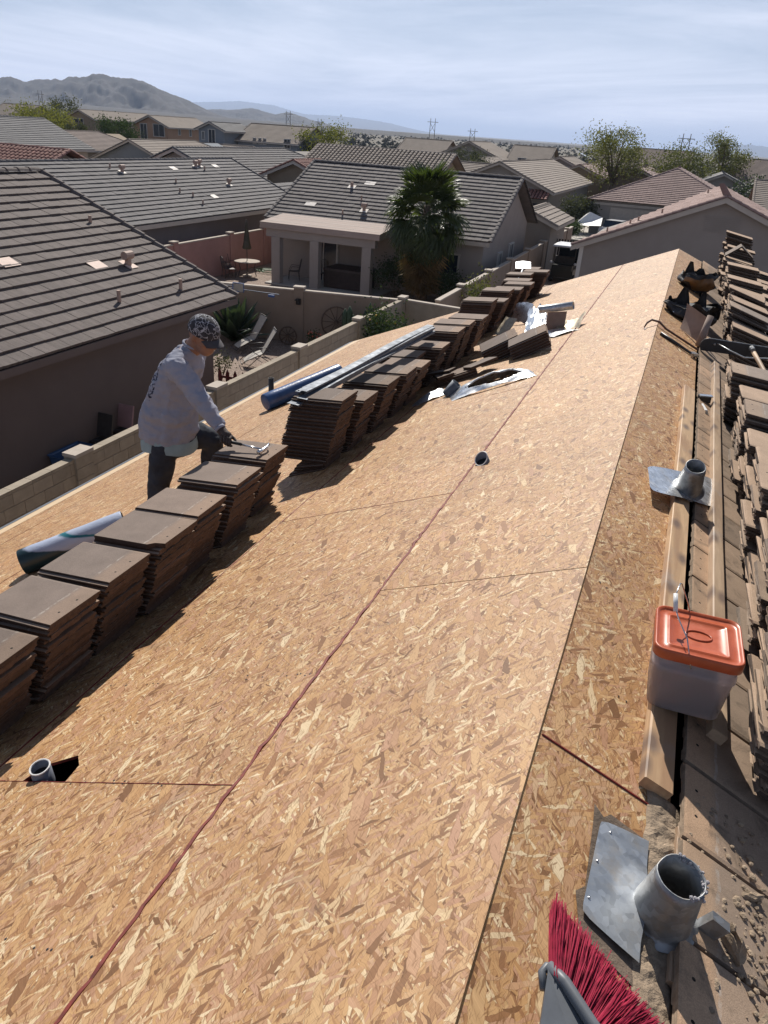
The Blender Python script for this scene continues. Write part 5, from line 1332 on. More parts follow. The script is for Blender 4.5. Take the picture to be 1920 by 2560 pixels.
MAT['frame'] = simple('white_window_frame', (0.62, 0.60, 0.57), 0.6, 0.06, 3)
def window(house_, c, w, h, face, frame=None, mull=True):
    """frame set proud of the wall with a recessed pane; face = outward normal"""
    c, nv = Vector(c), Vector(face); s = Vector((0, 0, 1)).cross(nv).normalized(); mb = MB(); fw_ = .07
    M3 = Matrix((s, nv, Vector((0, 0, 1)))).transposed()
    for dx, dz, ww, hh in ((0, h/2, w+2*fw_, fw_), (0, -h/2, w+2*fw_, fw_), (-w/2, 0, fw_, h), (w/2, 0, fw_, h)): mb.box(c+s*dx+Vector((0, 0, dz))+nv*.03, (ww, .09, hh), M3)
    if mull: mb.box(c+nv*.025, (.04, .06, h), M3)
    o = mb.build('window', frame or MAT['frame'], house_)
    mb = MB(); mb.box(c+nv*.012, (w, .02, h), M3); mb.build('pane', MAT['glass'], o)
    return o
def wall_mesh(house_, pts_front, vec, mat, name='wall'):
    mb = MB(); mb.poly_ext(pts_front, vec); return mb.build(name, mat, house_)

# ---- house on the left, its tiled slope facing us
MAT['wA'] = stucco('mauve_brown_stucco', (0.165, 0.128, 0.118))
hA = thing('tiled_house', (-16.7, 8, ZG), 'brown house on the left with a large ribbed tile roof', 'house')
EX, EZ = -10.65, -2.65; RX = -16.75; YA0, YA1 = 3.0, 17.77; upA = Vector((RX-EX, 0, 2.59)).normalized(); LA = math.hypot(RX-EX, 2.59)
wall_mesh(hA, [(-11.2, YA0, ZG), (-22.3, YA0, ZG), (-22.3, YA0, -2.62), (RX, YA0, -.32), (-11.2, YA0, -2.62)], (0, YA1-YA0-.35, 0), MAT['wA'])
tiled_plane(hA, (EX, YA0, EZ), (0, 1, 0), upA, YA1-YA0, LA, MAT['tA'], indiv=300, th=.058, nearest=Vector((-10, 14.5, -2)),
            deck=[(EX, YA0, EZ), (EX, YA1, EZ), (RX, YA1, -.06), (RX, YA0, -.06)])
mb = MB(); mb.add([(RX, YA0, -.06), (RX, YA1, -.06), (-22.85, YA1, EZ), (-22.85, YA0, EZ)], [(0, 1, 2, 3)]); mb.build('back_slope', MAT['tA'], hA)
cap_run(hA, (EX, YA1+.05, EZ), (RX, YA1+.05, -.06), MAT['tA'], w=.22, step=.343, lift=.06, name='rake_cap')
cap_run(hA, (RX, YA0, -.04), (RX, YA1, -.04), MAT['tA'], w=.26, step=.40, name='ridge_cap')
mb = MB(); mb.span(EX+.01, EX+.04, YA0, YA1, EZ-.17, EZ-.02); mb.span(-11.2, EX+.01, YA0, YA1, EZ-.13, EZ-.10); mb.build('fascia', MAT['wA'], hA)
nA = Vector((.391, 0, .92))
def onA(x, y): return Vector((x, y, EZ+(EX-x)*2.59/6.1))
for (x, y, kind, h) in ((-12.55, 15.9, 'hood', .22), (-11.35, 16.3, 'pipe', .30), (-11.45, 14.1, 'pipe', .30), (-14.3, 16.75, 'pipe', .2)):
    roof_vent(hA, onA(x, y), nA, upA, MAT['vent_paint'], MAT['vent_plate'], kind, .055 if kind == 'pipe' else .10, h, (.42, .46) if kind == 'hood' else None)
for (x, y) in ((-12.75, 15.0), (-13.3, 12.9)): roof_vent(hA, onA(x, y), nA, upA, None, MAT['vent_plate'], 'plate', plate=(.55, .42))

# ---- long grey roof behind it
MAT['wB'] = stucco('blue_grey_stucco', (0.21, 0.195, 0.195))
hB = thing('tiled_house', (-26, 36, ZG), 'long grey tiled house behind the pink wall', 'house')
BX, BZ, BR, BRZ, BY0, BY1 = -21.75, -2.75, -26.8, -.62, 25.6, 44.2
upB = Vector((BR-BX, 0, BRZ-BZ)).normalized(); LB = math.hypot(BR-BX, BRZ-BZ)
wall_mesh(hB, [(-22.25, BY0+.3, ZG), (-31.4, BY0+.3, ZG), (-31.4, BY0+.3, BZ), (BR, BY0+.3, BRZ-.22), (-22.25, BY0+.3, BZ-.02)], (0, BY1-BY0-.6, 0), MAT['wB'])
tiled_plane(hB, (BX, BY0, BZ), (0, 1, 0), upB, BY1-BY0, LB, MAT['tB'], indiv=300, th=.055, nearest=Vector((-21, 33, -2)), deck=[(BX, BY0, BZ), (BX, BY1, BZ), (BR, BY1, BRZ), (BR, BY0, BRZ)])
mb = MB(); mb.add([(BR, BY0, BRZ), (BR, BY1, BRZ), (-31.8, BY1, BZ), (-31.8, BY0, BZ)], [(0, 1, 2, 3)]); mb.build('back_slope', MAT['tB'], hB)
cap_run(hB, (BX, BY1, BZ), (BR, BY1, BRZ), MAT['tB'], every=False, name='rake_cap'); cap_run(hB, (BX, BY0, BZ), (BR, BY0, BRZ), MAT['tB'], every=False, name='rake_cap')
cap_run(hB, (BR, BY0, BRZ), (BR, BY1, BRZ), MAT['tB'], every=False)
mb = MB(); mb.span(BX+.01, BX+.04, BY0, BY1+6, BZ-.2, BZ-.02); mb.build('fascia', MAT['trim'], hB)
tiled_plane(hB, (BX, BY1, BZ), (0, 1, 0), upB, 6.2, LB*.46, MAT['tB'], deck=[(BX, BY1, BZ), (BX, BY1+6.2, BZ), (BX+upB.x*LB*.46, BY1+6.2, BZ+upB.z*LB*.46), (BX+upB.x*LB*.46, BY1, BZ+upB.z*LB*.46)])
wall_mesh(hB, [(-22.25, BY1-.3, ZG), (-26.0, BY1-.3, ZG), (-26.0, BY1-.3, -2.4), (-24.2, BY1-.3, -1.95), (-22.25, BY1-.3, BZ-.05)], (0, 6.3, 0), MAT['wB'], 'side_wing')
nB = Vector((-upB.z, 0, -upB.x))*-1; nB = Vector((abs(upB.z), 0, abs(upB.x)))
def onB(t, y): p = Vector((BX, y, BZ))+upB*t; return p
for t, y, kind in ((4.7, 32.2, 'pipe'), (4.3, 32.6, 'hood'), (3.1, 35.3, 'pipe'), (2.2, 34.4, 'pipe'), (2.6, 39.6, 'hood'), (1.75, 34.9, 'pipe'), (4.6, 39.2, 'hood'), (4.7, 39.7, 'hood'), (4.2, 39.5, 'pipe'), (1.0, 34.7, 'pipe')):
    roof_vent(hB, onB(t, y), nB, upB, MAT['vent_paint'], MAT['vent_white'], kind, .055 if kind == 'pipe' else .10, .24, (.40, .40))
for t, y in ((4.5, 37.0), (4.6, 41.2), (1.6, 36.6)): roof_vent(hB, onB(t, y), nB, upB, None, MAT['vent_white'], 'plate', plate=(.6, .42))

# ---- patio house with the palm in front
MAT['wC'] = stucco('beige_grey_stucco', (0.36, 0.315, 0.285))
hC = thing('patio_house', (-13.5, 40, ZG), 'beige house with a tiled gable roof and columned patio behind the palm', 'house')
CY, CZ, CR, CRZ, CX0, CX1 = 35.0, -2.66, 40.45, -.18, -19.35, -8.05
upC = Vector((0, CR-CY, CRZ-CZ)).normalized(); LC = math.hypot(CR-CY, CRZ-CZ)
wall_mesh(hC, [(CX1-.4, 35.6, ZG), (CX1-.4, 45.2, ZG), (CX1-.4, 45.2, CZ+.06), (CX1-.4, CR, CRZ-.2), (CX1-.4, 35.6, CZ+.06)], (-(CX1-.8-CX0), 0, 0), MAT['wC'])
tiled_plane(hC, (CX0, CY, CZ), (1, 0, 0), upC, CX1-CX0, LC, MAT['tC'], indiv=300, th=.055, nearest=Vector((-10, 30, -1)), deck=[(CX0, CY, CZ), (CX1, CY, CZ), (CX1, CR, CRZ), (CX0, CR, CRZ)])
mb = MB(); mb.add([(CX0, CR, CRZ), (CX1, CR, CRZ), (CX1, 45.9, CZ), (CX0, 45.9, CZ)], [(0, 1, 2, 3)]); mb.build('back_slope', MAT['tC'], hC)
cap_run(hC, (CX1, CY, CZ), (CX1, CR, CRZ), MAT['tC'], w=.24, step=.343, name='rake_cap'); cap_run(hC, (CX0, CY, CZ), (CX0, CR, CRZ), MAT['tC'], w=.24, step=.343, every=False, name='rake_cap')
cap_run(hC, (CX1, 45.9, CZ), (CX1, CR, CRZ), MAT['tC'], w=.24, every=False, name='rake_cap'); cap_run(hC, (CX0, CR, CRZ), (CX1, CR, CRZ), MAT['tC'], w=.26, step=.4)
mb = MB(); mb.span(CX0, CX1, CY-.03, CY+.0, CZ-.2, CZ-.02); mb.build('fascia', MAT['trim'], hC)
nC = Vector((0, -upC.z, upC.y))
def onC(x, t): return Vector((x, CY, CZ))+upC*t
for x, t, kind in ((-15.6, .95, 'pipe'), (-14.7, 1.5, 'hood'), (-15.2, 2.4, 'pipe'), (-16.2, 3.6, 'stack')): roof_vent(hC, onC(x, t), nC, upC, MAT['vent_paint'], MAT['vent_white'], kind, .05 if kind == 'pipe' else .1, .26, (.5, .4))
for x, t in ((-17.6, 1.6), (-15.4, 4.1)): roof_vent(hC, onC(x, t), nC, upC, None, MAT['vent_white'], 'plate', plate=(.7, .42))
# patio: roof slab, beam, columns
mb = MB(); mb.add([(-18.6, 33.15, -2.62), (-12.6, 33.15, -2.62), (-12.6, 36.1, -2.36), (-18.6, 36.1, -2.36), (-18.6, 33.15, -2.88), (-12.6, 33.15, -2.88), (-12.6, 36.1, -2.88), (-18.6, 36.1, -2.88)],
                  [(0, 1, 2, 3), (4, 5, 1, 0), (5, 6, 2, 1), (7, 4, 0, 3), (7, 6, 5, 4)])
MAT['patio_roof'] = simple('tan_patio_roofing', (0.40, 0.32, 0.28), 0.9, 0.12, 2.0, stretch=(0.3, 3, 1))
po = mb.build('patio_roof', [MAT['patio_roof']], hC)
mb = MB()
for k in range(3): mb.add([(-18.6, 33.6+.75*k, -2.575+.066*k), (-12.6, 33.6+.75*k, -2.575+.066*k), (-12.6, 33.66+.75*k, -2.57+.066*k), (-18.6, 33.66+.75*k, -2.57+.066*k)], [(0, 1, 2, 3)])
mb.build('roof_seam', MAT['trim'], po)
mb = MB(); mb.span(-18.35, -12.85, 33.3, 33.62, -3.25, -2.884); mb.build('patio_beam', MAT['wC'], hC)
for x in (-17.85, -15.85, -13.25):
    mb = MB(); mb.span(x-.22, x+.22, 33.28, 33.64, ZG, -3.252); mb.build('column', MAT['wC'], hC)
mb = MB(); mb.span(-18.4, -12.7, 33.2, 35.6, ZG-.01, ZG+.05); mb.build('patio_slab', MAT['concrete'], hC)
mb = MB(); mb.span(-17.05, -15.7, 35.50, 35.62, ZG+.06, -3.1); d_ = mb.build('sliding_door', MAT['glass'], hC)
mb = MB(); mb.span(-17.12, -17.05, 35.47, 35.6, ZG+.06, -3.1); mb.span(-16.42, -16.36, 35.47, 35.6, ZG+.06, -3.1); mb.span(-15.70, -15.63, 35.47, 35.6, ZG+.06, -3.1); mb.build('door_frame', MAT['frame'], d_)
mb = MB(); mb.box((-17.55, 35.5, -3.35), (.14, .14, .24)); mb.build('wall_lamp', MAT['rubber'], hC)
mb = MB(); mb.span(-16.62, -16.22, 35.44, 35.462, -3.55, -3.10); mb.build('door_notice', MAT['frame'], hC)
window(hC, (-8.43, 39.0, -4.1), .75, 1.1, (1, 0, 0)); window(hC, (-8.43, 41.5, -4.0), .9, 1.3, (1, 0, 0)); window(hC, (-10.0, 35.59, -3.85), .9, .9, (0, -1, 0), MAT['trim'], False)
ht = thing('hot_tub', (-14.6, 34.7, ZG), 'dark covered hot tub under the patio roof', 'hot tub')
mb = MB(); loft(mb, [[Vector((-14.6+x, 34.65+y, ZG+z)) for x, y in ((-1, -.75), (1, -.75), (1, .75), (-1, .75))] for z in (.06, .85)], True, True); mb.build('cabinet', simple('dark_brown_cabinet', (0.045, 0.03, 0.026), .7), ht)
mb = MB(); mb.span(-15.63, -13.57, 33.87, 35.43, ZG+.852, ZG+.95); mb.build('cover', simple('brown_spa_cover', (0.075, 0.055, 0.05), .7), ht)

# ---- gable house right of the golf cart
MAT['wD'] = stucco('warm_grey_stucco', (0.31, 0.275, 0.25))
hD = thing('gable_house', (1.3, 41, ZG), 'large gable end house with a rosy tile roof beyond the ridge', 'house')
DX0, DX1, DXR, DZ, DRZ, DY = -4.85, 7.6, 1.30, -2.68, -.10, 37.7
upD = Vector((DXR-DX0, 0, DRZ-DZ)).normalized(); LD = math.hypot(DXR-DX0, DRZ-DZ)
upD2 = Vector((DXR-DX1, 0, DRZ-DZ)).normalized(); LD2 = math.hypot(DXR-DX1, DRZ-DZ)
wall_mesh(hD, [(-4.45, DY+.3, ZG), (7.2, DY+.3, ZG), (7.2, DY+.3, DZ), (DXR, DY+.3, DRZ-.16), (-4.45, DY+.3, DZ)], (0, 9, 0), MAT['wD'])
RD = 13.6                                                                # length of the ridge; the back of the roof steps in to a valley
ins = lambda s, t: s < 0.55+(RD-0.55)*(t/LD)
tiled_plane(hD, (DX0, DY, DZ), (0, 1, 0), upD, RD+1, LD, MAT['tD'], indiv=200, nearest=Vector((-2, 36, -1)), inside=ins, deck=[(DX0, DY, DZ), (DX0, DY+.6, DZ), (DXR, DY+RD, DRZ), (DXR, DY, DRZ)])
tiled_plane(hD, (DX1, DY, DZ), (0, 1, 0), upD2, RD, LD2, MAT['tD'], inside=None, deck=[(DX1, DY, DZ), (DX1, DY+RD, DZ), (DXR, DY+RD, DRZ), (DXR, DY, DRZ)])
cap_run(hD, (DXR, DY, DRZ+.02), (DXR, DY+RD, DRZ+.02), MAT['tD'], w=.34, step=.4)
cap_run(hD, (DX0, DY+.02, DZ), (DXR, DY+.02, DRZ), MAT['tD'], w=.24, step=.343, name='rake_cap'); cap_run(hD, (DX1, DY+.02, DZ), (DXR, DY+.02, DRZ), MAT['tD'], w=.24, step=.343, every=False, name='rake_cap')
mb = MB()
for xa in (DX0, DX1): mb.poly_ext([(xa, DY-.02, DZ-.02), (DXR, DY-.02, DRZ-.03), (DXR, DY-.02, DRZ-.25), (xa, DY-.02, DZ-.24)], (0, .04, 0))
mb.build('rake_trim', MAT['trim'], hD)
nD = Vector((-upD.z, 0, upD.x))
def onD(t, y): return Vector((DX0, y, DZ))+upD*t
for t, y, kind in ((1.5, 39.0, 'pipe'), (2.5, 39.6, 'stack'), (2.85, 39.9, 'stack'), (3.9, 40.2, 'pipe'), (5.9, 46, 'stack')): roof_vent(hD, onD(t, y), nD, upD, MAT['vent_paint'], MAT['vent_plate'], kind, .05, .22, (.4, .4))
mb = MB()
for k in range(9): mb.box((1.35, DY+.285, -.95-.075*k), (1.5-.02*k, .02, .045))
mb.build('gable_vent', MAT['wD'], hD)
mb = MB(); mb.span(-4.48, -4.30, DY+.26, DY+.30, ZG, DZ-.02); mb.build('corner_post', MAT['frame'], hD)
# ================================================================== yard things
def leaf_material(name, col, col2, trans=0.35, rough=0.5):
    m, n, l, b = nt(name); v = coord(n, l, 'Object')
    c = ramp(n, l, noise_t(n, l, v, 1.7, 4, 0.7), [(0.3, col), (0.7, col2)])
    oi = n.new('ShaderNodeObjectInfo'); c = mixc(n, l, 1.0, c, ramp(n, l, oi.outputs['Random'], [(0, (0.75, 0.78, 0.7)), (1, (1.25, 1.2, 1.1))]), 'MULTIPLY')
    l.new(c, b.inputs['Base Color']); b.inputs['Roughness'].default_value = rough
    t = n.new('ShaderNodeBsdfTranslucent'); l.new(mixc(n, l, 1.0, c, (1.5, 1.6, 0.7), 'MULTIPLY'), t.inputs['Color'])
    mx = n.new('ShaderNodeMixShader'); mx.inputs[0].default_value = trans
    l.new(b.outputs[0], mx.inputs[1]); l.new(t.outputs[0], mx.inputs[2]); l.new(mx.outputs[0], n['Material Output'].inputs['Surface'])
    return m
MAT['palm'] = leaf_material('fan_palm_leaf', (0.032, 0.055, 0.024), (0.085, 0.105, 0.038), 0.34, 0.42)
MAT['palm_dead'] = leaf_material('dead_palm_leaf', (0.17, 0.115, 0.065), (0.34, 0.235, 0.135), 0.3, 0.8)
MAT['bark'] = simple('fibrous_bark', (0.13, 0.095, 0.07), 0.95, 0.35, 8, 0.8, 40, 0.02)
MAT['agave'] = leaf_material('blue_green_agave', (0.045, 0.075, 0.055), (0.085, 0.12, 0.085), 0.1, 0.6)
MAT['mesquite'] = leaf_material('mesquite_leaf', (0.085, 0.095, 0.032), (0.16, 0.16, 0.060), 0.35, 0.6)
MAT['olive_leaf'] = leaf_material('dark_green_leaf', (0.030, 0.055, 0.024), (0.07, 0.095, 0.042), 0.25, 0.6)
MAT['grey_leaf'] = leaf_material('grey_green_leaf', (0.060, 0.068, 0.045), (0.10, 0.105, 0.068), 0.2, 0.7)
MAT['flower'] = simple('yellow_orange_flower', (0.65, 0.36, 0.03), 0.6, 0.3, 20)
MAT['pink_flower'] = simple('coral_flower', (0.55, 0.15, 0.09), 0.6, 0.3, 20)
MAT['cactus'] = simple('green_cactus_skin', (0.055, 0.095, 0.055), 0.7, 0.25, 12)
MAT['sling'] = simple('cream_sling_fabric', (0.50, 0.47, 0.42), 0.8, 0.1, 10)
MAT['dark_frame'] = simple('bronze_chair_frame', (0.055, 0.050, 0.048), 0.45, 0.2, 10)

def fan_frond(name, mat, petiole, blade, leaflets, droop, seed, spread=115, width=.034):
    rnd = random.Random(seed); mb = MB()
    pts = [Vector((petiole*i/4, 0, -.04*(i/4)**2*petiole)) for i in range(5)]
    mb.tube(pts, [.018, .016, .013, .011, .009], 5)
    o = pts[-1]
    for k in range(leaflets):
        a = R(-spread+2*spread*k/(leaflets-1)+rnd.gauss(0, 2)); L = blade*(0.72+0.28*math.cos(a*.6))*rnd.uniform(.9, 1.06)
        d = Vector((math.cos(a), math.sin(a), 0)); s = Vector((-math.sin(a), math.cos(a), 0)); prev = None; vs = []
        for i in range(6):
            t = i/5; w = width*blade*(0.35+1.5*t*(1-t)*1.6)*(1 if t < .95 else .25); z = -droop*blade*t**2.2*(1+rnd.uniform(-.2, .3)); sh = .6*w
            p = o+d*L*t*(1-.12*droop*t*t)+Vector((0, 0, z+.10*blade*(1-abs(a)/R(spread))*t*(1-t)))
            vs += [p-s*w, p+Vector((0, 0, sh*.7)), p+s*w]
        mb.add(vs, [(i*3+j, i*3+j+1, (i+1)*3+j+1, (i+1)*3+j) for i in range(5) for j in range(2)])
    me = bpy.data.meshes.new(name); me.from_pydata([tuple(v_) for v_ in mb.v], [], mb.f); me.materials.append(mat); return me
px_, py_ = -10.62, 33.5
palm = thing('fan_palm', (px_, py_, ZG), 'bushy fan palm with a brown skirt of dead fronds in front of the patio house', 'palm tree')
mb = MB(); mb.tube([(px_+.05, py_, ZG), (px_, py_, -4), (px_, py_, -2.2), (px_, py_, -1.25)], [.30, .24, .22, .14], 12); mb.build('trunk', MAT['bark'], palm, smooth=True)
fm = [fan_frond('frond', MAT['palm'], .95, .88, 26, dr, i, 112, .040) for i, dr in enumerate((.25, .55, .85))]
fu = fan_frond('frond', MAT['palm'], .75, .85, 20, .12, 9, 60, .04)
fd = [fan_frond('dead_frond', MAT['palm_dead'], .45, .85, 20, 1.0, 20+i, 50, .045) for i in range(2)]
rnd = random.Random(77)
def frond(mesh, az, el, sc, name, roll=0, z0=-1.55):
    d = Vector((math.cos(az)*math.cos(el), math.sin(az)*math.cos(el), math.sin(el)))
    s = Vector((-math.sin(az), math.cos(az), 0)); n_ = d.cross(s); n_ = n_ if n_.z >= 0 or abs(el) > 1.2 else n_
    mw = axes(d, s, d.cross(s), Vector((px_, py_, z0))+d*.10) @ Matrix.Rotation(roll, 4, 'X') @ Matrix.Scale(sc, 4)
    place(name, mesh, mw, palm)
for k in range(11): frond(fu, rnd.uniform(0, 6.28), R(rnd.uniform(52, 86)), rnd.uniform(1.0, 1.25), 'frond', rnd.gauss(0, .3), -1.25)
N_ = 84
for k in range(N_):
    t = k/N_; el = R(58-118*t+rnd.gauss(0, 7)); az = k*2.39996+rnd.gauss(0, .15)
    frond(fm[0 if t < .35 else (1 if t < .7 else 2)], az, el, rnd.uniform(.88, 1.12)*(1.0 if t > .2 else .95), 'frond', rnd.gauss(0, .35), -1.5-.45*t)
for k in range(130):
    t = k/130; el = R(-66-21*t+rnd.gauss(0, 4)); frond(fd[k % 2], k*2.39996+rnd.gauss(0, .2), el, rnd.uniform(.9, 1.2)*(1.1-.35*t), 'dead_frond', rnd.gauss(0, .4), -2.1-1.75*t)

def shrub(name, c, r, h, n, mat, label, cat='shrub', leaf=.05, stems=7, fl=None, fn=0, seed=1, group=None):
    rnd = random.Random(seed); t = thing(name, c, label, cat, group); c = Vector(c); mb = MB(); tips = []
    for k in range(stems):
        a = rnd.uniform(0, 6.28); q = c+Vector((math.cos(a)*r*rnd.uniform(.3, .8), math.sin(a)*r*rnd.uniform(.3, .8), h*rnd.uniform(.55, .95))); tips.append(q)
        mb.tube([c, c.lerp(q, .5)+Vector((0, 0, .05*h)), q], [.018, .012, .006], 5)
    mb.build('stems', MAT['bark'], t)
    mb = MB()
    for k in range(n):
        q = rnd.choice(tips); p = q+Vector((rnd.gauss(0, r*.26), rnd.gauss(0, r*.26), rnd.gauss(0, h*.16)))
        if p.z < c.z+.03: p.z = c.z+.03+rnd.random()*.1
        d = Vector((rnd.gauss(0, 1), rnd.gauss(0, 1), rnd.gauss(0.3, 1))).normalized(); s = d.orthogonal().normalized()*leaf*.45; L = leaf*rnd.uniform(.7, 1.4)
        mb.add([p, p+d*L*.5+s, p+d*L, p+d*L*.5-s], [(0, 1, 2, 3)])
    o = mb.build('foliage', mat, t); o['kind'] = 'stuff'
    if fl:
        for k in range(fn):
            q = rnd.choice(tips)+Vector((rnd.gauss(0, r*.25), rnd.gauss(0, r*.25), rnd.uniform(0, h*.2))); mb = MB(); mb.ball(q, (.07, .07, .06), 6, 4); mb.build('flower', fl, t)
    return t
def agave(name, c, R_, n, label, seed):
    t = thing(name, c, label, 'agave'); c = Vector(c); rnd = random.Random(seed)
    for k in range(n):
        az = k*2.39996; el = R(22+58*(k/n)**.8+rnd.gauss(0, 3)); L = R_*rnd.uniform(.85, 1.1); d = Vector((math.cos(az)*math.cos(el), math.sin(az)*math.cos(el), math.sin(el))); s = Vector((-math.sin(az), math.cos(az), 0)); u_ = d.cross(s)*-1
        mb = MB(); vs = []
        for i in range(7):
            q = i/6; w = .085*R_*(.75+.9*q*(1-q)*2)*(1-q**3)+.003; p = c+d*L*q+Vector((0, 0, -.10*L*q*q*math.cos(el)))
            vs += [p-s*w, p-u_*w*.5, p+s*w]
        mb.add(vs, [(i*3+j, i*3+j+1, (i+1)*3+j+1, (i+1)*3+j) for i in range(6) for j in range(2)]); mb.build('leaf', MAT['agave'], t, smooth=True)
    return t
agave('agave', (-13.95, 23.0, ZG), 1.75, 34, 'large blue green agave against the tan cross wall', 4)
def recliner(name, c, rz, label):
    t = thing(name, c, label, 'lounge chair', 'reclining garden chairs'); M3 = Matrix.Rotation(rz, 3, 'Z'); c = Vector(c)
    P = lambda x, y, z: c+M3 @ Vector((x, y, z))
    mb = MB(); mb.grid(lambda u, v: P(-.24+.48*u, -.62+.55*v, .30+.14*v-.10*(1-v)**2*1.2), 2, 6); mb.build('seat', MAT['sling'], t)
    mb = MB(); mb.grid(lambda u, v: P(-.24+.48*u, -.05+.42*v, .42+.72*v), 2, 6); mb.build('backrest', MAT['sling'], t)
    mb = MB()
    for s in (-1, 1):
        mb.tube([P(s*.26, -.72, .12), P(s*.26, -.62, .22), P(s*.26, -.06, .43), P(s*.26, .38, 1.16)], .013, 6)
    mb.tube([P(-.26, .38, 1.16), P(.26, .38, 1.16)], .013, 6); mb.tube([P(-.26, -.72, .12), P(.26, -.72, .12)], .013, 6); mb.build('frame', MAT['dark_frame'], t, smooth=True)
    for s in (-1, 1):
        mb = MB(); mb.tube([P(s*.30, -.40, .63), P(s*.30, -.05, .66), P(s*.30, .18, .62)], .022, 6, flat=.6); mb.build('armrest', MAT['dark_frame'], t, smooth=True)
        for q in ([P(s*.28, -.50, .60), P(s*.28, .42, .0)], [P(s*.28, .12, .62), P(s*.28, -.58, .0)]):
            mb = MB(); mb.tube(q, .012, 6); mb.build('leg', MAT['dark_frame'], t)
    return t
recliner('lounge_chair', (-11.6, 20.9, ZG), R(-52), 'cream garden recliner nearer the block wall')
recliner('lounge_chair', (-12.75, 22.3, ZG), R(-38), 'cream garden recliner in the shade, farther from the block wall')
def wagon_wheel(c, r, label, lean=.12, spokes=12):
    t = thing('wagon_wheel', (c[0], c[1], c[2]-r), label, 'wheel'); c = Vector(c); U_ = Vector((0, math.sin(lean), math.cos(lean))); X_ = Vector((1, .2, 0)).normalized()
    pt = lambda a, q: c+X_*math.cos(a)*q+U_*math.sin(a)*q
    mb = MB(); mb.tube([pt(2*math.pi*k/28, r) for k in range(29)], .028, 6); mb.build('rim', MAT['bark'], t)
    mb = MB(); mb.lathe(c+Vector((0, -.06, 0)), [(.07, 0), (.07, .12)], 12, (0, 1, 0)); mb.build('hub', MAT['bark'], t)
    for k in range(spokes):
        a = 2*math.pi*k/spokes; mb = MB(); mb.tube([pt(a, .05), pt(a, r)], .014, 5); mb.build('spoke', MAT['bark'], t)
wagon_wheel((-10.60, 24.22, -4.52), .52, 'larger old wagon wheel leaning on the tan cross wall')
wagon_wheel((-12.20, 23.70, -5.10), .30, 'small wagon wheel leaning on the tan cross wall', .12, 10)
def cactus_cluster(c, cols, label):
    t = thing('columnar_cactus', c, label, 'cactus'); c = Vector(c)
    for dx, dy, h, r in cols:
        mb = MB(); seg = 16; rings = []
        for i in range(9):
            q = i/8; rr = r*(1 if q < .85 else math.sqrt(max(.02, 1-((q-.85)/.15)**2))); rings.append([c+Vector((dx+math.cos(2*math.pi*k/seg)*rr*(1+.12*(k % 2)), dy+math.sin(2*math.pi*k/seg)*rr*(1+.12*(k % 2)), h*q)) for k in range(seg)])
        loft(mb, rings, True); mb.build('column', MAT['cactus'], t, smooth=True)
cactus_cluster((-10.05, 24.0, ZG), [(-.14, 0, 1.45, .085), (.02, .02, 1.55, .09), (.18, -.02, 1.3, .08)], 'clump of short columnar cacti right of the big wheel')
cactus_cluster((-9.45, 24.25, ZG), [(-.10, 0, 1.45, .07), (.06, .02, 1.72, .075)], 'taller pair of columnar cacti near the wall corner')
MAT['red_paint'] = simple('dark_red_picket_paint', (0.13, 0.022, 0.022), 0.7, 0.2, 8)
pf = thing('picket_fence', (-10.6, 17.6, ZG), 'low dark red picket fence between the left house and the block wall', 'fence')
for k in range(9):
    x = -11.1+.24*k; mb = MB(); mb.poly_ext([(x-.055, 17.55, ZG), (x+.055, 17.55, ZG), (x+.055, 17.55, -4.72), (x+.035, 17.55, -4.66), (x, 17.55, -4.58), (x-.035, 17.55, -4.66), (x-.055, 17.55, -4.72)], (0, .022, 0)); mb.build('picket', MAT['red_paint'], pf)
for z in (-5.15, -4.85): mb = MB(); mb.span(-11.18, -9.1, 17.575, 17.60, z, z+.07); mb.build('rail', MAT['red_paint'], pf)
shrub('flowering_shrub', (-7.65, 21.6, ZG), .75, 1.85, 2600, MAT['olive_leaf'], 'leafy green shrub with yellow flowers between block wall and roof', leaf=.075, stems=16, fl=MAT['flower'], fn=14, seed=3)
shrub('flowering_plant', (-11.0, 23.4, ZG), .28, .6, 350, MAT['olive_leaf'], 'small plant with coral flowers by the cross wall', leaf=.05, fl=MAT['pink_flower'], fn=14, seed=5)
shrub('shrub', (-11.9, 18.9, ZG), .3, .7, 300, MAT['grey_leaf'], 'small scrawny plant at the corner of the left house', leaf=.05, seed=6)
shrub('shrub', (-6.6, 28.2, ZG), .8, 2.0, 1500, MAT['mesquite'], 'bright green shrub top showing behind the tile piles', leaf=.07, seed=16)
shrub('patio_shrub', (-12.0, 34.0, ZG), 1.0, 1.5, 2200, MAT['olive_leaf'], 'dark shrub filling the corner left of the palm', leaf=.08, stems=12, seed=8)
shrub('patio_shrub', (-9.6, 34.2, ZG), .8, 1.2, 1500, MAT['olive_leaf'], 'dark shrub right of the palm trunk', leaf=.08, stems=10, seed=9)
tb = thing('storage_tub', (-10.95, 11.5, ZG), 'blue plastic tub between the left house and the block wall', 'tub')
MAT['blue_tub'] = simple('blue_plastic', (0.05, 0.11, 0.24), .45, .1, 6)
mb = MB(); loft(mb, [[Vector((-10.85+x*k, 11.55+y*k, -5.25+z)) for x, y in ((-.28, -.42), (.28, -.42), (.28, .42), (-.28, .42))] for k, z in ((.85, 0), (1, .38), (1.06, .40), (1.06, .43))], False, True); mb.build('tub_body', MAT['blue_tub'], tb)
mb = MB(); mb.span(-11.2, -10.6, 11.1, 12.0, ZG, -5.252); mb.build('stand', MAT['dark_frame'], tb)
MAT['pink_cloth'] = simple('faded_pink_cushion', (0.42, 0.26, 0.27), .85, .1, 6)
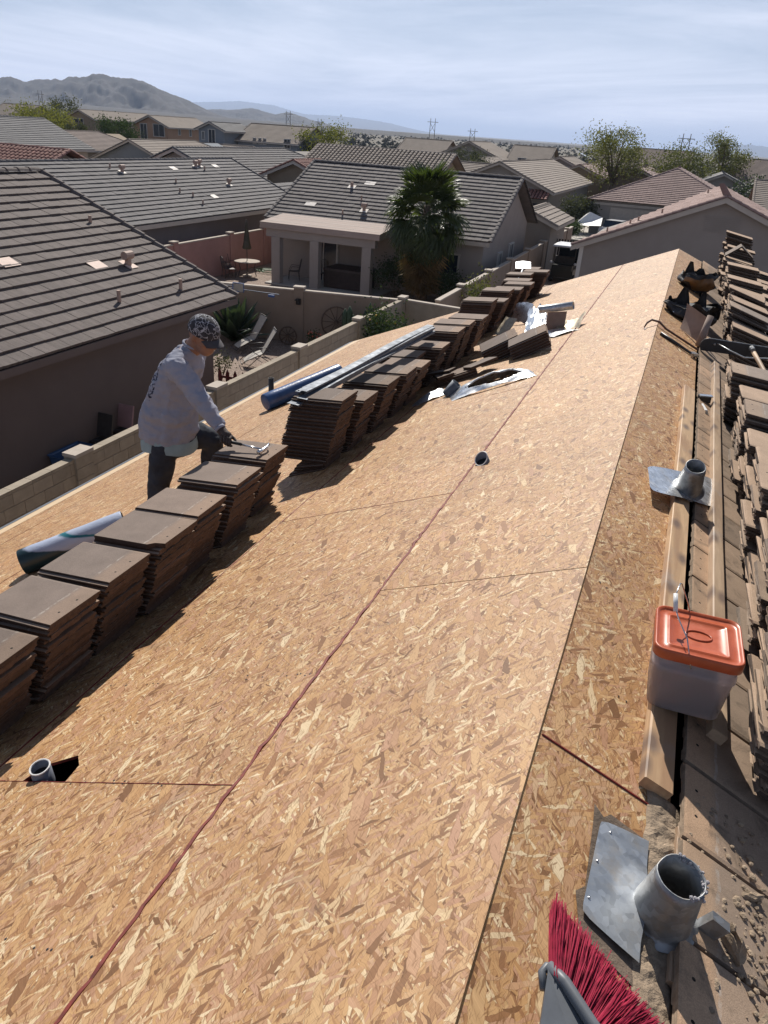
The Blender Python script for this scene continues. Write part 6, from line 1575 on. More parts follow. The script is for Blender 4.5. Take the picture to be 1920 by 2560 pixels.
for k, (y, lab) in enumerate(((13.25, 'folding chair with a faded pink cushion by the left house wall'), (12.55, 'dark folding chair by the left house wall'))):
    t = thing('folding_chair', (-10.95, y, ZG), lab, 'chair')
    mb = MB(); mb.box((-10.95, y, -4.98), (.42, .40, .05)); mb.build('seat', MAT['dark_frame'], t)
    mb = MB(); mb.box((-11.02, y+.18, -4.68), (.42, .05, .52), Matrix.Rotation(-.25, 3, 'X')); mb.build('backrest', MAT['pink_cloth'] if k == 0 else MAT['dark_frame'], t)
    for sx_ in (-1, 1):
        for sy_ in (-1, 1): mb = MB(); mb.tube([(-10.95+sx_*.19, y-sy_*.16, -5.0), (-10.95+sx_*.19, y+sy_*.2, ZG)], .012, 6); mb.build('leg', MAT['dark_frame'], t)
MAT['blue_net'] = simple('blue_pool_tool', (0.05, 0.13, 0.36), .5, .1, 6)
pp = thing('pool_skimmer', (-13.7, 23.4, -3.75), 'long pool pole with a blue skimmer net hung on the cross wall', 'pool pole')
mb = MB(); mb.tube([(-15.2, 23.28, -3.66), (-12.5, 23.62, -3.72)], .016, 8); mb.tube([(-15.2, 23.26, -3.58), (-13.9, 23.45, -3.62)], .014, 8); mb.build('pole', MAT['steel'], pp)
mb = MB(); mb.box((-13.95, 23.38, -3.62), (.36, .03, .28)); mb.build('net', MAT['sling'], pp)
mb = MB(); mb.tube([(-14.15, 23.35, -3.5), (-14.15, 23.35, -3.76), (-13.75, 23.40, -3.76), (-13.75, 23.40, -3.48), (-14.15, 23.35, -3.48)], .02, 6); mb.box((-12.75, 23.52, -3.78), (.22, .06, .08)); mb.build('net_frame', MAT['blue_net'], pp)
# patio table, parasol, chairs
pt_ = thing('patio_table', (-19.98, 34.3, ZG), 'round pale patio table in front of the pink wall', 'table')
mb = MB(); mb.lathe((-19.98, 34.3, ZG+.69), [(.62, 0), (.64, .015), (.62, .035)], 28); mb.build('table_top', MAT['cap_light'], pt_)
for k in range(4):
    a = k*math.pi/2+.5; mb = MB(); mb.tube([(-19.98+math.cos(a)*.42, 34.3+math.sin(a)*.42, ZG+.69), (-19.98+math.cos(a)*.34, 34.3+math.sin(a)*.34, ZG+.35), (-19.98+math.cos(a)*.44, 34.3+math.sin(a)*.44, ZG)], .022, 6); mb.build('leg', MAT['dark_frame'], pt_)
um = thing('closed_parasol', (-19.98, 34.3, ZG), 'closed olive parasol standing through the patio table', 'parasol')
mb = MB(); mb.tube([(-19.98, 34.3, ZG), (-19.98, 34.3, -2.75)], .02, 8); mb.build('pole', MAT['dark_frame'], um)
MAT['olive_cloth'] = simple('olive_brown_canvas', (0.095, 0.085, 0.06), .85, .2, 6, .4, 20)
mb = MB(); rings = []
for q, r_ in ((0, .17), (.06, .19), (.3, .14), (.7, .10), (1.0, .06), (1.25, .035), (1.32, .01)):
    rings.append([Vector((-19.98+math.cos(2*math.pi*k/16)*r_*(1+.18*(k % 2)), 34.3+math.sin(2*math.pi*k/16)*r_*(1+.18*(k % 2)), -4.12+q)) for k in range(16)])
loft(mb, rings, True, True); mb.build('canopy', MAT['olive_cloth'], um, smooth=True)
mb = MB(); mb.lathe((-19.98, 34.3, ZG), [(.24, 0), (.22, .05), (.05, .08), (.04, .2)], 16); mb.build('base', MAT['cap_light'], um)
def iron_chair(c, rz, label):
    t = thing('iron_chair', c, label, 'chair', 'wrought iron patio chairs'); M3 = Matrix.Rotation(rz, 3, 'Z'); c = Vector(c); P = lambda x, y, z: c+M3 @ Vector((x, y, z))
    mb = MB(); mb.grid(lambda u, v: P(-.25+.5*u, -.25+.5*v, .43), 4, 4); mb.build('seat', MAT['dark_frame'], t)
    mb = MB(); mb.tube([P(-.24, .25, .43), P(-.22, .36, .95), P(0, .38, 1.02), P(.22, .36, .95), P(.24, .25, .43)], .015, 6)
    for x in (-.1, 0, .1): mb.tube([P(x, .26, .45), P(x, .37, .98)], .010, 5)
    mb.build('backrest', MAT['dark_frame'], t)
    for s in (-1, 1):
        mb = MB(); mb.tube([P(s*.27, .27, .66), P(s*.28, -.1, .68), P(s*.27, -.22, .44)], .014, 6); mb.build('armrest', MAT['dark_frame'], t)
        for y in (-.22, .24): mb = MB(); mb.tube([P(s*.23, y, .43), P(s*.26, y*1.15, 0)], .014, 6); mb.build('leg', MAT['dark_frame'], t)
iron_chair((-20.75, 33.85, ZG), R(70), 'wrought iron armchair left of the patio table'); iron_chair((-20.45, 33.35, ZG), R(140), 'wrought iron armchair turned to the patio table, nearest the camera')
iron_chair((-17.55, 34.6, ZG+.05), R(-60), 'iron chair with plants behind the left patio column'); iron_chair((-16.3, 35.05, ZG+.05), R(10), 'iron chair in front of the sliding door')
gh = thing('garden_hose', (-19.5, 36.0, ZG), 'coiled green garden hose on the gravel by the patio', 'hose')
mb = MB(); mb.tube([(-19.5+math.cos(k*.45)*(.45+.012*k), 36.0+math.sin(k*.45)*(.30+.01*k), ZG+.02+.002*k) for k in range(46)], .022, 6); mb.build('hose', simple('green_hose', (.10, .22, .10), .5), gh)
wu = thing('white_parasol', (-23.4, 41.0, ZG), 'open white parasol behind the pink wall', 'parasol')
mb = MB()
for k in range(8):
    a0, a1 = 2*math.pi*k/8, 2*math.pi*(k+1)/8
    mb.add([(-23.1, 41, -3.58)]+[(-23.1+math.cos(a)*1.05, 41+math.sin(a)*1.05, -3.98) for a in (a0, a1)], [(0, 1, 2)])
mb.build('canopy', MAT['white_plastic'], wu); mb = MB(); mb.tube([(-23.1, 41, ZG), (-23.1, 41, -3.5)], .02, 6); mb.build('pole', MAT['steel'], wu)

# golf cart, gate, cars
gc = thing('golf_cart', (-6.0, 45, ZG), 'dark golf cart with a pale roof parked at the end of the side wall', 'golf cart')
MAT['cart_body'] = simple('dark_green_cart_paint', (0.012, 0.016, 0.018), .3, .2, 4, spec=.5); MAT['cart_roof'] = simple('pale_cart_roof', (0.62, 0.63, 0.66), .4, .06, 4)
gx, gy = -5.95, 45.0
mb = MB(); loft(mb, [[Vector((gx+x*.60*k, gy+y*1.05*k+dy, ZG+z)) for x, y in ((-1, -1), (1, -1), (1, 1), (-1, 1))] for z, k, dy in ((.28, 1, 0), (.62, 1.0, 0), (.70, .96, 0))], True, True)
mb.box((gx, gy+.85, ZG+.85), (1.05, .35, .35)); mb.box((gx, gy-1.0, ZG+.80), (1.1, .5, .30)); mb.build('body', MAT['cart_body'], gc)
mb = MB(); mb.box((gx, gy-.25, ZG+.85), (1.05, .5, .18)); mb.box((gx, gy-.52, ZG+1.12), (1.05, .12, .45)); mb.build('seat', MAT['leather'], gc)
mb = MB(); loft(mb, [[Vector((gx+x*.66*k, gy-.15+y*.95*k, ZG+z)) for x, y in ((-1, -1), (1, -1), (1, 1), (-1, 1))] for z, k in ((1.86, 1), (1.90, 1.02), (1.95, .97), (1.965, .8))], True, True); mb.build('roof', MAT['cart_roof'], gc)
for sx_ in (-.58, .58):
    for y_, y2 in ((-.95, -.85), (.75, .55)): mb = MB(); mb.tube([(gx+sx_, gy+y_, ZG+.7), (gx+sx_, gy+y2, ZG+1.88)], .02, 6); mb.build('roof_post', MAT['dark_frame'], gc)
    for y_ in (-.75, .80): mb = MB(); mb.lathe((gx+sx_*1.02-.09, gy+y_, ZG+.23), [(.12, -.01), (.22, 0), (.23, .09), (.22, .18), (.12, .19)], 18, (1, 0, 0)); mb.build('wheel', MAT['rubber'], gc)
mb = MB(); mb.add([(gx-.55, gy+.80, ZG+1.0), (gx+.55, gy+.80, ZG+1.0), (gx+.55, gy+.58, ZG+1.85), (gx-.55, gy+.58, ZG+1.85)], [(0, 1, 2, 3)]); mb.build('windscreen', MAT['glass'], gc)
for s in (-1, 1): mb = MB(); mb.ball((gx+s*.66, gy-.9, ZG+1.02), (.24, .10, .14), 8, 6); mb.build('mirror', MAT['cart_roof'], gc)
gt = thing('yard_gate', (-6.3, 49.5, ZG), 'dark slatted gate behind the golf cart', 'gate')
MAT['gate'] = simple('dark_brown_gate', (0.045, 0.036, 0.034), .7, .2, 5)
for k in range(17): mb = MB(); mb.span(-7.35+.17*k, -7.35+.17*k+.105, 49.5, 49.53, ZG+.08, -3.72); mb.build('slat', MAT['gate'], gt)
for z in (-5.1, -3.95): mb = MB(); mb.span(-7.4, -4.45, 49.532, 49.57, z, z+.09); mb.build('rail', MAT['gate'], gt)
def car(c, rz, col, label):
    t = thing('parked_car', c, label, 'car'); M3 = Matrix.Rotation(rz, 3, 'Z'); c = Vector(c); P = lambda x, y, z: c+M3 @ Vector((x, y, z))
    bm2 = simple('car_paint', col, .25, .03, 2, spec=.5); mb = MB()
    side = [(-2.2, .30), (2.2, .30), (2.25, .62), (2.05, .82), (1.1, .92), (-2.1, .95), (-2.28, .7)]
    n = len(side); rings = [[P(x, w, z) for x, z in side] for w in (-.88, -.84, .84, .88)]
    loft(mb, [[P(x*(1 if abs(w) < .86 else .98), w, z) for x, z in side] for w in (-.90, -.86, .86, .90)], True, True); mb.build('body', bm2, t)
    top = [(-1.75, .95), (1.05, .92), (.35, 1.42), (-1.25, 1.45)]; mb = MB(); loft(mb, [[P(x, w, z) for x, z in top] for w in (-.72, .72)], True, True); cb = mb.build('cabin', MAT['glass'], t)
    mb = MB(); mb.add([P(-1.28, -.66, 1.465), P(.36, -.66, 1.44), P(.36, .66, 1.44), P(-1.28, .66, 1.465)], [(0, 1, 2, 3)]); mb.build('car_roof', bm2, t)
    for x in (-1.4, 1.4):
        for y in (-.86, .86): mb = MB(); mb.lathe(P(x, y-.1, .33), [(.2, 0), (.33, .02), (.33, .18), (.2, .2)], 16, M3 @ Vector((0, 1, 0))); mb.build('wheel', MAT['rubber'], t)
    return t
car((-10.3, 68.5, ZG), R(90), (.02, .022, .026), 'dark car parked beyond the side wall, left of the bush')
car((-5.6, 70.0, ZG), R(80), (.60, .60, .62), 'white car showing over the eave of the gable house')
sd_ = thing('canvas_cover', (-8.1, 69.0, ZG), 'white canvas tent roof beyond the dark gate', 'canopy')
mb = MB(); mb.add([(-8.9, 67.8, -4.5), (-6.7, 67.8, -4.35), (-6.9, 70.2, -3.9), (-8.3, 70.2, -3.75), (-7.9, 69.6, -3.5)], [(0, 1, 2, 4), (0, 4, 3), (4, 2, 3)]); mb.build('canvas', MAT['white_plastic'], sd_)
mb = MB()
for x, y, z in ((-8.8, 67.9, -4.5), (-6.8, 67.9, -4.4), (-7.0, 70.1, -3.9), (-8.25, 70.1, -3.8)): mb.tube([(x, y, ZG), (x, y, z)], .03, 6)
mb.build('poles', MAT['steel'], sd_)
shrub('round_bush', (-9.2, 72.5, ZG), 1.5, 2.3, 3500, MAT['grey_leaf'], 'round pale green bush beyond the side wall', leaf=.16, stems=18, seed=31)
shrub('low_bush', (-8.9, 66.2, ZG), .9, 1.1, 1200, MAT['olive_leaf'], 'low dark bush in front of the round bush', leaf=.13, stems=10, seed=32)

# ================================================================== houses farther off
WALLS = {'tan': stucco('tan_house_stucco', (.30, .235, .17)), 'orange': stucco('orange_tan_stucco', (.40, .255, .175)), 'blue': stucco('blue_grey_house_stucco', (.23, .25, .275)),
         'grey': stucco('grey_beige_stucco', (.29, .265, .24)), 'cream': stucco('cream_house_stucco', (.45, .38, .30)), 'brown': stucco('brown_house_stucco', (.235, .185, .15))}
ROOFS = {'grey': MAT['tB'], 'brown': simple('far_brown_tile', (.20, .155, .135), .9, .15, .8), 'tan': simple('far_tan_tile', (.27, .225, .19), .9, .12, .8), 'rose': simple('far_rose_tile', (.285, .20, .18), .9, .12, .8), 'red': MAT['tE'], 'slate': simple('far_slate_tile', (.17, .165, .165), .9, .12, .8)}
def far_house(name, label, x0, x1, y0, y1, ze, axis, wall, roof, hip=(0, 0), over=.45, slope=K, mode='strip', zg=ZG, win=(), cat='house', ex=.343):
    """gable or hip house; x0..y1 are the wall lines; ze = eave height; axis = direction of the ridge"""
    t = thing(name, ((x0+x1)/2, (y0+y1)/2, zg), label, cat); W, Rf = WALLS[wall], ROOFS[roof]
    kw = dict(strips=True) if mode == 'strip' else dict(profile=mode)
    if axis == 'y':
        half = (x1-x0)/2+over; xr = (x0+x1)/2; zr_ = ze+half*slope; a0, a1 = y0-over, y1+over; zw = ze+over*slope-.12
        top = (xr, zr_-.2)
        if hip[0]: pts = [(x1, y0, zg), (x0, y0, zg), (x0, y0, zw), (x1, y0, zw)]
        else: pts = [(x1, y0, zg), (x0, y0, zg), (x0, y0, zw), (xr, y0, top[1]), (x1, y0, zw)]
        wall_mesh(t, pts, (0, y1-y0, 0), W)
        L = math.hypot(half, half*slope); h0, h1 = hip[0]*half, hip[1]*half; W_ = a1-a0
        for sg in (1, -1):
            u = Vector((-sg*half, 0, half*slope)).normalized(); e = Vector((xr+sg*half, a0, ze))
            ins = lambda s, q: h0*(q/L) <= s <= W_-h1*(q/L)
            dk = [e, e+Vector((0, W_, 0)), Vector((xr, a1-h1, zr_)), Vector((xr, a0+h0, zr_))]
            if sg == 1: tiled_plane(t, e, (0, 1, 0), u, W_, L, Rf, inside=ins, deck=dk, ex=ex, tw=.33 if mode != 'barrel' else .30, **kw)
            else: mb = MB(); mb.add(dk, [(0, 1, 2, 3)]); mb.build('back_slope', Rf, t)
        if hip[0]:
            u = Vector((0, half, half*slope)).normalized(); e = Vector((xr-half, a0, ze)); ins2 = lambda s, q: half*(q/L) <= s <= 2*half-half*(q/L)
            tiled_plane(t, e, (1, 0, 0), u, 2*half, L, Rf, inside=ins2, deck=[e, e+Vector((2*half, 0, 0)), Vector((xr, a0+half, zr_))], ex=ex, **kw)
            for sg in (1, -1): cap_run(t, (xr+sg*half, a0, ze), (xr, a0+half, zr_), Rf, every=False, w=.22, name='hip_cap')
        else:
            for sg in (1, -1): cap_run(t, (xr+sg*half, a0, ze), (xr, a0, zr_), Rf, every=False, w=.22, name='rake_cap')
            mb = MB()
            for sg in (1, -1): mb.poly_ext([(xr+sg*half, a0-.02, ze-.02), (xr, a0-.02, zr_-.03), (xr, a0-.02, zr_-.22), (xr+sg*half, a0-.02, ze-.2)], (0, .04, 0))
            mb.build('rake_trim', MAT['trim'], t)
        if hip[1]: mb = MB(); mb.add([(xr+half, a1, ze), (xr-half, a1, ze), (xr, a1-half, zr_)], [(0, 1, 2)]); mb.build('end_slope', Rf, t); cap_run(t, (xr+half, a1, ze), (xr, a1-half, zr_), Rf, every=False, w=.22, name='hip_cap')
        cap_run(t, (xr, a0+h0, zr_), (xr, a1-h1, zr_), Rf, every=False, w=.24)
        mb = MB(); mb.span(xr+half, xr+half+.03, a0, a1, ze-.17, ze-.01); mb.build('fascia', MAT['trim'], t)
    else:
        half = (y1-y0)/2+over; yr = (y0+y1)/2; zr_ = ze+half*slope; a0, a1 = x0-over, x1+over; zw = ze+over*slope-.12
        pts = [(x1, y0, zg), (x1, y1, zg), (x1, y1, zw), (x1, yr, zr_-.2), (x1, y0, zw)] if not hip[1] else [(x1, y0, zg), (x1, y1, zg), (x1, y1, zw), (x1, y0, zw)]
        wall_mesh(t, pts, (x0-x1, 0, 0), W)
        L = math.hypot(half, half*slope); h0, h1 = hip[0]*half, hip[1]*half; W_ = a1-a0
        u = Vector((0, half, half*slope)).normalized(); e = Vector((a0, y0-over, ze)); ins = lambda s, q: h0*(q/L) <= s <= W_-h1*(q/L)
        tiled_plane(t, e, (1, 0, 0), u, W_, L, Rf, inside=ins, deck=[e, e+Vector((W_, 0, 0)), Vector((a1-h1, yr, zr_)), Vector((a0+h0, yr, zr_))], ex=ex, tw=.33 if mode != 'barrel' else .30, **kw)
        mb = MB(); mb.add([(a0+h0, yr, zr_), (a1-h1, yr, zr_), (a1, y1+over, ze), (a0, y1+over, ze)], [(0, 1, 2, 3)]); mb.build('back_slope', Rf, t)
        if hip[1]:
            u = Vector((-half, 0, half*slope)).normalized(); e = Vector((a1, y0-over, ze)); ins2 = lambda s, q: half*(q/L) <= s <= 2*half-half*(q/L)
            tiled_plane(t, e, (0, 1, 0), u, 2*half, L, Rf, inside=ins2, deck=[e, e+Vector((0, 2*half, 0)), Vector((a1-half, yr, zr_))], ex=ex, **kw)
            cap_run(t, (a1, y0-over, ze), (a1-half, yr, zr_), Rf, every=False, w=.22, name='hip_cap')
        else:
            for q in (y0-over, y1+over): cap_run(t, (a1, q, ze), (a1, yr, zr_), Rf, every=False, w=.22, name='rake_cap')
        if hip[0]: cap_run(t, (a0, y0-over, ze), (a0+half, yr, zr_), Rf, every=False, w=.22, name='hip_cap'); mb = MB(); mb.add([(a0, y0-over, ze), (a0+half, yr, zr_), (a0, y1+over, ze)], [(0, 1, 2)]); mb.build('end_slope', Rf, t)
        else: cap_run(t, (a0, y0-over, ze), (a0, yr, zr_), Rf, every=False, w=.22, name='rake_cap')
        cap_run(t, (a0+h0, yr, zr_), (a1-h1, yr, zr_), Rf, every=False, w=.24)
        mb = MB(); mb.span(a0, a1, y0-over-.03, y0-over, ze-.17, ze-.01); mb.build('fascia', MAT['trim'], t)
    for f, q, z, w, h in win:
        c = {'f': (q, y0, z), 'r': (x1, q, z)}[f]; window(t, c, w, h, {'f': (0, -1, 0), 'r': (1, 0, 0)}[f])
    return t
FH = far_house
h16 = FH('hip_roof_house', 'grey house with a rosy hip roof behind the gable house', -8.15, 4.1, 72.5, 86, -2.66, 'y', 'grey', 'rose', (1, 0), mode='flat')
mb = MB(); mb.span(-6.6, -2.2, 72.46, 72.52, ZG, -3.2); mb.build('garage_door', MAT['cap_light'], h16); mb = MB(); mb.span(-8.4, 3.0, 72.40, 72.47, -3.05, -2.85); mb.build('trim_band', MAT['trim'], h16)
h15 = FH('tiled_house', 'grey beige gable house right of the palm with a barrel tiled porch', -21.2, -11.9, 72.0, 98, -2.45, 'y', 'grey', 'tan', (0, 0), mode='strip')
mb = MB(); mb.span(-14.6, -12.4, 71.9, 72.0, -4.9, -3.4); mb.build('porch_window', MAT['glass'], h15)
tiled_plane(h15, (-15.4, 70.4, -2.95), (1, 0, 0), Vector((0, 1.6, .62)), 3.6, 1.75, MAT['tE'], tw=.30, profile='barrel', deck=[(-15.4, 70.4, -2.95), (-11.8, 70.4, -2.95), (-11.8, 72, -2.33), (-15.4, 72, -2.33)])
FH('house_wing', 'small tiled wing behind the right gable of the patio house', -9.9, -7.3, 46.6, 52, -2.75, 'y', 'grey', 'tan', mode='flat')
FH('tiled_house', 'low house with a rosy roof beyond the barrel tiled porch', -17.5, -9.8, 101, 118, -2.5, 'y', 'tan', 'rose')
FH('barrel_tile_house', 'house with a ribbed grey barrel tile roof behind the patio house', -26.2, -16.6, 50.4, 62.2, -2.35, 'x', 'tan', 'tan', mode='barrel')
FH('tiled_house', 'long grey tiled house behind the long grey roof', -36.8, -27.6, 46.5, 66.0, -2.45, 'y', 'grey', 'grey', (0, 1), mode='flat')
h9 = FH('gable_wing', 'tan gable wing with a small white window behind the grey roofs', -27.6, -23.2, 50.2, 56, -1.75, 'y', 'tan', 'red', mode='barrel', win=(('f', -24.7, -2.2, .8, .7),))
FH('tiled_house', 'grey house with a wide smooth tile roof at the far left', -62.0, -52.2, 45, 61.5, -1.72, 'y', 'cream', 'slate', mode='flat', win=(('r', 56.5, -2.9, .9, .9), ('r', 58.9, -2.9, .9, .9)))
FH('tiled_house', 'dark red barrel tiled house corner at the left edge', -40.5, -33.0, 33.5, 40.5, -2.2, 'x', 'brown', 'red', mode='barrel')
FH('tiled_house', 'low brown hip roofed house behind the wide slate roof', -78.5, -70.0, 80, 94, -2.95, 'y', 'tan', 'brown', (0, 1))
FH('tiled_house', 'blue grey gable house with a tan roof left of centre', -58.6, -49.2, 70, 86, -3.05, 'y', 'blue', 'tan', (0, 1))
FH('two_storey_house', 'tan two storey house with a front gable below the hill', -114.5, -108.2, 130, 150, -.1, 'y', 'tan', 'tan', win=(('f', -111.8, -1.0, 2.2, 1.8), ('r', 137, -.9, 1.2, 1.2), ('r', 144, -.9, 1.2, 1.2)))
FH('two_storey_house', 'orange two storey house with a dark bay window', -84.0, -77.8, 110, 122, -.2, 'y', 'orange', 'tan', win=(('f', -79.4, -.7, 2.0, 1.7), ('f', -82.2, -1.0, 1.2, 2.2), ('r', 113, -.7, .6, 1.0), ('r', 116, -.7, .6, 1.3), ('r', 119.5, -.7, .8, 1.0)))
FH('two_storey_house', 'blue grey two storey house with a front gable and tall window', -62.4, -58.6, 95, 102, .08, 'y', 'blue', 'slate', win=(('f', -60.4, -1.0, 1.0, 2.4), ('f', -61.7, -.6, .4, 1.0)))
FH('two_storey_house', 'blue grey two storey main block right of the front gable', -58.4, -49.5, 98, 107, -.85, 'x', 'blue', 'tan', win=(('f', -55.8, -.8, .4, .7), ('f', -55.0, -.8, .4, .7), ('f', -54.3, -.8, .4, .7), ('f', -51, -.9, .9, 1.1)))
FH('garage_wing', 'small tan roofed wing in front of the blue grey house', -60, -53.5, 91, 95, -2.4, 'x', 'blue', 'tan')
FH('two_storey_house', 'slim tan house right of the blue grey block', -49.0, -46.4, 101, 106, -.9, 'y', 'cream', 'cream' if 'cream' in ROOFS else 'tan')
FH('two_storey_house', 'two storey house at the far left below the hills', -121, -113.5, 118, 126, -.3, 'x', 'tan', 'tan')
FH('tiled_house', 'small gabled house under the far left trees', -100, -93, 96, 104, -2.3, 'y', 'tan', 'tan')
FH('two_storey_house', 'grey two storey house with a broad gable above the palm', -36.6, -27.4, 118, 130, -1.28, 'y', 'grey', 'tan', win=(('f', -34.5, -1.6, 1.8, 1.6), ('f', -29.6, -1.6, 1.0, 1.4)))
FH('two_storey_house', 'lower wing left of the broad grey gable', -43.5, -36.8, 120, 128, -1.2, 'x', 'grey', 'tan')
FH('tiled_house', 'brown roofed house left of the broad grey gable', -38.5, -31, 88, 99, -2.5, 'y', 'tan', 'brown')
FH('tiled_house', 'low striped tile roof just above the palm', -25.0, -19.0, 74, 82, -2.6, 'x', 'tan', 'tan')
FH('two_storey_house', 'cream two storey house right of the broad gable', -27.0, -21.5, 122, 132, -1.55, 'x', 'cream', 'tan', win=(('f', -25, -1.5, 1.2, 1.2),))
FH('two_storey_house', 'grey house with a roof skylight right of the cream house', -21.2, -14.5, 112, 124, -1.8, 'y', 'grey', 'tan', win=(('f', -17, -2, 1.4, 1.3),))
FH('tiled_house', 'tan roofed house below the cream house', -28.8, -21.5, 97, 106, -2.4, 'y', 'tan', 'tan')
FH('two_storey_house', 'brown two storey house behind the right hand trees', -10.2, -2.2, 132, 142, -.8, 'x', 'brown', 'brown')
FH('two_storey_house', 'dark roofed house left of the right hand trees', -14.5, -8.6, 126, 134, -1.2, 'x', 'grey', 'brown')
FH('tiled_house', 'grey gable house behind the hip roof, under the right tree', -.6, 5.4, 99, 112, -1.9, 'y', 'grey', 'slate')
FH('tiled_house', 'flat tan roof at the right beyond the gable house', 5.0, 14, 74, 84, -2.6, 'x', 'cream', 'tan')
FH('tiled_house', 'grey barrel tiled house at the right edge', 8.5, 16, 92, 104, -2.2, 'y', 'grey', 'slate')
FH('tiled_house', 'pale gable house at the right edge of the far street', 12.0, 19, 66, 74, -2.7, 'y', 'cream', 'rose')
FH('tiled_house', 'dark brown house at the far right skyline', 4.5, 13, 118, 130, -1.6, 'x', 'brown', 'brown')
FH('tiled_house', 'long shaded roof between the hip roof and the tan roof', -10.3, -3.2, 98, 116, -2.2, 'y', 'brown', 'rose')
plain_wall('street_wall', (-56.5, 66.5), (-43.5, 64.5), -3.6, .15, MAT['tan_stucco'], MAT['cap_light'], [], 'far tan garden wall right of the slate roof')
sl = thing('skylight', (-17.2, 113, -.4), 'shiny skylight on the grey house roof', 'skylight'); mb = MB(); mb.add([(-15.9, 113.0, .55), (-14.3, 113.0, -.1), (-14.3, 114.8, -.1), (-15.9, 114.8, .55)], [(0, 1, 2, 3)]); mb.build('pane', MAT['galv_bright'], sl)

# ================================================================== trees
def tree(name, c, h, r, n, mat, label, seed, leaf=.16, cl=26, low=.35, group='trees among the far houses'):
    rnd = random.Random(seed); t = thing(name, c, label, 'tree', group); c = Vector(c); mb = MB(); cent = []
    top = c+Vector((rnd.gauss(0, .1)*r, 0, h*.45)); mb.tube([c, c+Vector((.05*r, 0, h*.25)), top], [.05*h*.6, .04*h*.6, .028*h*.6], 8)
    for k in range(cl):
        a = k*2.39996+rnd.gauss(0, .3); q = rnd.uniform(.25, 1)**.6; z = h*(low+(1-low)*rnd.random()**.9)
        rr = r*q*math.sqrt(max(.08, 1-((z/h-low)/(1-low)-.4)**2*1.6)); p = c+Vector((math.cos(a)*rr, math.sin(a)*rr, z)); cent.append((p, r*rnd.uniform(.16, .32)))
        if k % 2 == 0: mb.tube([top.lerp(c, .3*rnd.random()), top.lerp(p, .5)+Vector((0, 0, .04*h)), p], [.014*h, .009*h, .003*h], 5)
    mb.build('trunk', MAT['bark'], t, smooth=True); mb = MB()
    for k in range(n):
        q, s_ = rnd.choice(cent); p = q+Vector((rnd.gauss(0, s_), rnd.gauss(0, s_), rnd.gauss(0, s_*.75)))
        d = Vector((rnd.gauss(0, 1), rnd.gauss(0, 1), rnd.gauss(-.2, 1))).normalized(); sd = d.orthogonal().normalized()*leaf*rnd.uniform(.3, .5); L = leaf*rnd.uniform(.7, 1.5)
        mb.add([p, p+d*L*.5+sd, p+d*L, p+d*L*.5-sd], [(0, 1, 2, 3)])
    o = mb.build('crown', mat, t); o['kind'] = 'stuff'
    return t
tree('mesquite_tree', (-9.4, 95, ZG), 8.4, 2.9, 6500, MAT['mesquite'], 'tall airy mesquite above the hip roof, left of the right trees', 1, .17, 30, .45)
tree('mesquite_tree', (-2.9, 110, ZG), 7.0, 3.4, 6000, MAT['mesquite'], 'wide low mesquite in the middle of the right skyline', 2, .2, 30, .4)
tree('mesquite_tree', (2.6, 120, ZG), 8.6, 2.6, 5000, MAT['mesquite'], 'tall mesquite at the right of the skyline', 3, .2, 24, .4)
tree('small_tree', (-23.1, 85, ZG), 5.3, 2.0, 3500, MAT['grey_leaf'], 'pale grey green tree between palm top and far houses', 4, .16, 22, .4)
tree('mesquite_tree', (-46.8, 100, ZG), 6.1, 3.3, 5500, MAT['mesquite'], 'yellow green tree right of the blue grey house', 5, .2, 28, .3)
tree('dark_tree', (-79.8, 100.5, ZG), 6.0, 2.5, 4500, MAT['olive_leaf'], 'dark green round tree left of the orange house', 6, .2, 26, .35)
tree('mesquite_tree', (-101.7, 110, ZG), 6.7, 3.9, 5000, MAT['mesquite'], 'spreading tree at far left in front of the tan house', 7, .24, 28, .35)
tree('mesquite_tree', (-124, 140, ZG), 7.8, 3.8, 3500, MAT['grey_leaf'], 'hazy tree on the far left skyline under the hill', 8, .28, 24, .35)
tree('small_tree', (-84.5, 98, ZG), 4.8, 1.8, 2200, MAT['grey_leaf'], 'brownish thin tree beside the dark round tree', 9, .2, 18, .35)
tree('small_tree', (5.8, 92, ZG), 4.6, 2.4, 3000, MAT['olive_leaf'], 'dark bush below the right hand trees', 10, .2, 20, .2)
hd_ = thing('hedge', (-50.0, 66, ZG), 'clipped green hedge in front of the blue grey gable roof', 'hedge'); mb = MB(); rnd = random.Random(12)
for k in range(3000):
    p = Vector((-52.4+rnd.random()*4.6, 66.0+rnd.random()*1.0, -4.4+rnd.random()**.5*1.55)); d = Vector((rnd.gauss(0, 1), rnd.gauss(0, 1), rnd.gauss(0, 1))).normalized()*.16; s = d.orthogonal().normalized()*.07; mb.add([p, p+d*.5+s, p+d, p+d*.5-s], [(0, 1, 2, 3)])
o = mb.build('foliage', MAT['olive_leaf'], hd_); mb = MB(); mb.span(-52.2, -48.0, 66.2, 66.8, ZG, -3.4); mb.build('stems', MAT['bark'], hd_)

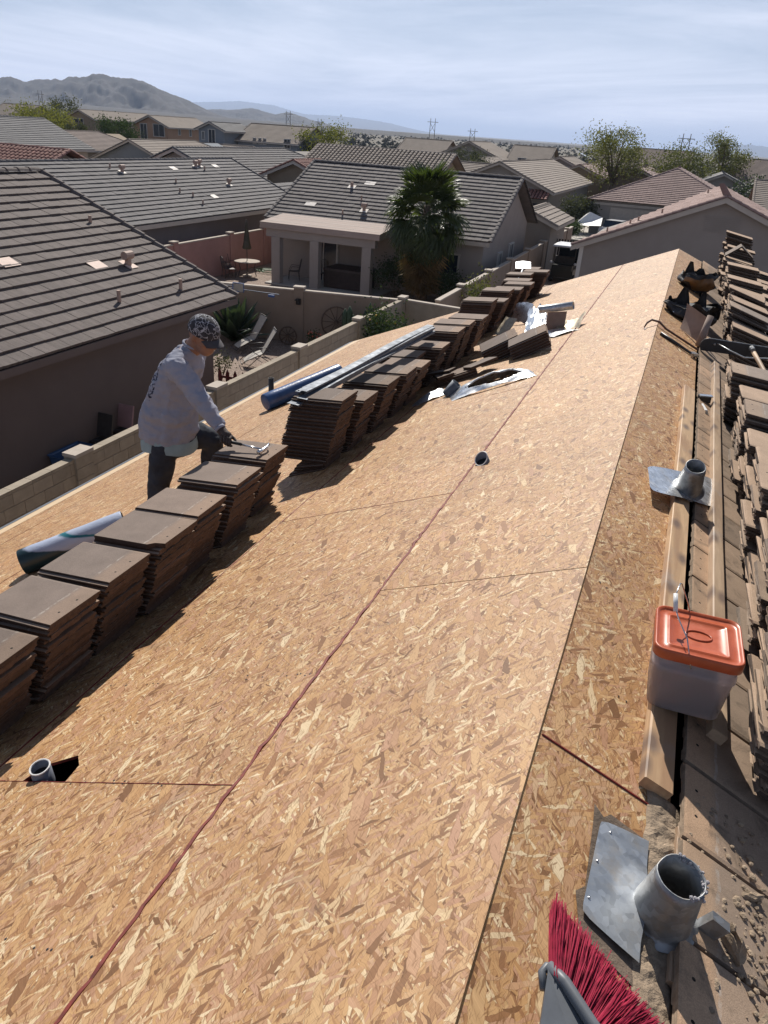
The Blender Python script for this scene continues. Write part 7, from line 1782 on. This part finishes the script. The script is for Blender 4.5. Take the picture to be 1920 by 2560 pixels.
# ================================================================== desert, hills, pylons, haze
mb = MB(); rnd = random.Random(21)
for k in range(9000):
    a = rnd.uniform(R(-12), R(62)); d = 150*(2600/150)**(rnd.random()**.75); x, y = -math.sin(a)*d, math.cos(a)*d
    if y < 128: continue
    s = rnd.uniform(.5, 1.5)*(1+.9*(rnd.random() < .15)); z = ZG-.1
    vs = [(x+math.cos(q*1.2566+k)*s*rnd.uniform(.7, 1.2), y+math.sin(q*1.2566+k)*s*rnd.uniform(.7, 1.2), z+s*rnd.uniform(.25, .5)) for q in range(5)]+[(x+rnd.gauss(0, .2)*s, y, z+s*rnd.uniform(.9, 1.3)), (x, y, z-.2)]
    mb.add(vs, [(q, (q+1) % 5, 5) for q in range(5)]+[((q+1) % 5, q, 6) for q in range(5)])
MAT['scrub'] = simple('desert_scrub', (.065, .060, .040), .95, .45, .05, rnd=False)
tag(mb.build('desert_scrub', MAT['scrub'], origin=(0, 400, ZG)), 'low desert scrub covering the plain beyond the houses', 'scrub', kind='stuff')
m, n, l, b = nt('rocky_hillside'); v = coord(n, l, 'Object')
f = noise_t(n, l, v, .012, 7, .7); c = ramp(n, l, f, [(.35, (.026, .024, .022)), (.6, (.055, .046, .038)), (.75, (.085, .070, .056))])
c = mixc(n, l, ramp(n, l, noise_t(n, l, v, .09, 4, .7), [(.5, (0, 0, 0)), (.7, (.6, .6, .6))]), c, (.055, .058, .038)); l.new(c, b.inputs['Base Color']); b.inputs['Roughness'].default_value = 1; MAT['hill'] = m
def hill(name, crest, y, front, back, label, seed, rough=1.0, nv=44):
    mb = MB(); xs = [p[0] for p in crest]; zs = [p[1] for p in crest]; nu = 260
    def f(u, v):
        x = xs[0]+(xs[-1]-xs[0])*u; z = float(np.interp(x, xs, zs)); k = 1-abs(v-.62)/(.62 if v < .62 else .38)
        yy = y-front+(front+back)*v if v >= .62 or True else y
        yy = y+(v-.62)/.62*front if v < .62 else y+(v-.62)/.38*back
        pr_ = k**1.15; H = z-ZG; e = min(1, 6*min(u, 1-u)+.0)
        nz = noise.fractal(Vector((x/120+seed, yy/120, seed)), .75, 2.2, 7)
        zz_ = ZG-3+(H+3)*pr_*(e if e < 1 else 1)+nz*.17*H*rough*math.sin(math.pi*min(1, k))*1.0+(noise.fractal(Vector((x/30, seed, yy/60)), .7, 2.2, 4)*.045*H*k)
        return Vector((x*(yy/y), yy, zz_))
    mb.grid(f, nu, nv); return tag(mb.build(name, MAT['hill'], origin=(xs[len(xs)//2], y, ZG), smooth=True), kind='structure')
hill('hill', [(-3000, -5), (-2700, 45), (-2399, 72), (-2292, 80), (-2251, 83), (-2218, 79), (-2194, 72), (-2114, 83), (-2056, 85), (-2034, 81), (-1997, 97), (-1956, 94), (-1885, 108), (-1831, 102), (-1761, 97), (-1692, 89), (-1641, 70), (-1590, 59), (-1533, 43), (-1470, 30), (-1380, 12), (-1250, -5)], 2300, 420, 500, '', 1.7, 1.7)
hill('hill', [(-2400, -5), (-2225, 31), (-2143, 38), (-2069, 40), (-1949, 53), (-1832, 32), (-1774, 46), (-1707, 35), (-1661, 22), (-1554, 7), (-1400, -5)], 3400, 420, 500, '', 4.2, 1.4)
hill('bajada', [(-3400, 8), (-2500, 20), (-1900, 18), (-1500, 10), (-1000, 2), (-300, -3), (900, -4.5)], 1900, 1350, 500, '', 3.3, .25)
hill('far_mountain', [(-11500, -5), (-9420, 243), (-8802, 280), (-8286, 317), (-7617, 284), (-6963, 169), (-6249, 174), (-5630, 144), (-5100, 98), (-4000, -5)], 14000, 2500, 2500, '', 7.1, .5)
hill('far_mountain', [(-600, -60), (-28, 20), (189, 80), (408, 130), (572, 150), (747, 140), (1086, 120), (2600, -60)], 14000, 2500, 2500, '', 9.3, .5)
MAT['pole'] = simple('weathered_pole', (.10, .085, .07), .9, .2, 2)
def pylon(x, y, h, w, label):
    t = thing('power_pylon', (x, y, ZG), label, 'pylon', 'wooden power line pylons'); r = .30
    for s in (-1, 1): mb = MB(); mb.tube([(x+s*w/2, y, ZG), (x+s*w/2*.92, y, ZG+h)], [r, r*.7], 6); mb.build('pole', MAT['pole'], t)
    mb = MB(); mb.box((x, y, ZG+h*.84), (w*2.1, .35, .35)); mb.build('crossarm', MAT['pole'], t)
    for s in (-1, 1): mb = MB(); mb.tube([(x-s*w/2, y, ZG+h*.42), (x+s*w/2, y, ZG+h*.80)], r*.5, 5); mb.build('brace', MAT['pole'], t)
pylon(-225, 700, 18.5, 4.6, 'tallest power pylon at centre, above the broad grey gable'); pylon(-189, 700, 12.6, 4.2, 'shorter power pylon right of the tallest one')
pylon(-12.2, 500, 15.5, 4.2, 'power pylon between the right hand trees'); pylon(-364, 700, 17, 4.4, 'power pylon behind the yellow green tree'); pylon(-332, 700, 11.5, 4, 'small power pylon right of the hills'); pylon(-648, 700, 21, 5, 'power pylon at far left under the hill')

hz = MB(); hz.span(-31000, 31000, -3500, 31000, ZG-1.5, 345)
ho = hz.build('haze', [], origin=(0, 0, ZG))
m = bpy.data.materials.new('thin_desert_haze'); m.use_nodes = True; n, l = m.node_tree.nodes, m.node_tree.links
n.remove(n['Principled BSDF']); pv = n.new('ShaderNodeVolumePrincipled'); l.new(pv.outputs[0], n['Material Output'].inputs['Volume'])
pv.inputs['Color'].default_value = (0.58, 0.72, 1.0, 1); pv.inputs['Density'].default_value = 0.00009; pv.inputs['Anisotropy'].default_value = 0.25
ho.data.materials.append(m); tag(ho, kind='stuff')
